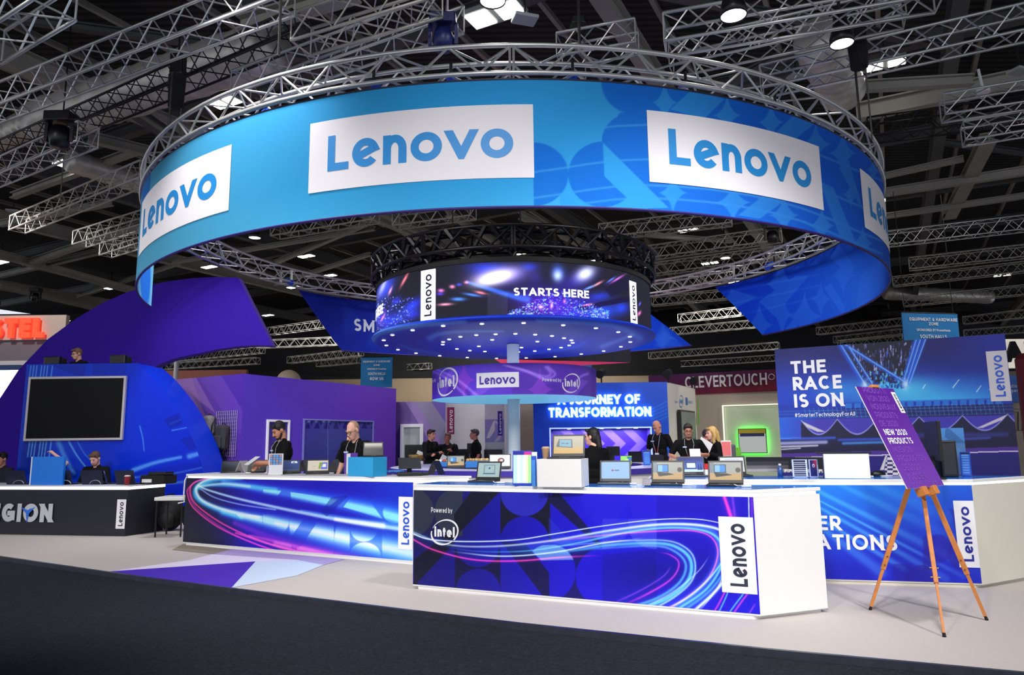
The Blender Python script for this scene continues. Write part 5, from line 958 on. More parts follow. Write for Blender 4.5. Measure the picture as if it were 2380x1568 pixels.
m = MB(); a = P(2404, 1000, 12.5); m.lathe([(.17, 0), (.17, 2.9), (.1, 3.0), (0, 3.0)], n=16); o = m.build('banner_post', M('maroon_cloth', (120, 22, 36), .6)); o.location = (a.x, 12.5, 0); tag(o, 'maroon round topped column banner at the edge of the race wall', 'banner')
def hall_sign(lab, x0, x1, yt, yb, Y, lines, nm, tilt=0):
    a, b = P(x0, yt, Y), P(x1, yt-tilt, Y); f = Flat(V((a.x, Y, 0)), V((b.x, Y+ (0.3 if tilt else 0), 0))); hi = f.px((x0+x1)/2, yt-tilt/2)[1]; lo = f.px((x0+x1)/2, yb)[1]
    o = thing('hanging_sign', lab, 'sign', tuple(f.pt(f.W/2, lo))); m = MB(); m.slab([f.pt(0, lo), f.pt(f.W, lo), f.pt(f.W, hi), f.pt(0, hi)], (0, .03, 0)); m.build('cloth', M(nm, (12, 122, 188), .6), o, world=True)
    mm = MB(); mm.tube(f.pt(.02, hi, -.02), f.pt(f.W-.02, hi, -.02), .025); mm.build('batten', BLACKM, o, world=True)
    for s_ in (.1, f.W-.1): mm = MB(); mm.tube(f.pt(s_, hi, -.02), f.pt(s_, hi+3, -.02), .008, n=4); mm.build('cable', BLACKM, o, world=True)
    for t, y, hh, wd in lines:
        c = f.px((x0+x1)/2, y); write('lettering', t, f, c[0], c[1], f.px(x0, y-hh)[1]-f.px(x0, y)[1], WHITE2, o, w=.19, d=.008, align='c', width=wd and f.W*wd)
    return o
hall_sign('teal hanging sign with white capitals above the race print wall', 2096, 2243, 732, 850, 16.5, (('EQUIPMENT & HARDWARE', 746, 7.5, .86), ('ZONE', 756, 7, None), ('SPONSORED BY Promethean', 770, 6, .6), ('SOUTH HALLS', 786, 8.5, .48)), 'teal_cloth', 8)
hall_sign('teal hanging sign beyond the violet partition with row number lettering', 839, 912, 830, 900, 25, (('EQUIPMENT & HARDWARE', 842, 4.5, .86), ('ZONE', 850, 4, None), ('SPONSORED BY Promethean', 859, 4, .6), ('SOUTH HALLS', 871, 6, .55), ('ROW SN', 883, 7, .42)), 'teal_cloth')
hall_sign('teal hanging sign mostly hidden behind the purple round sign', 1297, 1375, 848, 960, 26, (('ROW SP', 853, 6, .42),), 'teal_cloth')
pb = thing('hanging_canopy', 'black and pink square hanging canopy above the purple round sign', 'banner', tuple(P(1320, 840, 21)))
a, b, c_, d_ = P(1466, 840, 20.0), P(1466, 811, 20.0), P(1130, 838, 24), P(1210, 842, 18)
l0 = P(1466, 842, 20); r0 = G(1150, 834, l0.z); q1 = G(1330, 850, l0.z); q2 = G(1180, 854, l0.z); h_ = V((0, 0, .42)); lp = [r0, l0, q1, q2]
m = MB(); m.add(lp+[p+h_ for p in lp], [(i, (i+1) % 4, 4+(i+1) % 4, 4+i) for i in range(4)]); m.build('side_skirt', M('ink_cloth', (20, 18, 34), .7), pb, world=True)
m = MB(); m.add([p-V((0, 0, .002)) for p in lp], [(0, 3, 2, 1)]); m.build('underside', M('pink_cloth', (255, 70, 110), .6, emit=.35), pb, world=True)
# ================================================================== the hall: roof, beams, trusses, lamps
HA, HBv = V((.47, .883, 0)), V((.883, -.47, 0)); HO = V((0, 15, 0))
def hp(a, b, z): return HO+HA*a+HBv*b+V((0, 0, z))
ZCEIL = 13.4
cm = bpy.data.materials.new('roof_deck'); cm.use_nodes = True; nt = cm.node_tree; b = nt.nodes['Principled BSDF']; b.inputs['Roughness'].default_value = .8
tc = nt.nodes.new('ShaderNodeTexCoord'); wv = nt.nodes.new('ShaderNodeTexWave'); wv.inputs['Scale'].default_value = 1.1; wv.bands_direction = 'Y'; mx = nt.nodes.new('ShaderNodeMix'); mx.data_type = 'RGBA'; mx.inputs[6].default_value = (.003, .003, .004, 1); mx.inputs[7].default_value = (.03, .03, .032, 1)
nt.links.new(tc.outputs['Object'], wv.inputs['Vector']); nt.links.new(wv.outputs['Fac'], mx.inputs[0]); nt.links.new(mx.outputs[2], b.inputs['Base Color'])
m = MB(); m.add([hp(-45, -60, ZCEIL), hp(-45, 60, ZCEIL), hp(75, 60, ZCEIL), hp(75, -60, ZCEIL)], [(0, 3, 2, 1)]); m.add([hp(-45, -60, ZCEIL+.2), hp(-45, 60, ZCEIL+.2), hp(75, 60, ZCEIL+.2), hp(75, -60, ZCEIL+.2)], [(0, 1, 2, 3)])
o = m.build('ceiling', cm); tag(o, kind='structure')
m = MB(); m.slab([V((-60, 62, -.05)), V((60, 62, -.05)), V((60, 62, 7.2)), V((-60, 62, 7.2))], (0, .3, 0)); o = m.build('wall_back', M('sand_wall', (172, 150, 122), .8, noise=.15, nscale=.3)); tag(o, kind='structure')
m = MB(); m.slab([V((-60, 62, 7.2)), V((60, 62, 7.2)), V((60, 62, ZCEIL)), V((-60, 62, ZCEIL))], (0, .3, 0)); o = m.build('wall_back_upper', M('dark_cladding', (20, 21, 24), .8)); tag(o, kind='structure')
BM = M('roof_steel', (150, 148, 140), .6, noise=.3, nscale=.8); BM2 = M('roof_steel_dark', (84, 84, 84), .7, noise=.3, nscale=.8)
def beam(a, b, w, h, mat, nm='roof_beam'):
    a, b = V(a), V(b); d = (b-a).normalized(); s_ = d.cross(V((0, 0, 1))).normalized(); u_ = s_.cross(d); m = MB()
    for (y0, y1, z0, z1) in ((-w/2, w/2, h/2-.04, h/2), (-w/2, w/2, -h/2, -h/2+.04), (-.02, .02, -h/2+.04, h/2-.04)):
        q = [a+s_*y0+u_*z0, a+s_*y1+u_*z0, a+s_*y1+u_*z1, a+s_*y0+u_*z1]; m.slab(q, b-a)
    o = m.build(nm, mat); tag(o, kind='structure'); return o
for i in range(-6, 8): beam(hp(-24, i*7.2+2, 11.6), hp(62, i*7.2+2, 11.6), .35, .6, BM2 if i % 2 else BM)
for i in range(-3, 10): beam(hp(i*7+1, -52, 12.4), hp(i*7+1, 52, 12.4), .3, .45, BM2)
for i in range(-3, 9):
    for j in range(-5, 6): 
        if (i+j) % 3 == 0: beam(hp(i*7+1, j*7.2+2, 12.0), hp(i*7+8, j*7.2+9.2, 12.0), .2, .2, BM2, 'roof_brace')
for i in range(-9, 22): beam(hp(-20, i*2.6-8, 12.95), hp(66, i*2.6-8, 12.95), .12, .16, BM, 'roof_purlin')
def px_beam(x0, y0, x1, y1, z, w, h, mat, z1=None): beam(G(x0, y0, z), G(x1, y1, z1 or z), w, h, mat, 'roof_brace')
for a in ((30, 455, 330, 345, 10.4, .22, .22, BM), (205, 318, 345, 352, 10.2, .25, .3, BM), (1885, 208, 2260, 186, 9.6, .2, .25, BM), (1990, 262, 2400, 178, 10, .3, .45, BM), (2207, 502, 2298, 318, 10.6, .45, .3, BM), (2052, 448, 2400, 394, 10.4, .25, .3, BM), (2052, 503, 2400, 452, 10.4, .2, .22, BM), (2040, 412, 2240, 368, 10.6, .18, .2, BM), (60, 612, 340, 520, 11, .3, .3, BM), (0, 640, 330, 560, 11.2, .25, .3, BM), (-40, 580, 420, 705, 11, .3, .4, BM), (0, 665, 300, 735, 11, .25, .3, BM), (180, 690, 420, 610, 11.4, .2, .2, BM), (400, 610, 870, 530, 11, .2, .2, BM), (640, 610, 850, 520, 11, .2, .22, BM), (640, 660, 860, 590, 11, .2, .2, BM), (1495, 545, 1700, 560, 11, .2, .2, BM), (1480, 520, 1560, 640, 11, .2, .3, BM2), (1600, 700, 1740, 850, 11, .2, .3, BM), (880, 490, 1010, 560, 10.5, .2, .2, BM), (1040, 495, 1200, 590, 10.5, .2, .25, BM), (1210, 500, 1420, 600, 10.5, .25, .3, BM), (560, 60, 830, -20, 9.6, .3, .3, BM), (300, 250, 420, 330, 9.6, .25, .3, BM2), (1700, 190, 1960, 60, 9.8, .18, .2, BM2), (0, 520, 260, 470, 10.4, .2, .25, BM)): px_beam(*a)
def truss(name, label, a, b, w, mat, near=True, group=None, r=.025, rl=.0125):
    a, b = V(a), V(b); d = b-a; L = d.length; d.normalize(); s_ = d.cross(V((0, 0, 1))).normalized()*w/2; u_ = V((0, 0, w/2)); n = max(2, int(L/(w*.8))); n += n % 2
    t = thing(name, label, 'truss', tuple((a+b)/2), 0, group); c4 = (s_+u_, s_*-1+u_, s_*-1-u_, s_-u_); Lm = MB()
    for c in c4:
        if near: m = MB(); m.tube(a+c, b+c, r, n=8); m.build('chord', mat, t, world=True, smooth=True)
        else: Lm.tube(a+c, b+c, r, n=4)
    for f in range(4):
        c, e = c4[f], c4[(f+1) % 4]
        for i in range(n):
            p, q = a+d*(L*i/n), a+d*(L*(i+1)/n); Lm.tube(p+(c if i % 2 == 0 else e), q+(e if i % 2 == 0 else c), rl, n=4, caps=False)
    for k in (0, 1):
        p = a if k == 0 else b
        for f in range(4): Lm.tube(p+c4[f], p+c4[(f+1) % 4], rl, n=4)
    Lm.build('lattice', mat, t, world=True); return t
ALUD = M('dull_aluminium', (190, 187, 178), .45, metal=.5, noise=.2, nscale=3)
NEAR = [((-60, 262, 660, -16), 7.6, .42, ALU, 'long aluminium box truss over the swoosh wall, closest to the hall roof corner'), ((-60, 385, 700, 62), 8.7, .42, STEELK, 'black box truss running behind the long aluminium truss above swoosh wall'),
        ((-60, 425, 205, 312), 7.9, .42, ALU, 'short aluminium truss under the black truss, above the cream fascia sign'), ((41, 522, 345, 398), 8.0, .42, ALUD, 'aluminium truss with a cut end beside the ring banner, upper one'), ((185, 556, 345, 508), 8.0, .42, ALUD, 'aluminium truss with a cut end beside the ring banner, lower one'), ((246, 582, 340, 552), 8.0, .4, ALUD, 'aluminium truss tucked lowest behind the ring banner edge'),
        ((-40, 90, 130, -20), 6.6, .45, ALU, 'bright aluminium truss at the very top corner over the swoosh wall'), ((560, 205, 1060, 28), 7.6, .42, ALU, 'aluminium truss crossing behind the crown of the ring truss'), ((700, 80, 1010, -15), 7.4, .42, ALUD, 'aluminium truss higher than the crown of the ring truss'),
        ((1300, 118, 1480, 85), 8, .4, ALU, 'short bright truss just behind the crown of the ring truss'), ((1545, 82, 2180, -28), 7.2, .42, ALU2, 'bright aluminium truss carrying the two round spotlights'), ((1560, 140, 2100, 20), 8, .42, ALU, 'aluminium truss parallel to and behind the spotlight truss'), ((1770, 190, 2420, 44), 7.8, .42, ALU2, 'bright aluminium truss above the ring banner end plates'),
        ((2014, 305, 2420, 250), 9, .5, STEELK, 'black box truss between two aluminium trusses over the race print wall'), ((2190, 252, 2420, 215), 8.0, .42, ALU2, 'short aluminium truss with black clamps over the race print wall, upper'), ((2238, 312, 2420, 282), 8.1, .42, ALU2, 'short aluminium truss with black clamps over the race print wall, lower'),
        ((2062, 556, 2420, 515), 9, .5, ALU2, 'aluminium truss beyond the ring banner, first of the stacked ones'), ((2113, 614, 2420, 580), 9.2, .5, ALUD, 'aluminium truss beyond the ring banner, second of the stacked ones'), ((2075, 655, 2420, 616), 9.2, .45, ALUD, 'aluminium truss beyond the ring banner, third of the stacked ones'), ((2099, 702, 2420, 670), 9.2, .5, ALUD, 'aluminium truss beyond the ring banner, lowest of the stacked ones')]
for (x0, y0, x1, y1), z, w, mt, lab in NEAR: truss('hanging_truss', lab, G(x0, y0, z), G(x1, y1, z), w, mt)
FAR = [(740, 845, 835, 836), (1500, 868, 1700, 850), (1940, 790, 2095, 772), (1395, 540, 1700, 505), (1495, 590, 1815, 545), (1519, 626, 1830, 585), (1516, 700, 1690, 684), (1579, 740, 1725, 723), (1560, 770, 1760, 752), (1510, 827, 1810, 803), (630, 770, 760, 752), (673, 837, 840, 818), (640, 536, 872, 497), (360, 838, 610, 812), (380, 852, 600, 838), (690, 872, 1000, 850), (600, 800, 840, 790), (1490, 852, 1830, 830), (1900, 770, 2120, 745), (1950, 800, 2100, 785), (1560, 660, 1700, 640), (920, 512, 1100, 488), (2240, 745, 2420, 725), (2240, 775, 2420, 762)]
for x0, y0, x1, y1 in FAR:
    z = 9.2 if y0 < 800 else 8.2
    truss('hanging_truss', 'small distant aluminium truss under the dark roof past the drum', G(x0, y0, z), G(x1, y1, z), .5, ALUD, False, 'distant roof trusses', r=.03, rl=.018)
# twin lamps, round spotlights, hoists
def twin(x, y, z, s_=1.):
    p = G(x, y, z); o = thing('hanging_light', 'pair of square white lamp panels under the dark roof', 'lamp', tuple(p), math.atan2(HBv.y, HBv.x), 'twin square roof lamps')
    m = MB(); m.box((0, 0, .06), (1.0*s_, .5*s_, .08)); m.build('housing', GREYP, o)
    for k in (-1, 1): m = MB(); m.box((k*.27*s_, 0, .01), (.4*s_, .4*s_, .02)); m.build('lens', M('lamp_lens', (255, 250, 235), .4, emit=9), o)
    m = MB(); m.tube((0, 0, .1), (0, 0, 1.0), .02, n=5); m.build('drop_rod', BLACKM, o)
for x, y, z in ((525, 240, 10.5), (153, 379, 10.5), (2058, 151, 10.5), (1600, 536, 11), (712, 596, 11), (486, 621, 11), (258, 670, 11), (683, 668, 11), (150, 746, 11), (623, 733, 11), (575, 809, 10.5), (546, 838, 10), (2, 610, 11), (930, 630, 11), (1210, 589, 11), (1710, 656, 11), (765, 641, 11), (665, 845, 10), (790, 812, 10.5), (2030, 470, 11), (760, 838, 10.2), (1650, 612, 11), (2330, 640, 11), (1660, 838, 10), (945, 868, 9.6), (1390, 606, 11)): twin(x, y, z, .9)
twin(1150, 36, 8.6, 1.0)
def high_bay(x, y, z, r, lab, h=.5):
    p = G(x, y, z); o = thing('round_spotlight', lab, 'lamp', tuple(p)); m = MB(); m.lathe([(0, h), (r*.55, h), (r*.6, h*.7), (r, .1), (r*1.02, 0), (r*.95, 0)], n=20); m.build('shade', BLACK, o, smooth=True)
    m = MB(); m.lathe([(0, .015), (r*.94, .015)], n=20); o2 = m.build('lens', M('spot_lens', (255, 252, 246), .4, emit=14), o); m = MB(); m.tube((0, 0, h), (0, 0, h+1.1), .025); m.build('drop_rod', BLACKM, o)
for a in ((1705, 38, 7.0, .17, 'big round white spotlight near the roof, higher of the two over the ring banner'), (1957, 103, 7.4, .17, 'big round white spotlight beside a black chain hoist over the ring banner'), (1145, 4, 7.2, .17, 'round white spotlight above the crown of the ring truss'), (592, 553, 8.6, .2, 'small round spotlight beneath the ring banner beside its brand plate'), (1686, 600, 10, .24, 'small black bell shaped spotlight beyond the LED drum')): high_bay(*a)
def hoist(x, y0, y1, z, lab, up=3.0):
    p = G(x, y1, z); Yh = p.y; t_ = P(x, y0, Yh); o = thing('hanging_hoist', lab, 'hoist', tuple(p)); H = max(.3, t_.z-p.z)
    m = MB(); m.box((0, 0, H*.8), (.24, .2, H*.4)); m.build('motor', BLACK, o, bevel=.03); m = MB(); m.lathe([(0, 0), (.13, .02), (.15, H*.6), (.11, H*.62)], n=12); m.build('chain_bag', M('black_canvas', (18, 18, 20), .9), o)
    m = MB(); m.tube((0, 0, H), (0, 0, H+up), .018, n=5); m.build('chain', STEELK, o)
    m = MB(); m.tube((.1, 0, 0), (.1, 0, -1.2), .014, n=5); m.build('load_chain', M('steel_chain', (120, 120, 116), .4, metal=.8), o)
hoist(408, 128, 252, 7.6, 'black chain hoist with long bag above the swoosh wall side of the ring'); hoist(1998, 62, 160, 7.4, 'black chain hoist with long bag beside the round spotlight'); hoist(140, 290, 345, 8.4, 'black hoist hanging from the dark truss over the cream fascia'); hoist(1345, 40, 92, 8.2, 'black hoist behind the crown of the ring truss')
for (x, y0, y1, z) in ((648, -30, 128, 6.5), (392, 250, 300, 6.7), (1347, -20, 105, 6.6), (2000, 165, 300, 6.5), (1500, 485, 640, 8.0), (1210, 485, 560, 7), (1052, 484, 560, 7)):
    p = G(x, y1, z); q = P(x, y0, p.y); m = MB(); m.tube((0, 0, 0), (0, 0, max(1, q.z-p.z)), .02, n=5); o = m.build('hanging_chain', M('dull_chain', (70, 70, 68), .5, metal=.7)); o.location = p; tag(o, 'thin grey suspension chain running down to a circular truss', 'chain', 'suspension chains')
def moving_head(x, y, z, lab, s_=1., mat=BLACK):
    p = G(x, y, z); o = thing('hanging_stage_lamp', lab, 'lamp', tuple(p)); m = MB(); m.box((0, 0, .3*s_), (.4*s_, .3*s_, .16*s_)); m.build('base', mat, o, bevel=.02)
    for k in (-1, 1): m = MB(); m.box((k*.2*s_, 0, .08*s_), (.05*s_, .1*s_, .34*s_)); m.build('yoke_arm', mat, o)
    m = MB(); m.lathe([(0, -.18*s_), (.13*s_, -.17*s_), (.17*s_, 0), (.12*s_, .16*s_), (0, .18*s_)], n=14); m.build('head', mat, o, smooth=True)
for a in ((140, 318, 7.8, 'black moving head lamp above the cream fascia sign', 1.3), (82, 690, 9, 'black moving head lamp below the roof beams left of swoosh wall'.replace(' left of', ' beside the'), 1.2), (1030, 92, 7.0, 'blue tinted moving head lamp left of crown'.replace(' left of crown', ' behind ring truss crown'), .9, M('navy_shell', (24, 34, 96), .4)), (1795, 550, 8.5, 'black round moving head lamp under the ring banner', 1.2), (1405, 610, 8, 'small black moving head lamp on the LED drum truss', .7)): moving_head(*a)
def cylinder_lamp(a_deg, lab):
    a = math.radians(a_deg); o = thing('spot_barrel_lamp', lab, 'lamp', (RX+(RR-.2)*math.cos(a), RY+(RR-.2)*math.sin(a), 5.98), a, 'small lamps clipped inside the ring truss')
    m = MB(); m.tube((0, 0, .1), (-.2, 0, -.02), .07, .085, n=10); m.build('barrel', M('blue_barrel', (30, 70, 190), .4), o); m = MB(); m.tube((.05, 0, .1), (.05, 0, .3), .02); m.build('clamp', BLACKM, o)
for d in (-118, -104, -96, -84, -72, -60, -48, -30, -150, 20, 150): cylinder_lamp(d, 'small blue barrel lamp clipped inside the ring truss')
FOIL = M('foil_wrap', (196, 192, 184), .42, metal=.4, noise=.6, nscale=2.5, bump=1.0)
def duct(x0, y0, x1, y1, z, r, lab, n=16):
    a, b = G(x0, y0, z), G(x1, y1, z); m = MB(); d = (b-a); pts = [a+d*(i/24) for i in range(25)]; m.path([p-a for p in pts], [r*(1+.04*((i*7) % 3-1)) for i in range(25)], n); o = m.build('hanging_duct', FOIL, smooth=True); o.location = a; tag(o, lab, 'duct')
duct(90, 285, 640, 105, 9.8, .55, 'wide foil wrapped air duct between aluminium and black trusses'); duct(160, 372, 345, 432, 10.2, .35, 'foil wrapped air duct running into the ring banner edge'); duct(-20, 330, 90, 275, 11.2, .4, 'short foil duct above the cream fascia sign'); duct(1900, 90, 1960, 215, 9.6, .5, 'crumpled foil duct behind the second round spotlight'); duct(610, 790, 690, 806, 11, .4, 'pale duct segment under the roof beyond swoosh wall tip'); duct(2060, 680, 2300, 690, 11.5, .5, 'dark foil duct beyond the ring banner above stacked trusses')
for x, y, z in ((1220, 44, 8.4), (1850, 178, 10.6), (30, 490, 10), (2370, 165, 9)):
    p = G(x, y, z); o = thing('hanging_flood_lamp', 'small unlit grey flood lamp hanging from the roof steel', 'lamp', tuple(p), .3, 'unlit flood lamps'); m = MB(); m.box((0, 0, 0), (.4, .3, .06)); m.build('head', M('lamp_grey', (170, 172, 176), .5), o, bevel=.02); m = MB(); m.tube((0, 0, .03), (0, 0, .8), .02); m.build('stem', BLACKM, o)
p = G(2285, 212, 8.8); o = thing('hanging_sensor', 'white round sensor on a white stem under the roof', 'sensor', tuple(p)); m = MB(); m.lathe([(0, -.06), (.13, -.04), (.13, .06), (0, .08)], n=14); m.build('head', WHITE, o); m = MB(); m.tube((0, 0, .06), (-.05, 0, .5), .03); m.build('stem', WHITE, o)
# ================================================================== laptops and small things
ZT1 = ZC+.0635; ZT2 = ZC+.0615; ZR_ = 1.0535
def tiny(name, o, ex, ez, w, h, fn, parent, mat=SCREEN, nx=64, ny=44):
    u, v = np.meshgrid(np.linspace(0, 1, nx+1), np.linspace(0, 1, ny+1)); u = u.ravel(); v = v.ravel()
    A = np.array(o)+u[:, None]*np.array(ex)*w+v[:, None]*np.array(ez)*h; a = Art(u*100, v*100); fn(a); return grid_mesh(name, A, linA(np.clip(a.c, 0, 1)), nx, ny, parent, mat)
def s_desk(a):
    a.mix(1+0*a.X, (150, 152, 146)); a.mix((a.Y < 38)*1., (176, 146, 100)); a.mix(((a.X < 14)*(a.Y > 40))*.7, (90, 110, 130)); a.mix(a.poly([(14, 38), (52, 40), (52, 88), (14, 88)]), (18, 22, 28)); a.mix(a.poly([(16, 44), (50, 45), (50, 84), (16, 84)]), (40, 130, 215)); a.mix(a.poly([(16, 44), (32, 44), (32, 84), (16, 84)])*.6, (170, 205, 235)); a.mix(a.poly([(14, 38), (52, 38), (72, 28), (20, 16)]), (40, 42, 46)); a.mix(a.disc(90, 56, 8, 14), (70, 60, 44))
def s_doc(a): a.mix(1+0*a.X, (150, 172, 172)); a.mix((a.poly([(28, 25), (78, 25), (78, 85), (28, 85)])-a.poly([(30, 28), (76, 28), (76, 82), (30, 82)])), (60, 84, 120)); a.mix(a.poly([(24, 20), (82, 20), (82, 25), (24, 25)]), (70, 96, 130)); a.mix(a.disc(53, 62, 4, 6), (24, 70, 150))
def s_logo(a): a.mix(1+0*a.X, (140, 176, 214)); a.mix(a.disc(40, 50, 3.5, 5), (150, 30, 60)); a.mix(a.poly([(47, 47), (64, 47), (64, 53), (47, 53)])*.7, (70, 80, 120))
def s_white(a): a.mix(1+0*a.X, (236, 238, 238)); a.mix(a.disc(56, 50, 17, 24), (20, 26, 40)); a.mix(a.poly([(44, 40), (60, 36), (68, 60), (50, 66)]), (220, 90, 60)); a.mix(a.disc(58, 52, 6, 9), (230, 230, 240)); a.mix(a.poly([(25, 30), (27, 30), (27, 72), (25, 72)]), (150, 150, 140))
def s_game(a): a.mix(1+0*a.X, (20, 36, 42)); a.mix(a.glow(52, 60, 26, 30)*.8, (90, 150, 140)); a.mix(a.poly([(42, 50), (62, 50), (62, 78), (42, 78)])*.7, (150, 180, 170)); a.mix(a.poly([(47, 40), (57, 40), (60, 58), (45, 58)]), (30, 40, 40)); a.mix((a.Y < 16)*1., (14, 16, 20))
def s_navy(a): a.mix(1+0*a.X, (12, 34, 92)); a.grad((0, 0), (100, 100), (8, 24, 74), (30, 60, 120)); a.mix(a.poly([(55, 75), (90, 75), (86, 96), (58, 96)]), (190, 206, 220)); a.mix(a.poly([(62, 80), (78, 80), (76, 90), (64, 90)]), (60, 80, 90)); a.mix((a.Y < 8)*.6, (70, 90, 140))
def s_map(a): a.mix(1+0*a.X, (186, 176, 160)); a.mix(a.poly([(52, 18), (62, 18), (72, 80), (58, 80)]), (110, 140, 50)); a.mix(a.poly([(64, 14), (96, 14), (96, 80), (72, 80)]), (80, 96, 190)); a.mix(a.poly([(70, 34), (90, 34), (90, 66), (74, 66)]), (206, 206, 214)); a.mix(a.poly([(20, 40), (40, 40), (40, 44), (20, 44)])*.5, (110, 110, 120))
def s_grey(a): a.mix(1+0*a.X, (24, 26, 28)); a.grad((0, 30), (0, 90), (24, 26, 28), (170, 168, 158)); a.mix(a.poly([(45, 58), (60, 58), (60, 64), (45, 64)]), (90, 90, 90))
def s_stage(a): a.mix(1+0*a.X, (40, 60, 150)); a.grad((0, 40), (0, 100), (70, 110, 190), (36, 44, 120)); a.mix((a.Y < 18)*1., (190, 220, 235)); a.mix(a.poly([(30, 24), (72, 24), (72, 66), (30, 66)]), (16, 24, 60)); a.mix(a.poly([(33, 28), (69, 28), (69, 62), (33, 62)]), (206, 216, 226)); 
def s_stage2(a):
    s_stage(a)
    for x in (8, 18, 82, 92): a.mix(a.poly([(x-6, 12), (x+4, 12), (x+2, 50), (x-3, 60)])*.8, (20, 40, 110))
def s_page(a): a.mix(1+0*a.X, (206, 212, 222)); a.mix(a.poly([(20, 84), (80, 84), (80, 87), (20, 87)])*.5, (120, 140, 180)); a.mix(a.poly([(30, 74), (70, 74), (70, 77), (30, 77)])*.5, (140, 150, 180))
def s_dark(a): a.mix(1+0*a.X, (26, 30, 40)); a.grad((0, 0), (60, 100), (16, 18, 24), (52, 58, 72))
def s_wood(a): a.mix(1+0*a.X, (156, 146, 108)); a.grad((0, 40), (0, 30), (150, 142, 116), (178, 142, 62)); a.mix(a.poly([(8, 40), (16, 38), (64, 32), (62, 82), (16, 84)]), (26, 30, 34)); a.mix(a.poly([(19, 42), (60, 37), (58, 78), (19, 80)]), (70, 140, 165)); a.mix(a.poly([(26, 56), (36, 55), (36, 62), (26, 63)])+a.poly([(40, 55), (50, 54), (50, 61), (40, 62)]), (30, 60, 80))
def s_green(a): a.mix(1+0*a.X, (150, 214, 110)); a.mix(a.poly([(50, 10), (80, 10), (90, 95), (60, 95)]), (40, 150, 90)); a.mix(a.poly([(70, 30), (100, 40), (100, 90), (74, 80)]), (60, 110, 190)); a.mix(a.disc(60, 50, 16, 20)*.7, (226, 240, 200))
def laptop(lab, p, rz, w=.33, d=.23, ang=108, fn=s_dark, shell=DARK, bez=BLACK, group='laptops on the counters', z=None):
    o = thing('laptop', lab, 'laptop', tuple(p), math.radians(rz), group); h = d*.97
    m = MB(); m.box((0, 0, .009), (w, d, .016)); m.build('base', shell, o, bevel=.003)
    m = MB(); m.box((0, d*.12, .0178), (w*.88, d*.5, .002))
    for r_ in range(5):
        for c_ in range(13): m.box((-w*.41+c_*w*.0685, d*.31-r_*d*.098, .0195), (w*.056, d*.08, .003))
    m.build('keyboard', BLACKM, o); m = MB(); m.box((0, -d*.31, .0175), (w*.3, d*.24, .002)); m.build('touchpad', GREYP, o)
    a = math.radians(ang); up = V((0, -math.cos(a), math.sin(a))); nr = V((0, -math.sin(a), -math.cos(a))); hy = V((0, d/2-.004, .018))
    m = MB(); m.slab([hy+V((-w/2, 0, 0)), hy+V((w/2, 0, 0)), hy+V((w/2, 0, 0))+up*h, hy+V((-w/2, 0, 0))+up*h], tuple(nr*-.008)); l_ = m.build('lid', shell, o, bevel=.003)
    q = hy+nr*.0012; m = MB(); m.quad(q+V((-w/2+.003, 0, 0))+up*.002, q+V((w/2-.003, 0, 0))+up*.002, q+V((w/2-.003, 0, 0))+up*(h-.003), q+V((-w/2+.003, 0, 0))+up*(h-.003)); m.build('bezel', bez, l_)
    if fn: tiny('display', hy+nr*.0022+V((-w/2+.018, 0, 0))+up*.03, (1, 0, 0), up, w-.036, h-.048, fn, l_)
    return o
LP = lambda x, y, z: G(x, y, z)
laptop('black laptop with outline drawing on screen, at aisle counter end near oval emblem', LP(1125, 1119, ZT1), -22, .31, .22, 106, s_doc)
laptop('grey laptop with pale blue start screen on aisle counter', LP(1428, 1124, ZT1), -14, .33, .23, 103, s_logo, M('mid_grey_shell', (84, 86, 92), .5), M('mid_grey_bezel', (70, 72, 78), .5))
laptop('dark laptop showing laptop picture, next to a leaning blue phone on aisle counter', LP(1549, 1126, ZT1), -20, .335, .23, 104, s_desk)
laptop('dark laptop showing laptop picture, nearest the cream end of aisle counter', LP(1685, 1128, ZT1), -21, .335, .23, 104, s_desk, BLACK)
def tag_card(x, y, z, lab): p = G(x, y, z); o = thing('cable_tag', lab, 'tag', tuple(p), -.3, 'white security tags beside laptops'); m = MB(); m.box((0, 0, .008), (.09, .035, .014)); m.build('sensor', WHITE, o, bevel=.004); m = MB(); m.path([(-.045, 0, .008), (-.08, .03, .006), (-.11, .05, .02)], .004, 5); m.build('lead', WHITE, o)
for x, y, z in ((1165, 1123, ZT1), (1470, 1125, ZT1), (1597, 1128, ZT1), (1735, 1131, ZT1), (770, 1100, ZT2), (577, 1099, ZT2), (2020, 1108, ZT1)): tag_card(x, y, z, 'white security sensor tag with lead beside a laptop')
def phone(lab, p, rz, col, w=.075, h=.15, ang=65):
    o = thing('phone', lab, 'phone', tuple(p), math.radians(rz)); a = math.radians(ang); up = V((0, math.cos(a), math.sin(a))); m = MB(); m.slab([V((-w/2, 0, .004)), V((w/2, 0, .004)), V((w/2, 0, .004))+up*h, V((-w/2, 0, .004))+up*h], (0, .008, 0)); m.build('body', col, o, bevel=.002); m = MB(); m.box((0, .05, .01), (.05, .09, .018)); m.build('stand', BLACK, o); return o
phone('dark blue phone leaning on stand beside laptop on aisle counter', LP(1503, 1129, ZT1), -14, M('ink_phone', (24, 26, 70), .3), .08, .07, 70)
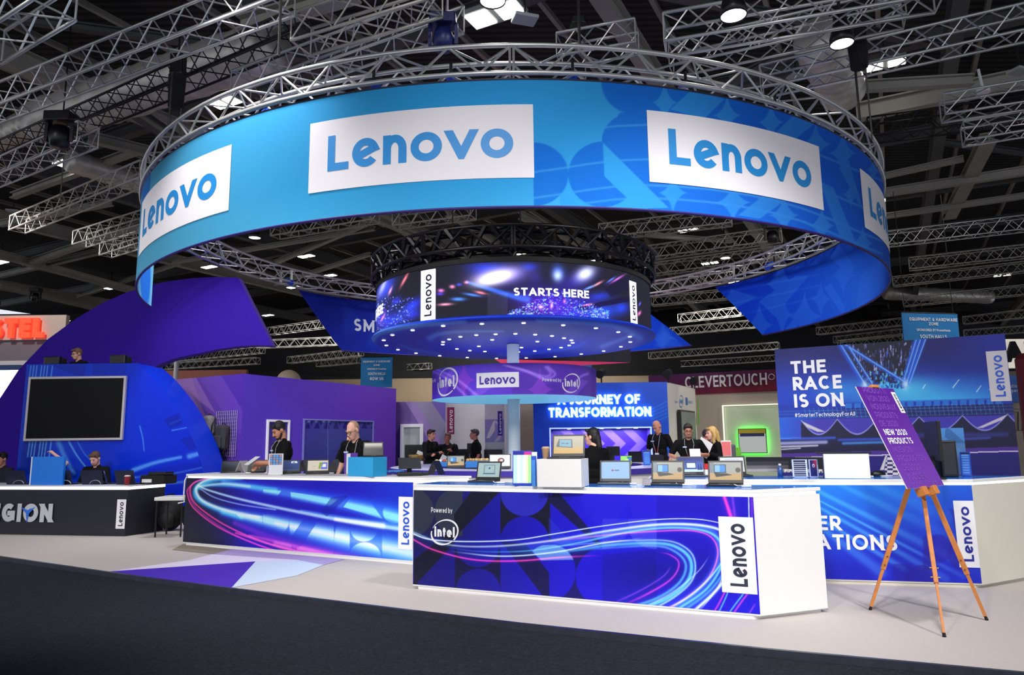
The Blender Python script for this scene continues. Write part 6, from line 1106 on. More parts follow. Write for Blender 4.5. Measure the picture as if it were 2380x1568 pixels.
def easel_card(lab, p, rz, w, h, fn, name='leaflet_stand', mat=SCREEN, rim=INKB, ang=80):
    o = thing(name, lab, 'leaflet stand', tuple(p), math.radians(rz)); a = math.radians(ang); up = V((0, math.cos(a), math.sin(a))); n_ = V((0, -math.sin(a), math.cos(a))); c = [V((-w/2, 0, .004)), V((w/2, 0, .004)), V((w/2, 0, .004))+up*h, V((-w/2, 0, .004))+up*h]
    m = MB(); m.slab(c, tuple(n_*-.012)); m.build('holder', rim, o); tiny('sheet', c[0]+V((.008, 0, 0))+up*.01+n_*.002, (1, 0, 0), up, w-.016, h-.02, fn, o, mat); m = MB(); m.box((0, h*.12, .004), (w*.8, h*.3, .008)); m.build('foot', rim, o); return o
def s_stripes(a):
    a.mix(1+0*a.X, (206, 232, 248)); 
    for x, c in ((12, (170, 215, 245)), (30, (235, 245, 250)), (46, (190, 225, 245)), (62, (225, 240, 250)), (78, (220, 250, 170)), (92, (150, 220, 120))): a.mix((np.abs(a.X-x) < 8)*.8, c)
    a.mix((a.Y > 90)*1., (30, 30, 140)); a.mix(((a.Y > 90)*(a.X > 60))*1., (200, 40, 150)); a.mix((a.Y < 4)*1., (30, 60, 180))
easel_card('tall lit tablet stand with pale stripes beside white plinth on aisle counter', LP(1214, 1128, ZT1), -8, .2, .35, s_stripes, 'tablet_stand', SCREEN, M('blue_acrylic', (24, 70, 190), .2), 84)
o = thing('leaflet_rack', 'clear and blue leaflet rack between tablet stand and white plinth', 'leaflet rack', tuple(LP(1241, 1130, ZT1)), -.2)
for k, c in enumerate(((70, 150, 235), (40, 90, 200), (230, 236, 245))): m = MB(); m.box((.0, k*.03, .13+.02*k), (.035+.01*k, .012, .26+.04*k)); m.build('leaflet', M('leaflet_ink_%s' % 'abc'[k], c, .35), o)
def plinth(lab, x0, x1, y, z, h, depth, rz, mat, mside=None):
    a, b = G(x0, y, z), G(x1, y, z); w = (b-a).length; r = math.radians(rz); c = (a+b)/2; o = thing('display_plinth', lab, 'plinth', (c.x-math.sin(r)*depth/2, c.y+math.cos(r)*depth/2, z), r)
    m = MB(); m.box((0, 0, h/2), (w/abs(math.cos(r-.0)), depth, h)); m.build('block', mat, o, bevel=.004); return o
hp_ = P(1300, 1066, G(1300, 1131, ZT1).y).z-ZT1
pl1 = plinth('white box plinth carrying open laptop on aisle counter', 1250, 1350, 1132, ZT1, hp_, .30, -20, WHITE); zp = ZT1+hp_+.001
laptop('laptop with wood table picture on white box plinth', P(1313, 1063.5, pl1.location.y-.02) if False else V((pl1.location.x+.03, pl1.location.y-.02, zp)), -16, .34, .235, 104, s_wood, DARK)
def cup(lab, p, col, lidc=None, h=.11, r=.04, sleeve=None):
    o = thing('coffee_cup', lab, 'cup', tuple(p)); m = MB(); m.lathe([(0, 0), (r*.75, 0), (r, h)], n=20); m.build('body', col, o, smooth=True); m = MB(); m.lathe([(r*1.05, h), (r*1.05, h+.008), (r*.9, h+.012), (r*.85, h+.02), (0, h+.02)], n=20); m.build('lid', lidc or WHITE, o); 
    if sleeve: m = MB(); m.lathe([(r*.86, h*.3), (r*.97, h*.75)], n=20); m.build('sleeve', sleeve, o)
    return o
cup('brown paper coffee cup standing on white box plinth', V((pl1.location.x-.165, pl1.location.y+.1, zp)), M('kraft_paper', (176, 140, 104), .7), M('kraft_lid', (196, 166, 130), .6), .1)
# counter with the wide swoosh
Lp2 = lambda x, y: G(x, y, ZT2)
laptop('dark laptop folded like a tent at end of long swoosh counter by the pod', Lp2(536, 1098), 18, .31, .2, 118, s_dark)
def tent(lab, p, rz, w, h, col, spread=.09):
    o = thing('tent_display', lab, 'tablet', tuple(p), math.radians(rz), 'folded tent devices')
    for k, nm in ((-1, 'front_leaf'), (1, 'rear_leaf')): m = MB(); m.slab([V((-w/2, k*spread, 0)), V((w/2, k*spread, 0)), V((w/2, 0, h)), V((-w/2, 0, h))], (0, .006, .003)); m.build(nm, col, o)
    return o
SLATE = M('slate_shell', (70, 74, 80), .5)
tent('pale grey device folded as a tent behind first laptop of swoosh counter', G(566, 1097.5, ZT2), 75, .2, .19, M('pearl_shell', (196, 192, 188), .45)); tent('grey device folded as a tent with yellow tag beside navy screen laptop', G(713, 1095, ZT2), 70, .26, .19, SLATE, .1); tent('graphite device folded as a tent between map screen laptop and cyan plinth', G(787, 1096, ZT2), 70, .3, .2, SLATE, .11); tent('black device folded as a tent at free end of swoosh counter', G(1014, 1102, ZT2), 60, .16, .19, M('night_shell', (30, 36, 60), .4), .1)
laptop('laptop with misty green game screen on swoosh counter', Lp2(594, 1098), 8, .3, .2, 108, s_game); laptop('laptop with navy screen beside white leaflet tower on swoosh counter', Lp2(672, 1100), 14, .32, .21, 112, s_navy); laptop('laptop with map picture on screen beside cyan plinth, on swoosh counter', Lp2(738, 1101), 14, .34, .22, 114, s_map)
def s_icons(a):
    a.mix(1+0*a.X, (232, 234, 240)); a.mix((a.Y > 46)*(a.Y < 98)*(a.X > 4)*(a.X < 94)*1., (64, 96, 160))
    for i in range(4):
        for j in range(4): a.mix(((np.abs(a.X-14-i*23) < 8.5)*(np.abs(a.Y-53-j*12.5) < 5))*1., (110, 168, 224) if (i+j) % 3 else (196, 150, 130))
easel_card('white leaflet tower with grid of blue app icons on swoosh counter', G(640, 1103, ZT2), 6, .21, .31, s_icons, 'leaflet_stand', PRINT, WHITE, 88)
b0 = G(808, 1107, ZT2); hc = P(840, 1062, G(840, 1107, ZT2).y).z-ZT2
f_, g_, e_ = G(808, 1106, ZT2), G(866, 1108, ZT2), G(899, 1105.5, ZT2); o = thing('display_plinth', 'cyan block plinth carrying open laptop on swoosh counter', 'plinth', tuple((f_+e_)/2)); bkp = f_+(e_-g_); m = MB(); m.prism([tuple(q[:2]) for q in (f_, g_, g_+(e_-g_)*1.0, bkp)], ZT2, ZT2+hc); m.build('block', M('cyan_laminate', (40, 165, 224), .45), o, world=True, bevel=.003)
laptop('black laptop standing on cyan block plinth', V((*(f_*.35+e_*.65)[:2], ZT2+hc+.001)), 12, .28, .2, 106, s_grey, BLACK)
o = thing('leaflet_box', 'white and violet leaflet box tucked behind cyan plinth', 'leaflet box', tuple(G(806, 1101, ZT2)), .1); m = MB(); m.box((0, .12, .15), (.09, .2, .3)); m.build('box', WHITE, o); m = MB(); m.box((.05, .06, .28), (.2, .04, .06)); m.build('leaflet', M('violet_leaflet', (96, 40, 160), .4), o); m = MB(); m.box((-.03, .015, .15), (.03, .012, .3)); m.build('violet_edge', MATS['violet_leaflet'], o)
r_ = np.random.default_rng(11); m = MB()
for k in range(9):
    a0 = r_.uniform(0, 6.28); m.path([(.16*math.cos(a0+i*.9)*r_.uniform(.5, 1)+.0, .09*math.sin(a0+i*1.3), .012+.018*abs(math.sin(i*1.1+k))) for i in range(7)], .009, 5)
o = m.build('lanyard', M('sky_ribbon', (70, 150, 230), .6), smooth=True); o.location = G(918, 1098, ZT2); tag(o, 'tangled sky blue lanyard ribbons lying beside cyan plinth', 'lanyards', kind='stuff')
o = thing('payment_terminal', 'black till terminal with tilted screen on swoosh counter', 'terminal', tuple(G(952, 1105, ZT2)), .25); m = MB(); m.box((0, 0, .025), (.34, .24, .05)); m.build('base', BLACK, o, bevel=.01); m = MB(); m.tube((0, .04, .05), (0, .06, .14), .035); m.build('neck', BLACK, o); Rt = Matrix.Rotation(math.radians(-40), 3, 'X'); m = MB(); m.box((0, .02, .17), (.31, .21, .02), Matrix.Rotation(math.radians(42), 3, 'X')); m.build('screen', DARK, o, bevel=.004); m = MB(); m.box((.22, .02, .02), (.1, .08, .04)); m.build('card_reader', BLACK, o, bevel=.008)
# round counter
def onring(x, y): return G(x, y, ZR_)
laptop('laptop with wooden table picture on round counter beside sandwich trays', onring(1060, 1087), 6, .36, .24, 105, s_desk); laptop('laptop with white phone advert screen on round counter', onring(1161, 1089), -2, .42, .27, 105, s_white)
def tray(lab, x, y, w, d, h, mat, food, n):
    o = thing('snack_tray', lab, 'tray', tuple(onring(x, y)), .05); m = MB(); m.box((0, 0, h/2), (w, d, h)); m.build('tray', mat, o, bevel=.01); rr = np.random.default_rng(n)
    for k in range(n): m = MB(); m.ball((-w*.4+w*.8*k/(n-1), rr.uniform(-.05, .05), h+.02), (.045, .06, .035), 8); m.build('sandwich', food[k % len(food)], o, smooth=True)
BR1, BR2 = M('bread_crust', (196, 150, 92), .7), M('bread_gold', (216, 180, 110), .7); TRB = M('blue_tray', (40, 120, 205), .4)
tray('blue tray of bread rolls between two laptops on round counter', 1110, 1086, .48, .3, .13, TRB, (BR1, BR2), 8); tray('white and blue tray of snacks nearer the till on round counter', 1028, 1084, .3, .25, .1, TRB, (BR2, WHITE, M('tomato', (200, 90, 60), .6)), 4)
o = thing('gift_basket', 'crumpled golden gift basket on far side of round counter', 'basket', tuple(G(968, 1071, ZR_))); m = MB(); m.lathe([(0, 0), (.17, 0), (.24, .16), (.2, .18), (.0, .14)], n=9); m.build('wrapper', M('gold_foil', (186, 150, 90), .4, metal=.4, bump=.8, nscale=12), o); m = MB(); m.box((.1, 0, .22), (.18, .03, .1), Matrix.Rotation(.4, 3, 'Y')); m.build('card', WHITE, o)
def monitor(lab, p, rz, w, h, stand=.12, scr=None, nm='monitor'):
    o = thing(nm, lab, 'monitor', tuple(p), math.radians(rz)); m = MB(); m.box((0, 0, .008), (w*.4, .2, .016)); m.build('foot', BLACK, o); m = MB(); m.box((0, .03, stand/2+.01), (.06, .04, stand+.1)); m.build('stand', BLACK, o); m = MB(); m.box((0, 0, stand+h/2), (w, .04, h)); m.build('case', BLACK, o, bevel=.006); m = MB(); m.quad((-w/2+.02, -.0212, stand+.02), (w/2-.02, -.0212, stand+.02), (w/2-.02, -.0212, stand+h-.02), (-w/2+.02, -.0212, stand+h-.02)); m.build('screen', scr or M('off_screen', (10, 11, 16), .2), o); return o
def table_px(x0, x1, y, Y, lab, zt, d=.6, mat=BLACKM, nm='side_cabinet'):
    a, b = P(x0, y, Y), P(x1, y, Y); o = thing(nm, lab, 'cabinet', ((a.x+b.x)/2, Y+d/2, 0)); m = MB(); m.box((0, 0, zt/2), (b.x-a.x, d, zt)); m.build('cabinet', mat, o); m = MB(); m.box((0, 0, zt+.015), (b.x-a.x+.04, d+.04, .03)); m.build('worktop', mat, o); return o
table_px(938, 990, 1070, 20.1, 'black side cabinet in front of the open white doorway', .92); monitor('big black monitor seen from behind before the open white doorway', P(963, 1059, 19.7) if False else V((P(963, 1050, 20.2).x, 20.25, .952)), 0, .56, .46, .1)
table_px(1060, 1166, 1070, 20.0, 'long black cabinet holding coffee machine before the concave wall', .9, .5)
o = thing('coffee_machine', 'tall black coffee machine on black cabinet before the concave wall', 'coffee machine', (P(1090, 1050, 20.1).x, 20.25, .931)); m = MB(); m.box((-.16, 0, .22), (.26, .36, .44)); m.build('side_unit', BLACK, o, bevel=.01); m = MB(); m.box((.12, 0, .3), (.34, .4, .6)); m.build('body', BLACK, o, bevel=.01); m = MB(); m.box((.12, -.205, .2), (.22, .02, .2)); m.build('brew_bay', M('steel_bay', (120, 120, 124), .35, metal=.6), o)
for k in (-1, 1): m = MB(); m.tube((.12+k*.06, -.22, .16), (.12+k*.06, -.22, .28), .012, n=6); m.build('spout', MATS['steel_bay'], o)
monitor('black flat monitor on cabinet beside the white post', (P(1146, 1050, 20.1).x, 20.2, .931), 0, .52, .36, .06)
monitor('small black monitor behind the woman in black on round counter', onring(1431, 1071) + V((0, .4, 0)), -8, .34, .24, .12)
laptop('black laptop turned away beside woman in black on round counter', onring(1405, 1073), 175, .36, .25, 105, None, BLACK); laptop('black laptop turned edgewise beside blue leaflet tower on round counter', onring(1482, 1073), 150, .34, .24, 100, None, BLACK)
o = easel_card('tilted tablet with bright green picture on round counter', onring(1455, 1080), -14, .24, .2, s_green, 'tablet_stand', SCREEN, BLACK, 68)
def s_leaf(a): a.mix(1+0*a.X, (40, 96, 190)); [a.mix((np.abs(a.Y-y) < 3)*(a.X > 12)*(a.X < 88)*.7, (110, 165, 235)) for y in range(12, 92, 11)]; a.mix((a.Y > 92)*1., (16, 20, 60))
easel_card('blue leaflet tower with pale lines on round counter', onring(1504, 1081), 0, .15, .3, s_leaf, 'leaflet_stand', PRINT, INKB, 88)
laptop('black tablet laptop held open by bald man in lanyard', onring(1530, 1076), 158, .3, .2, 118, None, BLACK); 
# easel counter
Lp3 = lambda x, y: G(x, y, ZT1)
laptop('grey laptop with blue stage picture behind aisle counter laptops', Lp3(1612, 1106), -2, .34, .23, 102, s_stage2, M('mid_grey_shell'), M('mid_grey_bezel')); laptop('dark laptop with pale page on screen behind aisle counter end laptop', Lp3(1712, 1106), 2, .33, .23, 102, s_page, DARK)
o = thing('gift_box', 'small red and white box between two laptops on easel counter', 'box', tuple(Lp3(1645, 1106))); m = MB(); m.box((0, 0, .04), (.08, .08, .08)); m.build('white_base', WHITE, o); m = MB(); m.box((0, 0, .115), (.08, .08, .07)); m.build('red_lid', M('signal_red', (214, 40, 40), .4), o)
o = thing('hand_sanitiser_bottle', 'small clear blue pump bottle by low print strip on easel counter', 'bottle', tuple(Lp3(1814, 1107))); m = MB(); m.lathe([(0, 0), (.03, 0), (.032, .09), (.012, .115), (.012, .13)], n=14); m.build('body', M('blue_clear', (60, 90, 150), .15), o, smooth=True); m = MB(); m.lathe([(.012, .13), (.016, .13), (.016, .15), (0, .15)], n=10); m.build('pump', WHITE, o)
def s_lad(a): a.mix(1+0*a.X, (32, 38, 70)); [a.mix((np.abs(a.Y-y) < 2.5)*1., (180, 186, 206)) for y in range(8, 96, 13)]; a.mix((a.X < 6)*1., (220, 224, 235)); a.mix((a.X > 92)*1., (220, 224, 235))
def s_award(a): a.mix(1+0*a.X, (26, 34, 110)); a.mix(a.glow(85, 90, 40, 40), (200, 40, 70)); a.mix(a.disc(50, 66, 16, 11)-a.disc(50, 64, 9, 6), (220, 224, 240)); a.mix((a.X < 6)*1., (220, 224, 235)); a.mix((a.X > 92)*1., (190, 200, 225))
easel_card('clear leaflet stand with ladder of pale lines on easel counter', Lp3(1861, 1109), -10, .17, .2, s_lad, 'leaflet_stand', PRINT, M('clear_edge', (170, 190, 225), .15), 86); easel_card('navy and red award leaflet in clear stand on easel counter', Lp3(1893, 1109), -10, .1, .2, s_award, 'leaflet_stand', PRINT, MATS['clear_edge'], 86)
hw = P(1970, 1054, Lp3(1970, 1111).y).z-ZT1
pl3 = plinth('white box plinth with thin black slab on top on easel counter', 1922, 2019, 1112, ZT1, hw, .3, -22, WHITE); m = MB(); m.box((-.02, .02, hw+.008), (.56, .3, .014)); m.build('black_slab', BLACK, pl3)
o = thing('mouse_dock', 'rounded black mouse shaped device beside white plinth on easel counter', 'device', tuple(Lp3(2041, 1106))); m = MB(); m.ball((0, 0, .02), (.09, .05, .045), 14); m.build('shell', BLACK, o, smooth=True); m = MB(); m.box((.06, -.05, .006), (.12, .05, .01)); m.build('white_card', WHITE, o)
pq = P(2176, 1100, 7.75); o = thing('desktop_monitor', 'thin black monitor seen edge on above easel counter', 'monitor', (pq.x, pq.y, ZT1), math.radians(72)); m = MB(); m.box((0, 0, .40), (.6, .035, .42)); m.build('case', BLACK, o, bevel=.006); m = MB(); m.box((0, .03, .12), (.06, .04, .24)); m.build('stand', BLACK, o); m = MB(); m.box((0, .03, .008), (.24, .2, .014)); m.build('foot', BLACK, o)
pq = P(2200, 1100, 8.15); o = thing('computer_tower', 'black computer tower beside patterned blue totem on easel counter', 'computer', (pq.x, pq.y, ZT1), -.3); m = MB(); m.box((0, 0, .2), (.16, .34, .40)); m.build('case', BLACK, o, bevel=.01); m = MB(); m.box((0, -.172, .2), (.12, .004, .34)); m.build('mesh_front', DARK, o)
fa, fb = G(2196, 1104, ZT1), G(2250, 1103, ZT1); ft = Flat(fa, fb, ZT1); ht_ = P(2220, 994, fa.y).z-ZT1; o = thing('display_totem', 'tall blue totem block with tone on tone leaf shapes on easel counter', 'totem', tuple((fa+fb)/2))
def artT(X, Y, S, T):
    a = Art(X, Y, (60, 124, 196)); a.grad((0, 994), (0, 1104), (78, 140, 208), (52, 70, 118)); a.mix(a.poly([(2197, 998), (2204, 994), (2251, 1035), (2251, 1060), (2196, 1015)])*.6, (46, 84, 140)); a.mix(a.disc(2252, 1040, 50, 50)*(X < 2235)*.0, (0, 0, 0)); a.mix(a.disc(2240, 1020, 44, 46)*(Y > 1030)*.35, (120, 170, 220)); a.mix(a.disc(2235, 1095, 34, 30)*.35, (110, 130, 170)); return a
print_panel('print', ft, 0., ft.W, 0, ht_, 60, 90, artT, o, PRINT, d=.002); m = MB(); m.slab([ft.pt(0, 0), ft.pt(ft.W, 0), ft.pt(ft.W, ht_), ft.pt(0, ht_)], tuple(ft.n*-.16)); m.build('block', M('totem_blue', (54, 100, 170), .5), o, world=True)
easel_card('narrow clear blue leaflet holder in front of patterned totem', G(2247, 1107, ZT1), -40, .1, .27, s_leaf, 'leaflet_stand', PRINT, M('blue_acrylic'), 84)
laptop('open black laptop turned away beneath the monitor on easel counter', G(2180, 1106, ZT1), 140, .32, .22, 100, None, BLACK)
# gaming desk
ZD = .8765; rzd = math.degrees(math.atan2(dk.y, dk.x))+180
def ond(x, y): return G(x, y, ZD)
def desk_pt(x, back): s_ = FK.px(x, 1150)[0]; return K0+dk*s_+V((-dk.y, dk.x, 0))*back+V((0, 0, ZD))
def gl(lab, x, w, rz=0, back=.35): return laptop(lab, desk_pt(x, back), rzd+rz, w, .26, 108, s_navy, M('gaming_shell', (26, 32, 58), .45), BLACK, 'gaming laptops on the black desk')
gl('dark gaming laptop seen from behind at cut edge of black desk', 12, .46); gl('dark gaming laptop seen from behind beside blue sign board', 120, .44, 0); gl('navy gaming laptop turned sideways next to bearded young man', 190, .42, 6); gl('navy gaming laptop lid angled before bearded young man', 222, .3, -50, .45); gl('dark gaming laptop seen from behind next to red paper cup', 270, .4)
cup('red paper cup with white lid on gaming desk edge', desk_pt(284, .1), M('cup_red', (150, 24, 44), .5), WHITE, .15, .05)
o = thing('console_case', 'low black console case with white papers on end of gaming desk', 'case', tuple(desk_pt(296, .5)), math.radians(rzd-180)); m = MB(); m.box((.22, 0, .08), (.5, .36, .16)); m.build('case', BLACKM, o, bevel=.02); m = MB(); m.box((.12, -.185, .06), (.2, .01, .06)); m.build('papers', WHITE, o); m = MB(); m.box((.3, -.05, .19), (.36, .25, .05)); m.build('lid_pad', BLACK, o, bevel=.015)
o = thing('sign_board', 'plain blue sign board with white edge standing on gaming desk', 'sign', tuple(desk_pt(95, .12)), math.radians(rzd-180)); a, b = FK.px(57, 1100)[0], FK.px(131, 1100)[0]; w = b-a; h = FK.px(95, 1065)[1]-ZD+.03; m = MB(); m.box((0, 0, h/2), (w, .05, h)); m.build('face', M('azure_board', (10, 118, 225), .4), o); m = MB(); m.box((-w/2-.012, 0, h/2), (.024, .055, h)); m.build('white_edge', WHITE, o)
for x in (25, 135, 205): p = desk_pt(x, .14); m = MB(); m.path([(.1*math.cos(t), 0, .01+.07*math.sin(t)) for t in np.linspace(0, PI, 12)], .008, 5); o = m.build('headset_band', M('chrome_band', (150, 156, 170), .3, metal=.6), None, smooth=True); o.location = p; tag(o, {25: 'thin silver headset arc at cut edge of black desk', 135: 'thin silver headset arc before laptop beside blue sign board', 205: 'thin silver headset arc before the sideways navy laptop'}[x], 'headset')
ps = P(398, 1158, 12.6); o = thing('folding_table', 'small white side table end between gaming desk and swoosh counter', 'table', (ps.x, 12.75, 0)); zt_ = ps.z; m = MB(); m.box((0, 0, zt_), (.5, .5, .06)); m.build('tabletop', WHITE, o, bevel=.01)
for sx in (-.22, .22):
    for sy in (-.2, .2): m = MB(); m.tube((sx, sy, 0), (sx, sy, zt_-.03), .015); m.build('leg', BLACK, o)
for x, dx, lab in ((352, 0, 'black holdall bag slumped under white side table, nearer the gaming desk'), (392, 0, 'black rucksack slumped under white side table, nearer swoosh counter')):
    p = G(x, 1236, 0); o = thing('holdall_bag', lab, 'bag', (p.x+(.22 if x < 370 else .36), p.y+.25, 0)); m = MB(); m.ball((0, 0, .3), (.25, .2, .3), 12); m.build('body', M('bag_nylon', (14, 14, 17), .7, bump=.6, nscale=9), o, smooth=True); m = MB(); m.path([(-.12, -.05, .54), (-.06, -.05, .66), (.06, -.05, .66), (.12, -.05, .54)], .015); m.build('handle', BLACKM, o); m = MB(); m.ball((0, -.16, .2), (.17, .09, .16), 10); m.build('pocket', MATS['bag_nylon'], o, smooth=True)
m = MB(); m.path([(0, 0, 1.06), (-.03, 0, 1.0), (-.035, 0, .8), (-.02, 0, .66), (-.12, 0, .64)], .012); o = m.build('white_cable', WHITE, None, smooth=True); p = G(428, 1266); o.location = (p.x-.06, p.y+.1, 0); tag(o, 'white cable hanging down the end of swoosh counter', 'cable')
# ================================================================== easel with the purple board
ea, eb, ec = G(2022, 1417), G(2195, 1480), G(2294, 1441); apex = P(2133, 1066, 6.56); WOOD = M('beech_wood', (206, 128, 62), .5, noise=.2, nscale=18)
es = thing('easel', 'wooden three legged easel with black feet before blue sunray counter', 'easel', tuple((ea+eb+ec)/3))
for q in (ea, eb, ec):
    d = (apex-q).normalized(); L = (apex-q).length; up_ = q+d*(L*.33); m = MB(); sd = d.cross(V((0, 0, 1))).normalized()*.011; td = d.cross(sd).normalized()*.016
    def barp(a, b, sd, td): m.slab([a+sd+td, a-sd+td, a-sd-td, a+sd-td], b-a)
    barp(q+d*(L*.27), apex, sd*1.5, td*1.25); l_ = m.build('leg', WOOD, es, world=True, bevel=.003); m = MB(); barp(q+d*.03, q+d*(L*.36), sd*.8, td*.8); m.build('telescopic_leg', WOOD, l_, world=True); m = MB(); m.tube(q, q+d*.035, .014, .012, n=8); m.build('rubber_foot', BLACKM, l_, world=True)
    m = MB(); k = q+d*(L*.30); m.tube(k-sd*3.2, k+sd*3.2, .006, n=6); m.tube(k+d*.08-sd*3, k+d*.08+sd*3, .006, n=6); m.build('clamp_screw', M('brass', (120, 100, 60), .35, metal=.8), l_, world=True)
BQ = P(2153, 1131, 6.25); bex = V((.82, .575, 0)).normalized(); TQ = P(2050, 903, 6.62); bez = (TQ-BQ); BH = bez.length; bez = (bez-bex*bez.dot(bex)).normalized(); BWd = .655
FBd = Tilt(BQ-bex*BWd*.5, bex*BWd, bez)
for k in (.36, .64): m = MB(); q = FBd.pt(BWd*k, -.035, -.01); R3 = Matrix((FBd.ex, FBd.n, FBd.ez)).transposed(); m.box(q, (.07, .08, .075), R3); m.build('ledge_block', WOOD, es, world=True, bevel=.004)
m = MB(); m.box(FBd.pt(BWd*.5, BH+.01, -.01), (.12, .05, .03), R3); m.build('top_clip', WOOD, es, world=True, bevel=.006)
m = MB(); m.slab([FBd.pt(BWd*.47, -.02, -.03), FBd.pt(BWd*.53, -.02, -.03), FBd.pt(BWd*.53, BH, -.03), FBd.pt(BWd*.47, BH, -.03)], tuple(FBd.n*-.02)); m.build('mast', WOOD, es, world=True)
bd = thing('poster_board', 'purple poster board with white and faint words leaning on the wooden easel', 'poster', tuple(BQ))
m = MB(); m.slab([FBd.pt(0, 0), FBd.pt(BWd, 0), FBd.pt(BWd, BH), FBd.pt(0, BH)], tuple(FBd.n*-.008)); m.build('foam_board', WHITE, bd, world=True)
print_panel('print', FBd, 0., BWd, 0, BH, 40, 60, lambda X, Y, S, T: Art(X, Y, (104, 44, 158)).grad((2040, 900), (2160, 1120), (88, 34, 146), (112, 58, 172)), bd, PRINT, d=.001)
FAINT = M('faint_violet_ink', (128, 74, 186), .5); lh = BH/11.6
for k, t in enumerate(('PRODOTTI', 'VON 2020', 'NOUVEAUX', 'PRODUITS', 'DE 2020', 'NEW 2020', 'PRODUCTS', 'NUEVOS', 'PRODUCTOS', 'DE 2020', 'VUODEN', '2020 UUDET')):
    y = BH-lh*(k+.75); h_ = lh*.7; Wd = letters(t, .17, .14)[1]*h_; big = k in (5, 6)
    write('lettering', t, FBd, BWd*.13, y, h_, WHITE2 if big else FAINT, bd, w=.19 if big else .16, gap=.14, d=.003, width=min(Wd, BWd*.82))
logo_v(FBd, BWd*.865, BWd*.985, BH*.735, BH*.96, bd, WHITE2, INKK, d=.003)
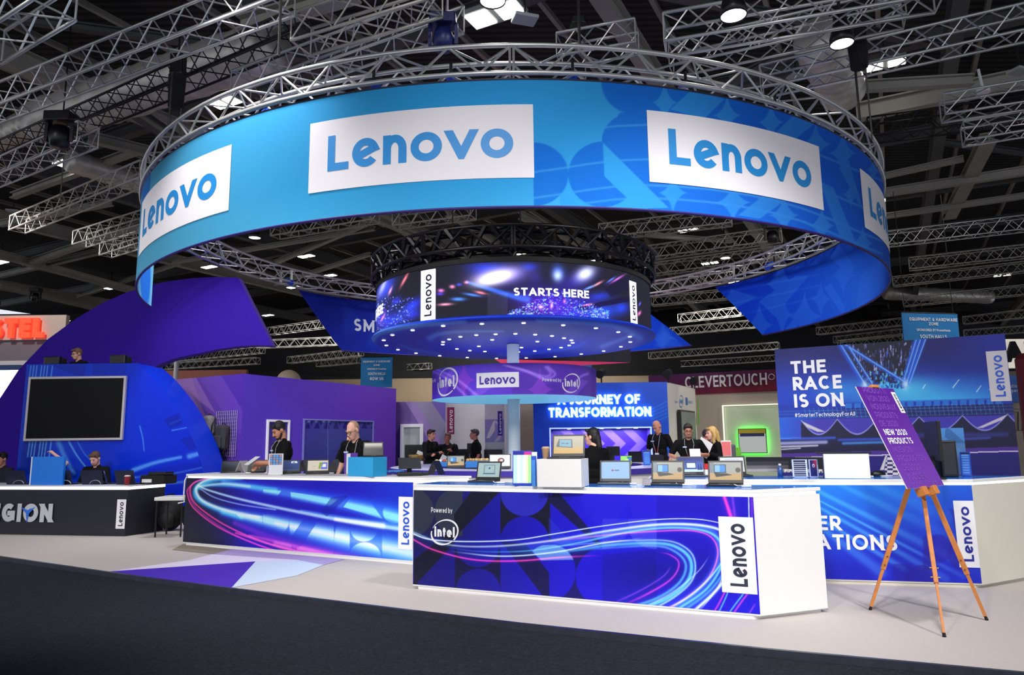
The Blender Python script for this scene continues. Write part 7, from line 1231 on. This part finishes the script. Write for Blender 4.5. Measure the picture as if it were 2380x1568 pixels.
# ================================================================== people
def remesh(mb, vox, it=3):
    me = mb.mesh('tmp'); o = bpy.data.objects.new('tmp', me); COL.objects.link(o); r = o.modifiers.new('r', 'REMESH'); r.mode = 'VOXEL'; r.voxel_size = vox
    s = o.modifiers.new('s', 'SMOOTH'); s.iterations = it; s.factor = .5; dg = bpy.context.evaluated_depsgraph_get(); out = bpy.data.meshes.new_from_object(o.evaluated_get(dg)); bpy.data.objects.remove(o); bpy.data.meshes.remove(me); out.materials.clear(); out.shade_smooth(); return out
SK = {'a': (222, 168, 142), 'b': (206, 142, 114), 'c': (232, 178, 156), 'd': (196, 120, 98)}
def person(lab, p, rz, sc=1.0, lean=0, yaw=0, pitch=0, arms=None, hair='short', hc=(30, 22, 20), skin='a', shirt='short', sc_=(12, 12, 15), beard=None, glasses=False, lanyard=None, seated=False, vox=.009, badge=False, belly=0, female=False, roll=0, trous=(16, 17, 22)):
    o = thing('person', lab, 'person', tuple(p), math.radians(rz)); S = lambda v: V(v)*sc; hz = .95 if not seated else .62
    RL = Matrix.Rotation(math.radians(lean), 3, 'X'); B = lambda v: V((0, 0, hz+.03))+RL @ (V(v)-V((0, 0, .98)))
    sw_ = .172 if female else .20; sk = M('skin_'+skin, SK[skin], .55); cl = M('cloth_%d_%d_%d' % sc_, sc_, .85, spec=.2); hm = M('hair_%d_%d_%d' % hc, hc, .6, noise=.35, nscale=60)
    hc_ = B((0, -.035, 1.645)); RH = RL.copy() if False else (Matrix.Rotation(math.radians(yaw), 3, 'Z') @ Matrix.Rotation(math.radians(pitch), 3, 'X') @ Matrix.Rotation(math.radians(roll), 3, 'Y')); Hd = lambda v: hc_+RH @ V(v)
    # skeleton of the arms
    sh = {-1: B((-sw_, 0, 1.425)), 1: B((sw_, 0, 1.425))}; arms = arms or {}
    jt = {}
    for s in (-1, 1):
        e, w = arms.get(s, ((s*.27, .03, 1.13), (s*.27, -.06, .88))); e, w = V(e), V(w)
        if seated: e.z -= .33; w.z -= .33
        jt[s] = (sh[s], e, w)
    b = MB(); F_ = 10
    def cp(p_, q, r1, r2): b.caps(S(p_), S(q), r1*sc, r2*sc, F_)
    def el(c, r, R=None): b.ball(S(c), [x*sc for x in r], 12, R)
    el((0, 0, hz+.0), (.165, .115, .12)); el(B((0, 0, 1.12)), (.15+belly*.4, .11+belly, .14)); el(B((0, .005, 1.32)), (sw_-.005, .115, .17)); cp(B((-sw_+.03, 0, 1.42)), B((sw_-.03, 0, 1.42)), .06, .06); cp(B((0, .005, 1.45)), hc_+RH @ V((0, .02, -.07)), .064, .058)
    el(Hd((0, .01, .03)), (.078, .096, .102), RH); el(Hd((0, -.04, -.03)), (.066, .064, .085), RH); el(Hd((0, -.055, -.088)), (.05, .046, .038), RH); cp(Hd((0, -.1, .005)), Hd((0, -.118, -.03)), .010, .016)
    cp(Hd((-.042, -.088, .028)), Hd((.042, -.088, .028)), .013, .013); cp(Hd((-.02, -.1, -.066)), Hd((.02, -.1, -.066)), .009, .009)
    for s in (-1, 1): el(Hd((s*.082, .012, -.005)), (.011, .022, .034), RH)
    for s in (-1, 1):
        a_, e, w = jt[s]; cp(a_, e, .052, .042); cp(e, w, .041, .029); d = (w-e).normalized(); sd = d.orthogonal(); sd = V((0, 0, 1)).cross(d); sd = (sd if sd.length > .1 else V((1, 0, 0))).normalized(); up_ = d.cross(sd).normalized()
        pc = w+d*.045; cp(w+d*.01, w+d*.075, .030, .034); cp(w+d*.05-sd*.022, w+d*.08-sd*.024, .018, .018); cp(w+d*.05+sd*.022, w+d*.08+sd*.024, .018, .018)
        for k, (q, L1) in enumerate(((-.033, .062), (-.011, .074), (.011, .07), (.033, .054))):
            k0 = w+d*.09+sd*q; k1 = k0+(d*.8-up_*.5).normalized()*L1*.55; k2 = k1+(d*.45-up_*.9).normalized()*L1*.55; cp(k0, k1, .0095, .009); cp(k1, k2, .009, .0075)
        t0 = w+d*.03-sd*s*.03; t1 = t0+(d*.6-sd*s*.6-up_*.3).normalized()*.045; cp(t0, t1, .012, .01); cp(t1, t1+(d*.8-up_*.4).normalized()*.032, .01, .0085)
    lg_ = {}
    for s in (-1, 1):
        hp0 = V((s*.09, 0, hz-.04)); kn = V((s*.1, -.42, hz-.02)) if seated else V((s*.1, -.01, .5)); an = V((s*.1, -.42, .1)) if seated else V((s*.105, .02, .09)); lg_[s] = (hp0, kn, an); cp(hp0, kn, .082, .058); cp(kn, an, .056, .038); cp(an-V((0, .0, .03)), an+V((0, -.14, -.05)), .038, .032)
    me = remesh(b, vox*sc); body = link('body', me, sk, o)
    def part(nm, f, mat, v=.01, it=2, raw=False):
        nonlocal b
        b = MB(); f()
        if raw: return b.build(nm, mat, o, smooth=True)
        return link(nm, remesh(b, v*sc, it), mat, o)
    def f_shirt():
        el((0, 0, hz+.03), (.178, .13, .13)); el(B((0, 0, 1.12)), (.165+belly*.4, .125+belly, .15)); el(B((0, .005, 1.31)), (sw_+.014, .14, .185)); cp(B((-sw_+.02, 0, 1.415)), B((sw_-.02, 0, 1.415)), .072, .072); cp(B((-.03, .01, 1.47)), B((.03, .01, 1.47)), .062, .062)
        for s in (-1, 1):
            a_, e, w = jt[s]
            if shirt == 'short': cp(a_, a_+(e-a_)*.72, .066, .066)
            else: cp(a_, e, .064, .056); cp(e, e+(w-e)*.93, .055, .042)
    part('top_garment', f_shirt, cl)
    part('trousers', lambda: [el((0, 0, hz-.02), (.175, .125, .12))]+[(cp(lg_[s][0], lg_[s][1], .094, .07), cp(lg_[s][1], lg_[s][2]+V((0, 0, .02)), .069, .055)) for s in (-1, 1)], M('trouser_cloth_%d' % trous[0], trous, .9), .014)
    for s in (-1, 1): part('shoe', lambda: cp(lg_[s][2]+V((0, .03, -.045)), lg_[s][2]+V((0, -.15, -.05)), .045, .038), BLACK, .012)
    if hair:
        def f_hair():
            if hair == 'bald': el(Hd((0, .035, -.005)), (.0825, .076, .05), RH)
            elif hair == 'thin': el(Hd((0, .03, .035)), (.0825, .092, .1), RH)
            else:
                el(Hd((0, .022, .045)), (.088, .102, .103), RH); cp(Hd((-.045, -.07, .1)), Hd((.045, -.07, .1)), .026, .026)
            if hair in ('long', 'wavy', 'pony'): el(Hd((0, .05, 0)), (.086, .075, .12), RH)
            if hair == 'long': cp(Hd((0, .075, -.02)), Hd((0, .1, -.24)), .07, .045); cp(Hd((-.04, .07, -.02)), Hd((-.06, .06, -.22)), .045, .03); cp(Hd((.04, .07, -.02)), Hd((.06, .06, -.22)), .045, .03)
            if hair == 'pony': cp(Hd((0, .09, -.0)), Hd((0, .12, -.14)), .05, .042); cp(Hd((0, .12, -.14)), Hd((0, .1, -.22)), .042, .02)
            if hair == 'wavy':
                for q in (-1, 1):
                    pts = [Hd((q*.075, .0, .03)), Hd((q*.095, .01, -.06)), Hd((q*.085, -.02, -.14)), Hd((q*.11, -.01, -.22)), Hd((q*.09, -.03, -.30)), Hd((q*.1, -.02, -.36))]
                    for i in range(5): cp(pts[i], pts[i+1], .042-.003*i, .04-.004*i)
                cp(Hd((0, .08, 0)), Hd((0, .12, -.3)), .075, .06)
        part('hair', f_hair, hm, .008)
    if beard:
        part('beard', lambda: (el(Hd((0, -.056, -.094)), (.049, .048, .036), RH), cp(Hd((-.062, -.02, -.05)), Hd((-.04, -.06, -.1)), .018, .02), cp(Hd((.062, -.02, -.05)), Hd((.04, -.06, -.1)), .018, .02), cp(Hd((-.03, -.1, -.052)), Hd((.03, -.1, -.052)), .0085, .0085)), M('beard_%d' % beard[0], beard, .8), .006, 1)
    for s in (-1, 1):
        b = MB(); b.ball(S(Hd((s*.031, -.094, .006))), .0085*sc, 8); b.build('eye', M('eye_dark', (40, 30, 28), .3), o, smooth=True)
        if hair != 'bald' or True: b = MB(); b.caps(S(Hd((s*.016, -.1, .03))), S(Hd((s*.05, -.088, .034))), .006*sc, .005*sc, 6); b.build('eyebrow', hm if hair else M('brow', (120, 90, 70), .8), o, smooth=True)
    b = MB(); b.ball(S(Hd((0, -.103, -.066))), [.024*sc, .008*sc, .0055*sc], 8, RH); b.build('mouth', M('lip', (150, 74, 70), .5), o, smooth=True)
    if glasses:
        b = MB()
        for s in (-1, 1):
            b.path([S(Hd((s*.033+.024*math.cos(t), -.112, .006+.018*math.sin(t)))) for t in np.linspace(0, 2*PI, 14)[:-1]], .0028*sc, 5, True); b.tube(S(Hd((s*.057, -.11, .01))), S(Hd((s*.08, .005, .01))), .0028*sc, n=5)
        b.tube(S(Hd((-.01, -.114, .01))), S(Hd((.01, -.114, .01))), .0028*sc, n=5); b.build('glasses_frame', M('spectacle', (40, 34, 34), .3), o)
    if lanyard:
        fr_ = lambda x, z: B((x, -.14-belly*(1 if z < 1.25 else .4), z)); b = MB()
        for s in (-1, 1): b.path([S(B((s*.05, .03, 1.52))), S(B((s*.075, -.07, 1.48))), S(B((s*.085, -.125, 1.40))), S(fr_(s*.06, 1.28)), S(fr_(s*.02, 1.12))], .0062*sc, 5)
        b.build('lanyard', M('lanyard_check', (150, 150, 158), .9, noise=1.0, nscale=22), o); b = MB()
        for s in (-1, 1): b.path([S(fr_(s*.045, 1.225)), S(fr_(s*.022, 1.13))], .007*sc, 5)
        b.build('lanyard_tip', M('lanyard_red', (190, 50, 60), .6), o)
        b = MB(); q = fr_(0, 1.05); b.box(S(q), (.09*sc, .006, .12*sc)); b.build('pass_card', WHITE2, o)
    if badge: b = MB(); b.box(S(B((-.085, -.127-belly*.3, 1.35))), (.07*sc, .02, .022*sc)); b.build('name_badge', M('badge_blue', (190, 215, 245), .4), o)
    return o
def stand_at(x, y, Y, H=1.775):
    q = P(x, y, Y); return V((q.x, q.y, 0)), q.z/H
def sheet(lab, p, rz, w, h, tilt=60, col=None, nm='paper_sheet', th=.004, roll=0):
    o = thing(nm, lab, 'paper', tuple(p), math.radians(rz)); R3 = Matrix.Rotation(math.radians(roll), 3, 'Y') @ Matrix.Rotation(math.radians(tilt-90), 3, 'X'); m = MB(); m.box((0, 0, 0), (w, th, h), R3); m.build('sheet', col or WHITE2, o); return o
def holds(o, s, off=(0, 0, 0)):      # world point at a hand
    return o
# bearded man with paper, facing along the counter
p, k = stand_at(662, 979, 11.75); k *= 1.0
per = person('person with dark hair and beard in black polo reading a paper beside violet door', p, -50, k, lean=4, pitch=30, arms={1: ((.24, -.12, 1.16), (.10, -.36, 1.17)), -1: ((-.25, -.1, 1.16), (-.08, -.34, 1.12))}, hair='short', hc=(22, 19, 20), skin='b', beard=(40, 30, 28), lanyard=True, badge=True)
sheet('white and blue paper in hands of bearded person', per.matrix_basis @ V((0.02*k, -.47*k, 1.2*k)) if False else base(per) @ V((.02*k, -.48*k, 1.2*k)), -50, .2, .22, 35)
p, k = stand_at(838, 976, 11.35)
person('person with thinning fair hair and glasses in black polo, behind cyan plinth, looking down', p, -26, k*1.0, lean=12, pitch=26, yaw=-4, arms={1: ((.29, -.06, 1.14), (.24, -.28, 1.02)), -1: ((-.31, -.02, 1.14), (-.26, -.18, .98))}, hair='thin', hc=(176, 140, 112), skin='c', glasses=True, lanyard=True, badge=True, belly=.03)
p, k = stand_at(818, 994, 12.5); person('person with long brown hair in black, mostly hidden behind glasses wearer at cyan plinth', p, 30, k*.97, hair='long', hc=(96, 66, 48), skin='c', shirt='long', female=True)
# group past the round counter
p, k = stand_at(1000, 998, 18.95); person('person in black jacket with arms folded, smiling, nearest the open white doorway', p, 55, k, arms={1: ((.27, -.08, 1.13), (-.06, -.2, 1.16)), -1: ((-.27, -.08, 1.13), (.06, -.22, 1.2))}, hair='short', hc=(44, 32, 28), skin='b', shirt='long', sc_=(15, 15, 18), vox=.011)
p, k = stand_at(1042, 1006, 19.4); per = person('smiling person in dark jacket with shoulder strap holding papers, between two others', p, -6, k, lean=5, roll=6, arms={1: ((.28, -.05, 1.13), (.14, -.27, 1.3)), -1: ((-.28, -.05, 1.12), (-.1, -.27, 1.06))}, hair='short', hc=(110, 84, 66), skin='d', shirt='long', sc_=(26, 30, 34), vox=.011)
b = MB(); b.path([base(per) @ (V(v)*k) for v in ((.17, -.05, 1.5), (.1, -.16, 1.36), (.0, -.17, 1.2), (-.12, -.15, 1.05))], .016*k, 5); b.build('shoulder_strap', BLACK, per, world=True)
sheet('white leaflet in hand of smiling person past round counter', base(per) @ V((-.06*k, -.35*k, 1.12*k)), 10, .15, .2, 60, roll=30)
p, k = stand_at(1106, 997, 18.95); person('person in black T-shirt with receding grey hair turned to coffee machine group', p, -82, k, arms={1: ((.22, .05, 1.13), (.2, -.1, .9)), -1: ((-.25, .0, 1.13), (-.22, -.12, .9))}, hair='short', hc=(66, 60, 60), skin='d', lanyard=None, vox=.011, belly=.02)
# woman in black seen from behind
p, k = stand_at(1378, 988, 10.35, 1.79); person('person with long dark hair in loose black top seen from behind, between the counters', p, 200, k*.985, yaw=34, hair='pony', hc=(20, 15, 17), skin='c', shirt='long', sc_=(8, 8, 11), female=True, trous=(9, 9, 12), arms={1: ((.25, -.04, 1.13), (.22, -.2, 1.0)), -1: ((-.25, -.04, 1.13), (-.2, -.2, 1.0))})
p, k = stand_at(1532, 976, 17.2); person('bald person in black polo and lanyard before the blue feature wall', p, -42, k, lean=6, pitch=32, yaw=-6, arms={1: ((.29, .02, 1.14), (.27, -.12, .92)), -1: ((-.28, 0, 1.14), (-.24, -.2, .98))}, hair='bald', hc=(150, 112, 92), skin='b', lanyard=True, badge=True, vox=.01)
p, k = stand_at(1598, 985, 14.0); per = person('dark haired person with glasses in black polo and lanyard holding folded papers', p, -8, k, pitch=10, arms={-1: ((-.34, .02, 1.2), (-.22, -.22, 1.15)), 1: ((.34, .02, 1.2), (.14, -.26, 1.21))}, hair='short', hc=(38, 28, 28), skin='b', glasses=True, lanyard=True, badge=True, beard=(110, 84, 76), belly=.03)
sheet('folded white papers held by person with glasses', base(per) @ V((.07*k, -.37*k, 1.25*k)), -8, .2, .16, 62); sheet('small grey tablet held low by person with glasses', base(per) @ V((-.15*k, -.36*k, 1.14*k)), -8, .2, .14, 20, GREYP, 'tablet')
p, k = stand_at(1640, 998, 15.4); person('red faced person with short dark hair turned toward blonde person', p, 62, k, hair='short', hc=(40, 28, 26), skin='d', shirt='long', sc_=(14, 14, 18), pitch=6)
p, k = stand_at(1657, 991, 14.3, 1.78); per = person('person with long wavy blonde hair in black coat holding large white sheet', p, -78, k, pitch=4, hair='wavy', hc=(196, 160, 98), skin='c', shirt='long', sc_=(11, 11, 14), female=True, trous=(10, 10, 13), arms={1: ((.27, -.02, 1.18), (.14, -.24, 1.28)), -1: ((-.27, -.04, 1.18), (-.1, -.24, 1.27))})
sheet('large white sheet held by blonde person', P(1636, 1040, 14.05), 8, .28, .34, 78, roll=32)
o = thing('roll_up_poster', 'white and pink printed stand poster beyond blonde person with grey side', 'poster', tuple(P(1690, 1090, 16)[:2])+(0,)); z1 = P(1690, 1023, 16).z; wv_ = P(1698, 1023, 16).x-P(1675, 1023, 16).x; m = MB(); m.box((0, 0, z1/2), (wv_, .05, z1)); m.build('panel', WHITE, o); m = MB(); m.box((0, -.028, z1*.88), (wv_*.9, .004, z1*.2)); m.build('pink_print', M('pink_print', (236, 120, 124), .5), o); m = MB(); m.box((wv_*.75, .05, z1*.47), (wv_*.5, .12, z1*.94)); m.build('grey_side', M('slate_side', (84, 82, 94), .6), o, bevel=.03)
for k_ in range(3): m = MB(); m.box((wv_*(.62), -.014, z1*(.3+.2*k_)), (wv_*.15, .02, z1*.08)); m.build('red_clip', M('signal_red'), o)
# gaming desk crew
def stool(p, lab):
    o = thing('stool', lab, 'stool', (p.x, p.y, 0)); m = MB(); m.lathe([(0, .52), (.19, .52), (.2, .55), (.18, .57), (0, .57)], n=18); m.build('seat', BLACK, o); m = MB(); m.tube((0, 0, .02), (0, 0, .52), .03); m.build('post', BLACK, o); m = MB(); m.lathe([(0, 0), (.22, 0), (.2, .02), (0, .03)], n=18); m.build('base', BLACK, o)
p, k = stand_at(231, 1048, 14.4, 1.445); person('bearded young person in black seated at gaming desk looking at laptop', p, 0, k, lean=8, pitch=28, yaw=-4, hair='short', hc=(94, 68, 46), skin='c', shirt='long', beard=(140, 92, 62), seated=True, arms={1: ((.27, -.1, 1.18), (.12, -.36, 1.1)), -1: ((-.27, -.1, 1.18), (-.12, -.36, 1.1))}); stool(p, 'black stool under bearded young person at gaming desk')
p, k = stand_at(9, 1051, 14.4, 1.445); person('dark haired person seated at the cut edge of gaming desk', p, -14, k, pitch=10, hair='short', hc=(26, 20, 20), skin='b', shirt='long', sc_=(36, 38, 46), seated=True); stool(p, 'black stool under dark haired person at cut edge of gaming desk')
p, k = stand_at(112, 1062, 14.4, 1.445); person('person in blue top hidden behind blue sign board with one arm raised to head', p, 0, k*.99, pitch=20, hair='short', hc=(60, 44, 36), skin='c', shirt='short', sc_=(24, 50, 150), seated=True, arms={1: ((.42, -.02, 1.66), (.14, -.03, 1.86)), -1: ((-.26, -.1, 1.15), (-.12, -.34, 1.08))}); stool(p, 'black stool under person hidden by blue sign board')
q = P(188, 810, 15.45); person('person with glasses in black leaning over the top edge of gaming pod', V((q.x, q.y, 2.0)), -20, (q.z-2.0)/1.775, lean=4, pitch=14, yaw=-14, hair='short', hc=(120, 84, 62), skin='a', shirt='long', glasses=True, arms={-1: ((-.3, -.08, 1.2), (-.08, -.3, 1.42)), 1: ((.28, 0, 1.15), (.26, -.2, 1.05))})
for x0, x1, yt, lab in ((88, 132, 826, 'black monitor seen from behind on pod top, at outer side of person with glasses'), (243, 286, 822, 'black monitor seen from behind on pod top, over the television corner')):
    s_ = FP.px((x0+x1)/2, 840)[0]; w = FP.px(x1, 840)[0]-FP.px(x0, 840)[0]; h = FP.px(x0, yt)[1]-pz1-.005; c = FP.pt(s_, pz1+.003, -.18); o = thing('monitor', lab, 'monitor', tuple(c), -.15); m = MB(); m.box((0, 0, h/2), (w*.92, .1, h)); m.build('case', BLACK, o, bevel=.02); m = MB(); m.box((w*.3, .1, h*.45), (w*.36, .16, h*.8)); m.build('rear_housing', BLACKM, o, bevel=.03)
LAMPS = [(-8, -1, 8, -5, 11.5, .4, 1900, 46), (-1, -2.5, 8, 0, 9.5, .4, 1900, 46), (6, -2, 8, 4, 8.8, .4, 1800, 46), (-4.5, -2, 8, .6, 7.2, 1.0, 1300, 40), (-11, 6, 9, -9, 14.5, 1.5, 900, 70), (0, 0, 10, 0, 9, 5, 420, 80),
         (-4, 8, 8, -3, 11, 0, 700, 80), (3, 5, 8, 2.5, 7.5, 0, 800, 80), (-3.2, 9.3, 5.85, -1.0, 15, 2.2, 420, 75, .25), (3.2, 9.3, 5.85, 1.2, 15.5, 2.2, 420, 75, .25), (-6.2, 12, 5.85, -6, 18, 1.5, 420, 85, .25), (6.2, 12, 5.85, 5, 19, 1.5, 420, 85, .25),
         (-4, 13, 8, -5, 17, 1, 600, 100), (5, 13, 8, 4, 19, 1, 600, 100), (0, 20, 9, 0, 22, 0, 900, 120), (-16, 18, 9, -14, 24, 2, 900, 110), (13, 15, 9, 12, 22, 2, 900, 110),
         (-12, 38, 10, -12, 44, 0, 3500, 140), (12, 38, 10, 12, 44, 0, 3500, 140), (0, 52, 9, 0, 62, 4, 3500, 140)]
EXPOSURE = 0.42
# ================================================================== camera, light
cam = bpy.data.cameras.new('camera'); co = bpy.data.objects.new('camera', cam); COL.objects.link(co); SC.camera = co
cam.sensor_width = 36; cam.lens = FPX/IW*36; cam.clip_end = 200
co.matrix_world = Matrix(((CR[0], CU[0], -CF[0], CAMP[0]), (CR[1], CU[1], -CF[1], CAMP[1]), (CR[2], CU[2], -CF[2], CAMP[2]), (0, 0, 0, 1)))
wd = bpy.data.worlds.new('hall_air'); SC.world = wd; wd.use_nodes = True; bg = wd.node_tree.nodes['Background']; bg.inputs[0].default_value = (.86, .9, 1, 1); bg.inputs[1].default_value = .72
def spot(x, y, z, tx, ty, tz, power, ang=70, rad=.35, col=(1, .97, .95), blend=.6):
    l = bpy.data.lights.new('added_spot', 'SPOT'); l.energy = power; l.spot_size = math.radians(ang); l.shadow_soft_size = rad; l.color = col; l.spot_blend = blend
    o = bpy.data.objects.new('added_spot', l); COL.objects.link(o); o.location = (x, y, z); o.rotation_euler = (V((tx, ty, tz))-V((x, y, z))).to_track_quat('-Z', 'Y').to_euler(); return o
def area(x, y, z, sx, sy, power, up=False, col=(1, 1, 1), shape='DISK'):
    l = bpy.data.lights.new('added_canopy_light', 'AREA'); l.shape = shape; l.size = sx; l.energy = power; l.color = col
    o = bpy.data.objects.new('added_canopy_light', l); COL.objects.link(o); o.location = (x, y, z); o.rotation_euler = (PI if up else 0, 0, 0)
def strip(name, p, rz, sx, sy, power, col=(1, 1, 1)):
    l = bpy.data.lights.new(name, 'AREA'); l.shape = 'RECTANGLE'; l.size = sx; l.size_y = sy; l.energy = power; l.color = col
    o = bpy.data.objects.new(name, l); COL.objects.link(o); o.location = p; o.rotation_euler = (0, 0, rz)
strip('niche_lamp', FJ.pt((na+nb)/2, nt_-.03)+V((0, .25, 0)), 0, 2.4, .2, 28)
area(RX, RY, SZ+SH+.03, 3.2, 3.2, 22, True, (.7, .8, 1))  # unseen lamp added on the sign top to brighten the blue canopy
for a in LAMPS: spot(*a)  # unseen spots added to brighten booth fronts, plinth, sign and far stands
SC.view_settings.view_transform = 'Standard'; SC.view_settings.look = 'None'; SC.view_settings.gamma = 1; SC.view_settings.use_curve_mapping = False; SC.view_settings.exposure = EXPOSURE
SC.cycles.max_bounces = 7; SC.cycles.diffuse_bounces = 3; SC.cycles.glossy_bounces = 3; SC.cycles.caustics_reflective = False; SC.cycles.caustics_refractive = False
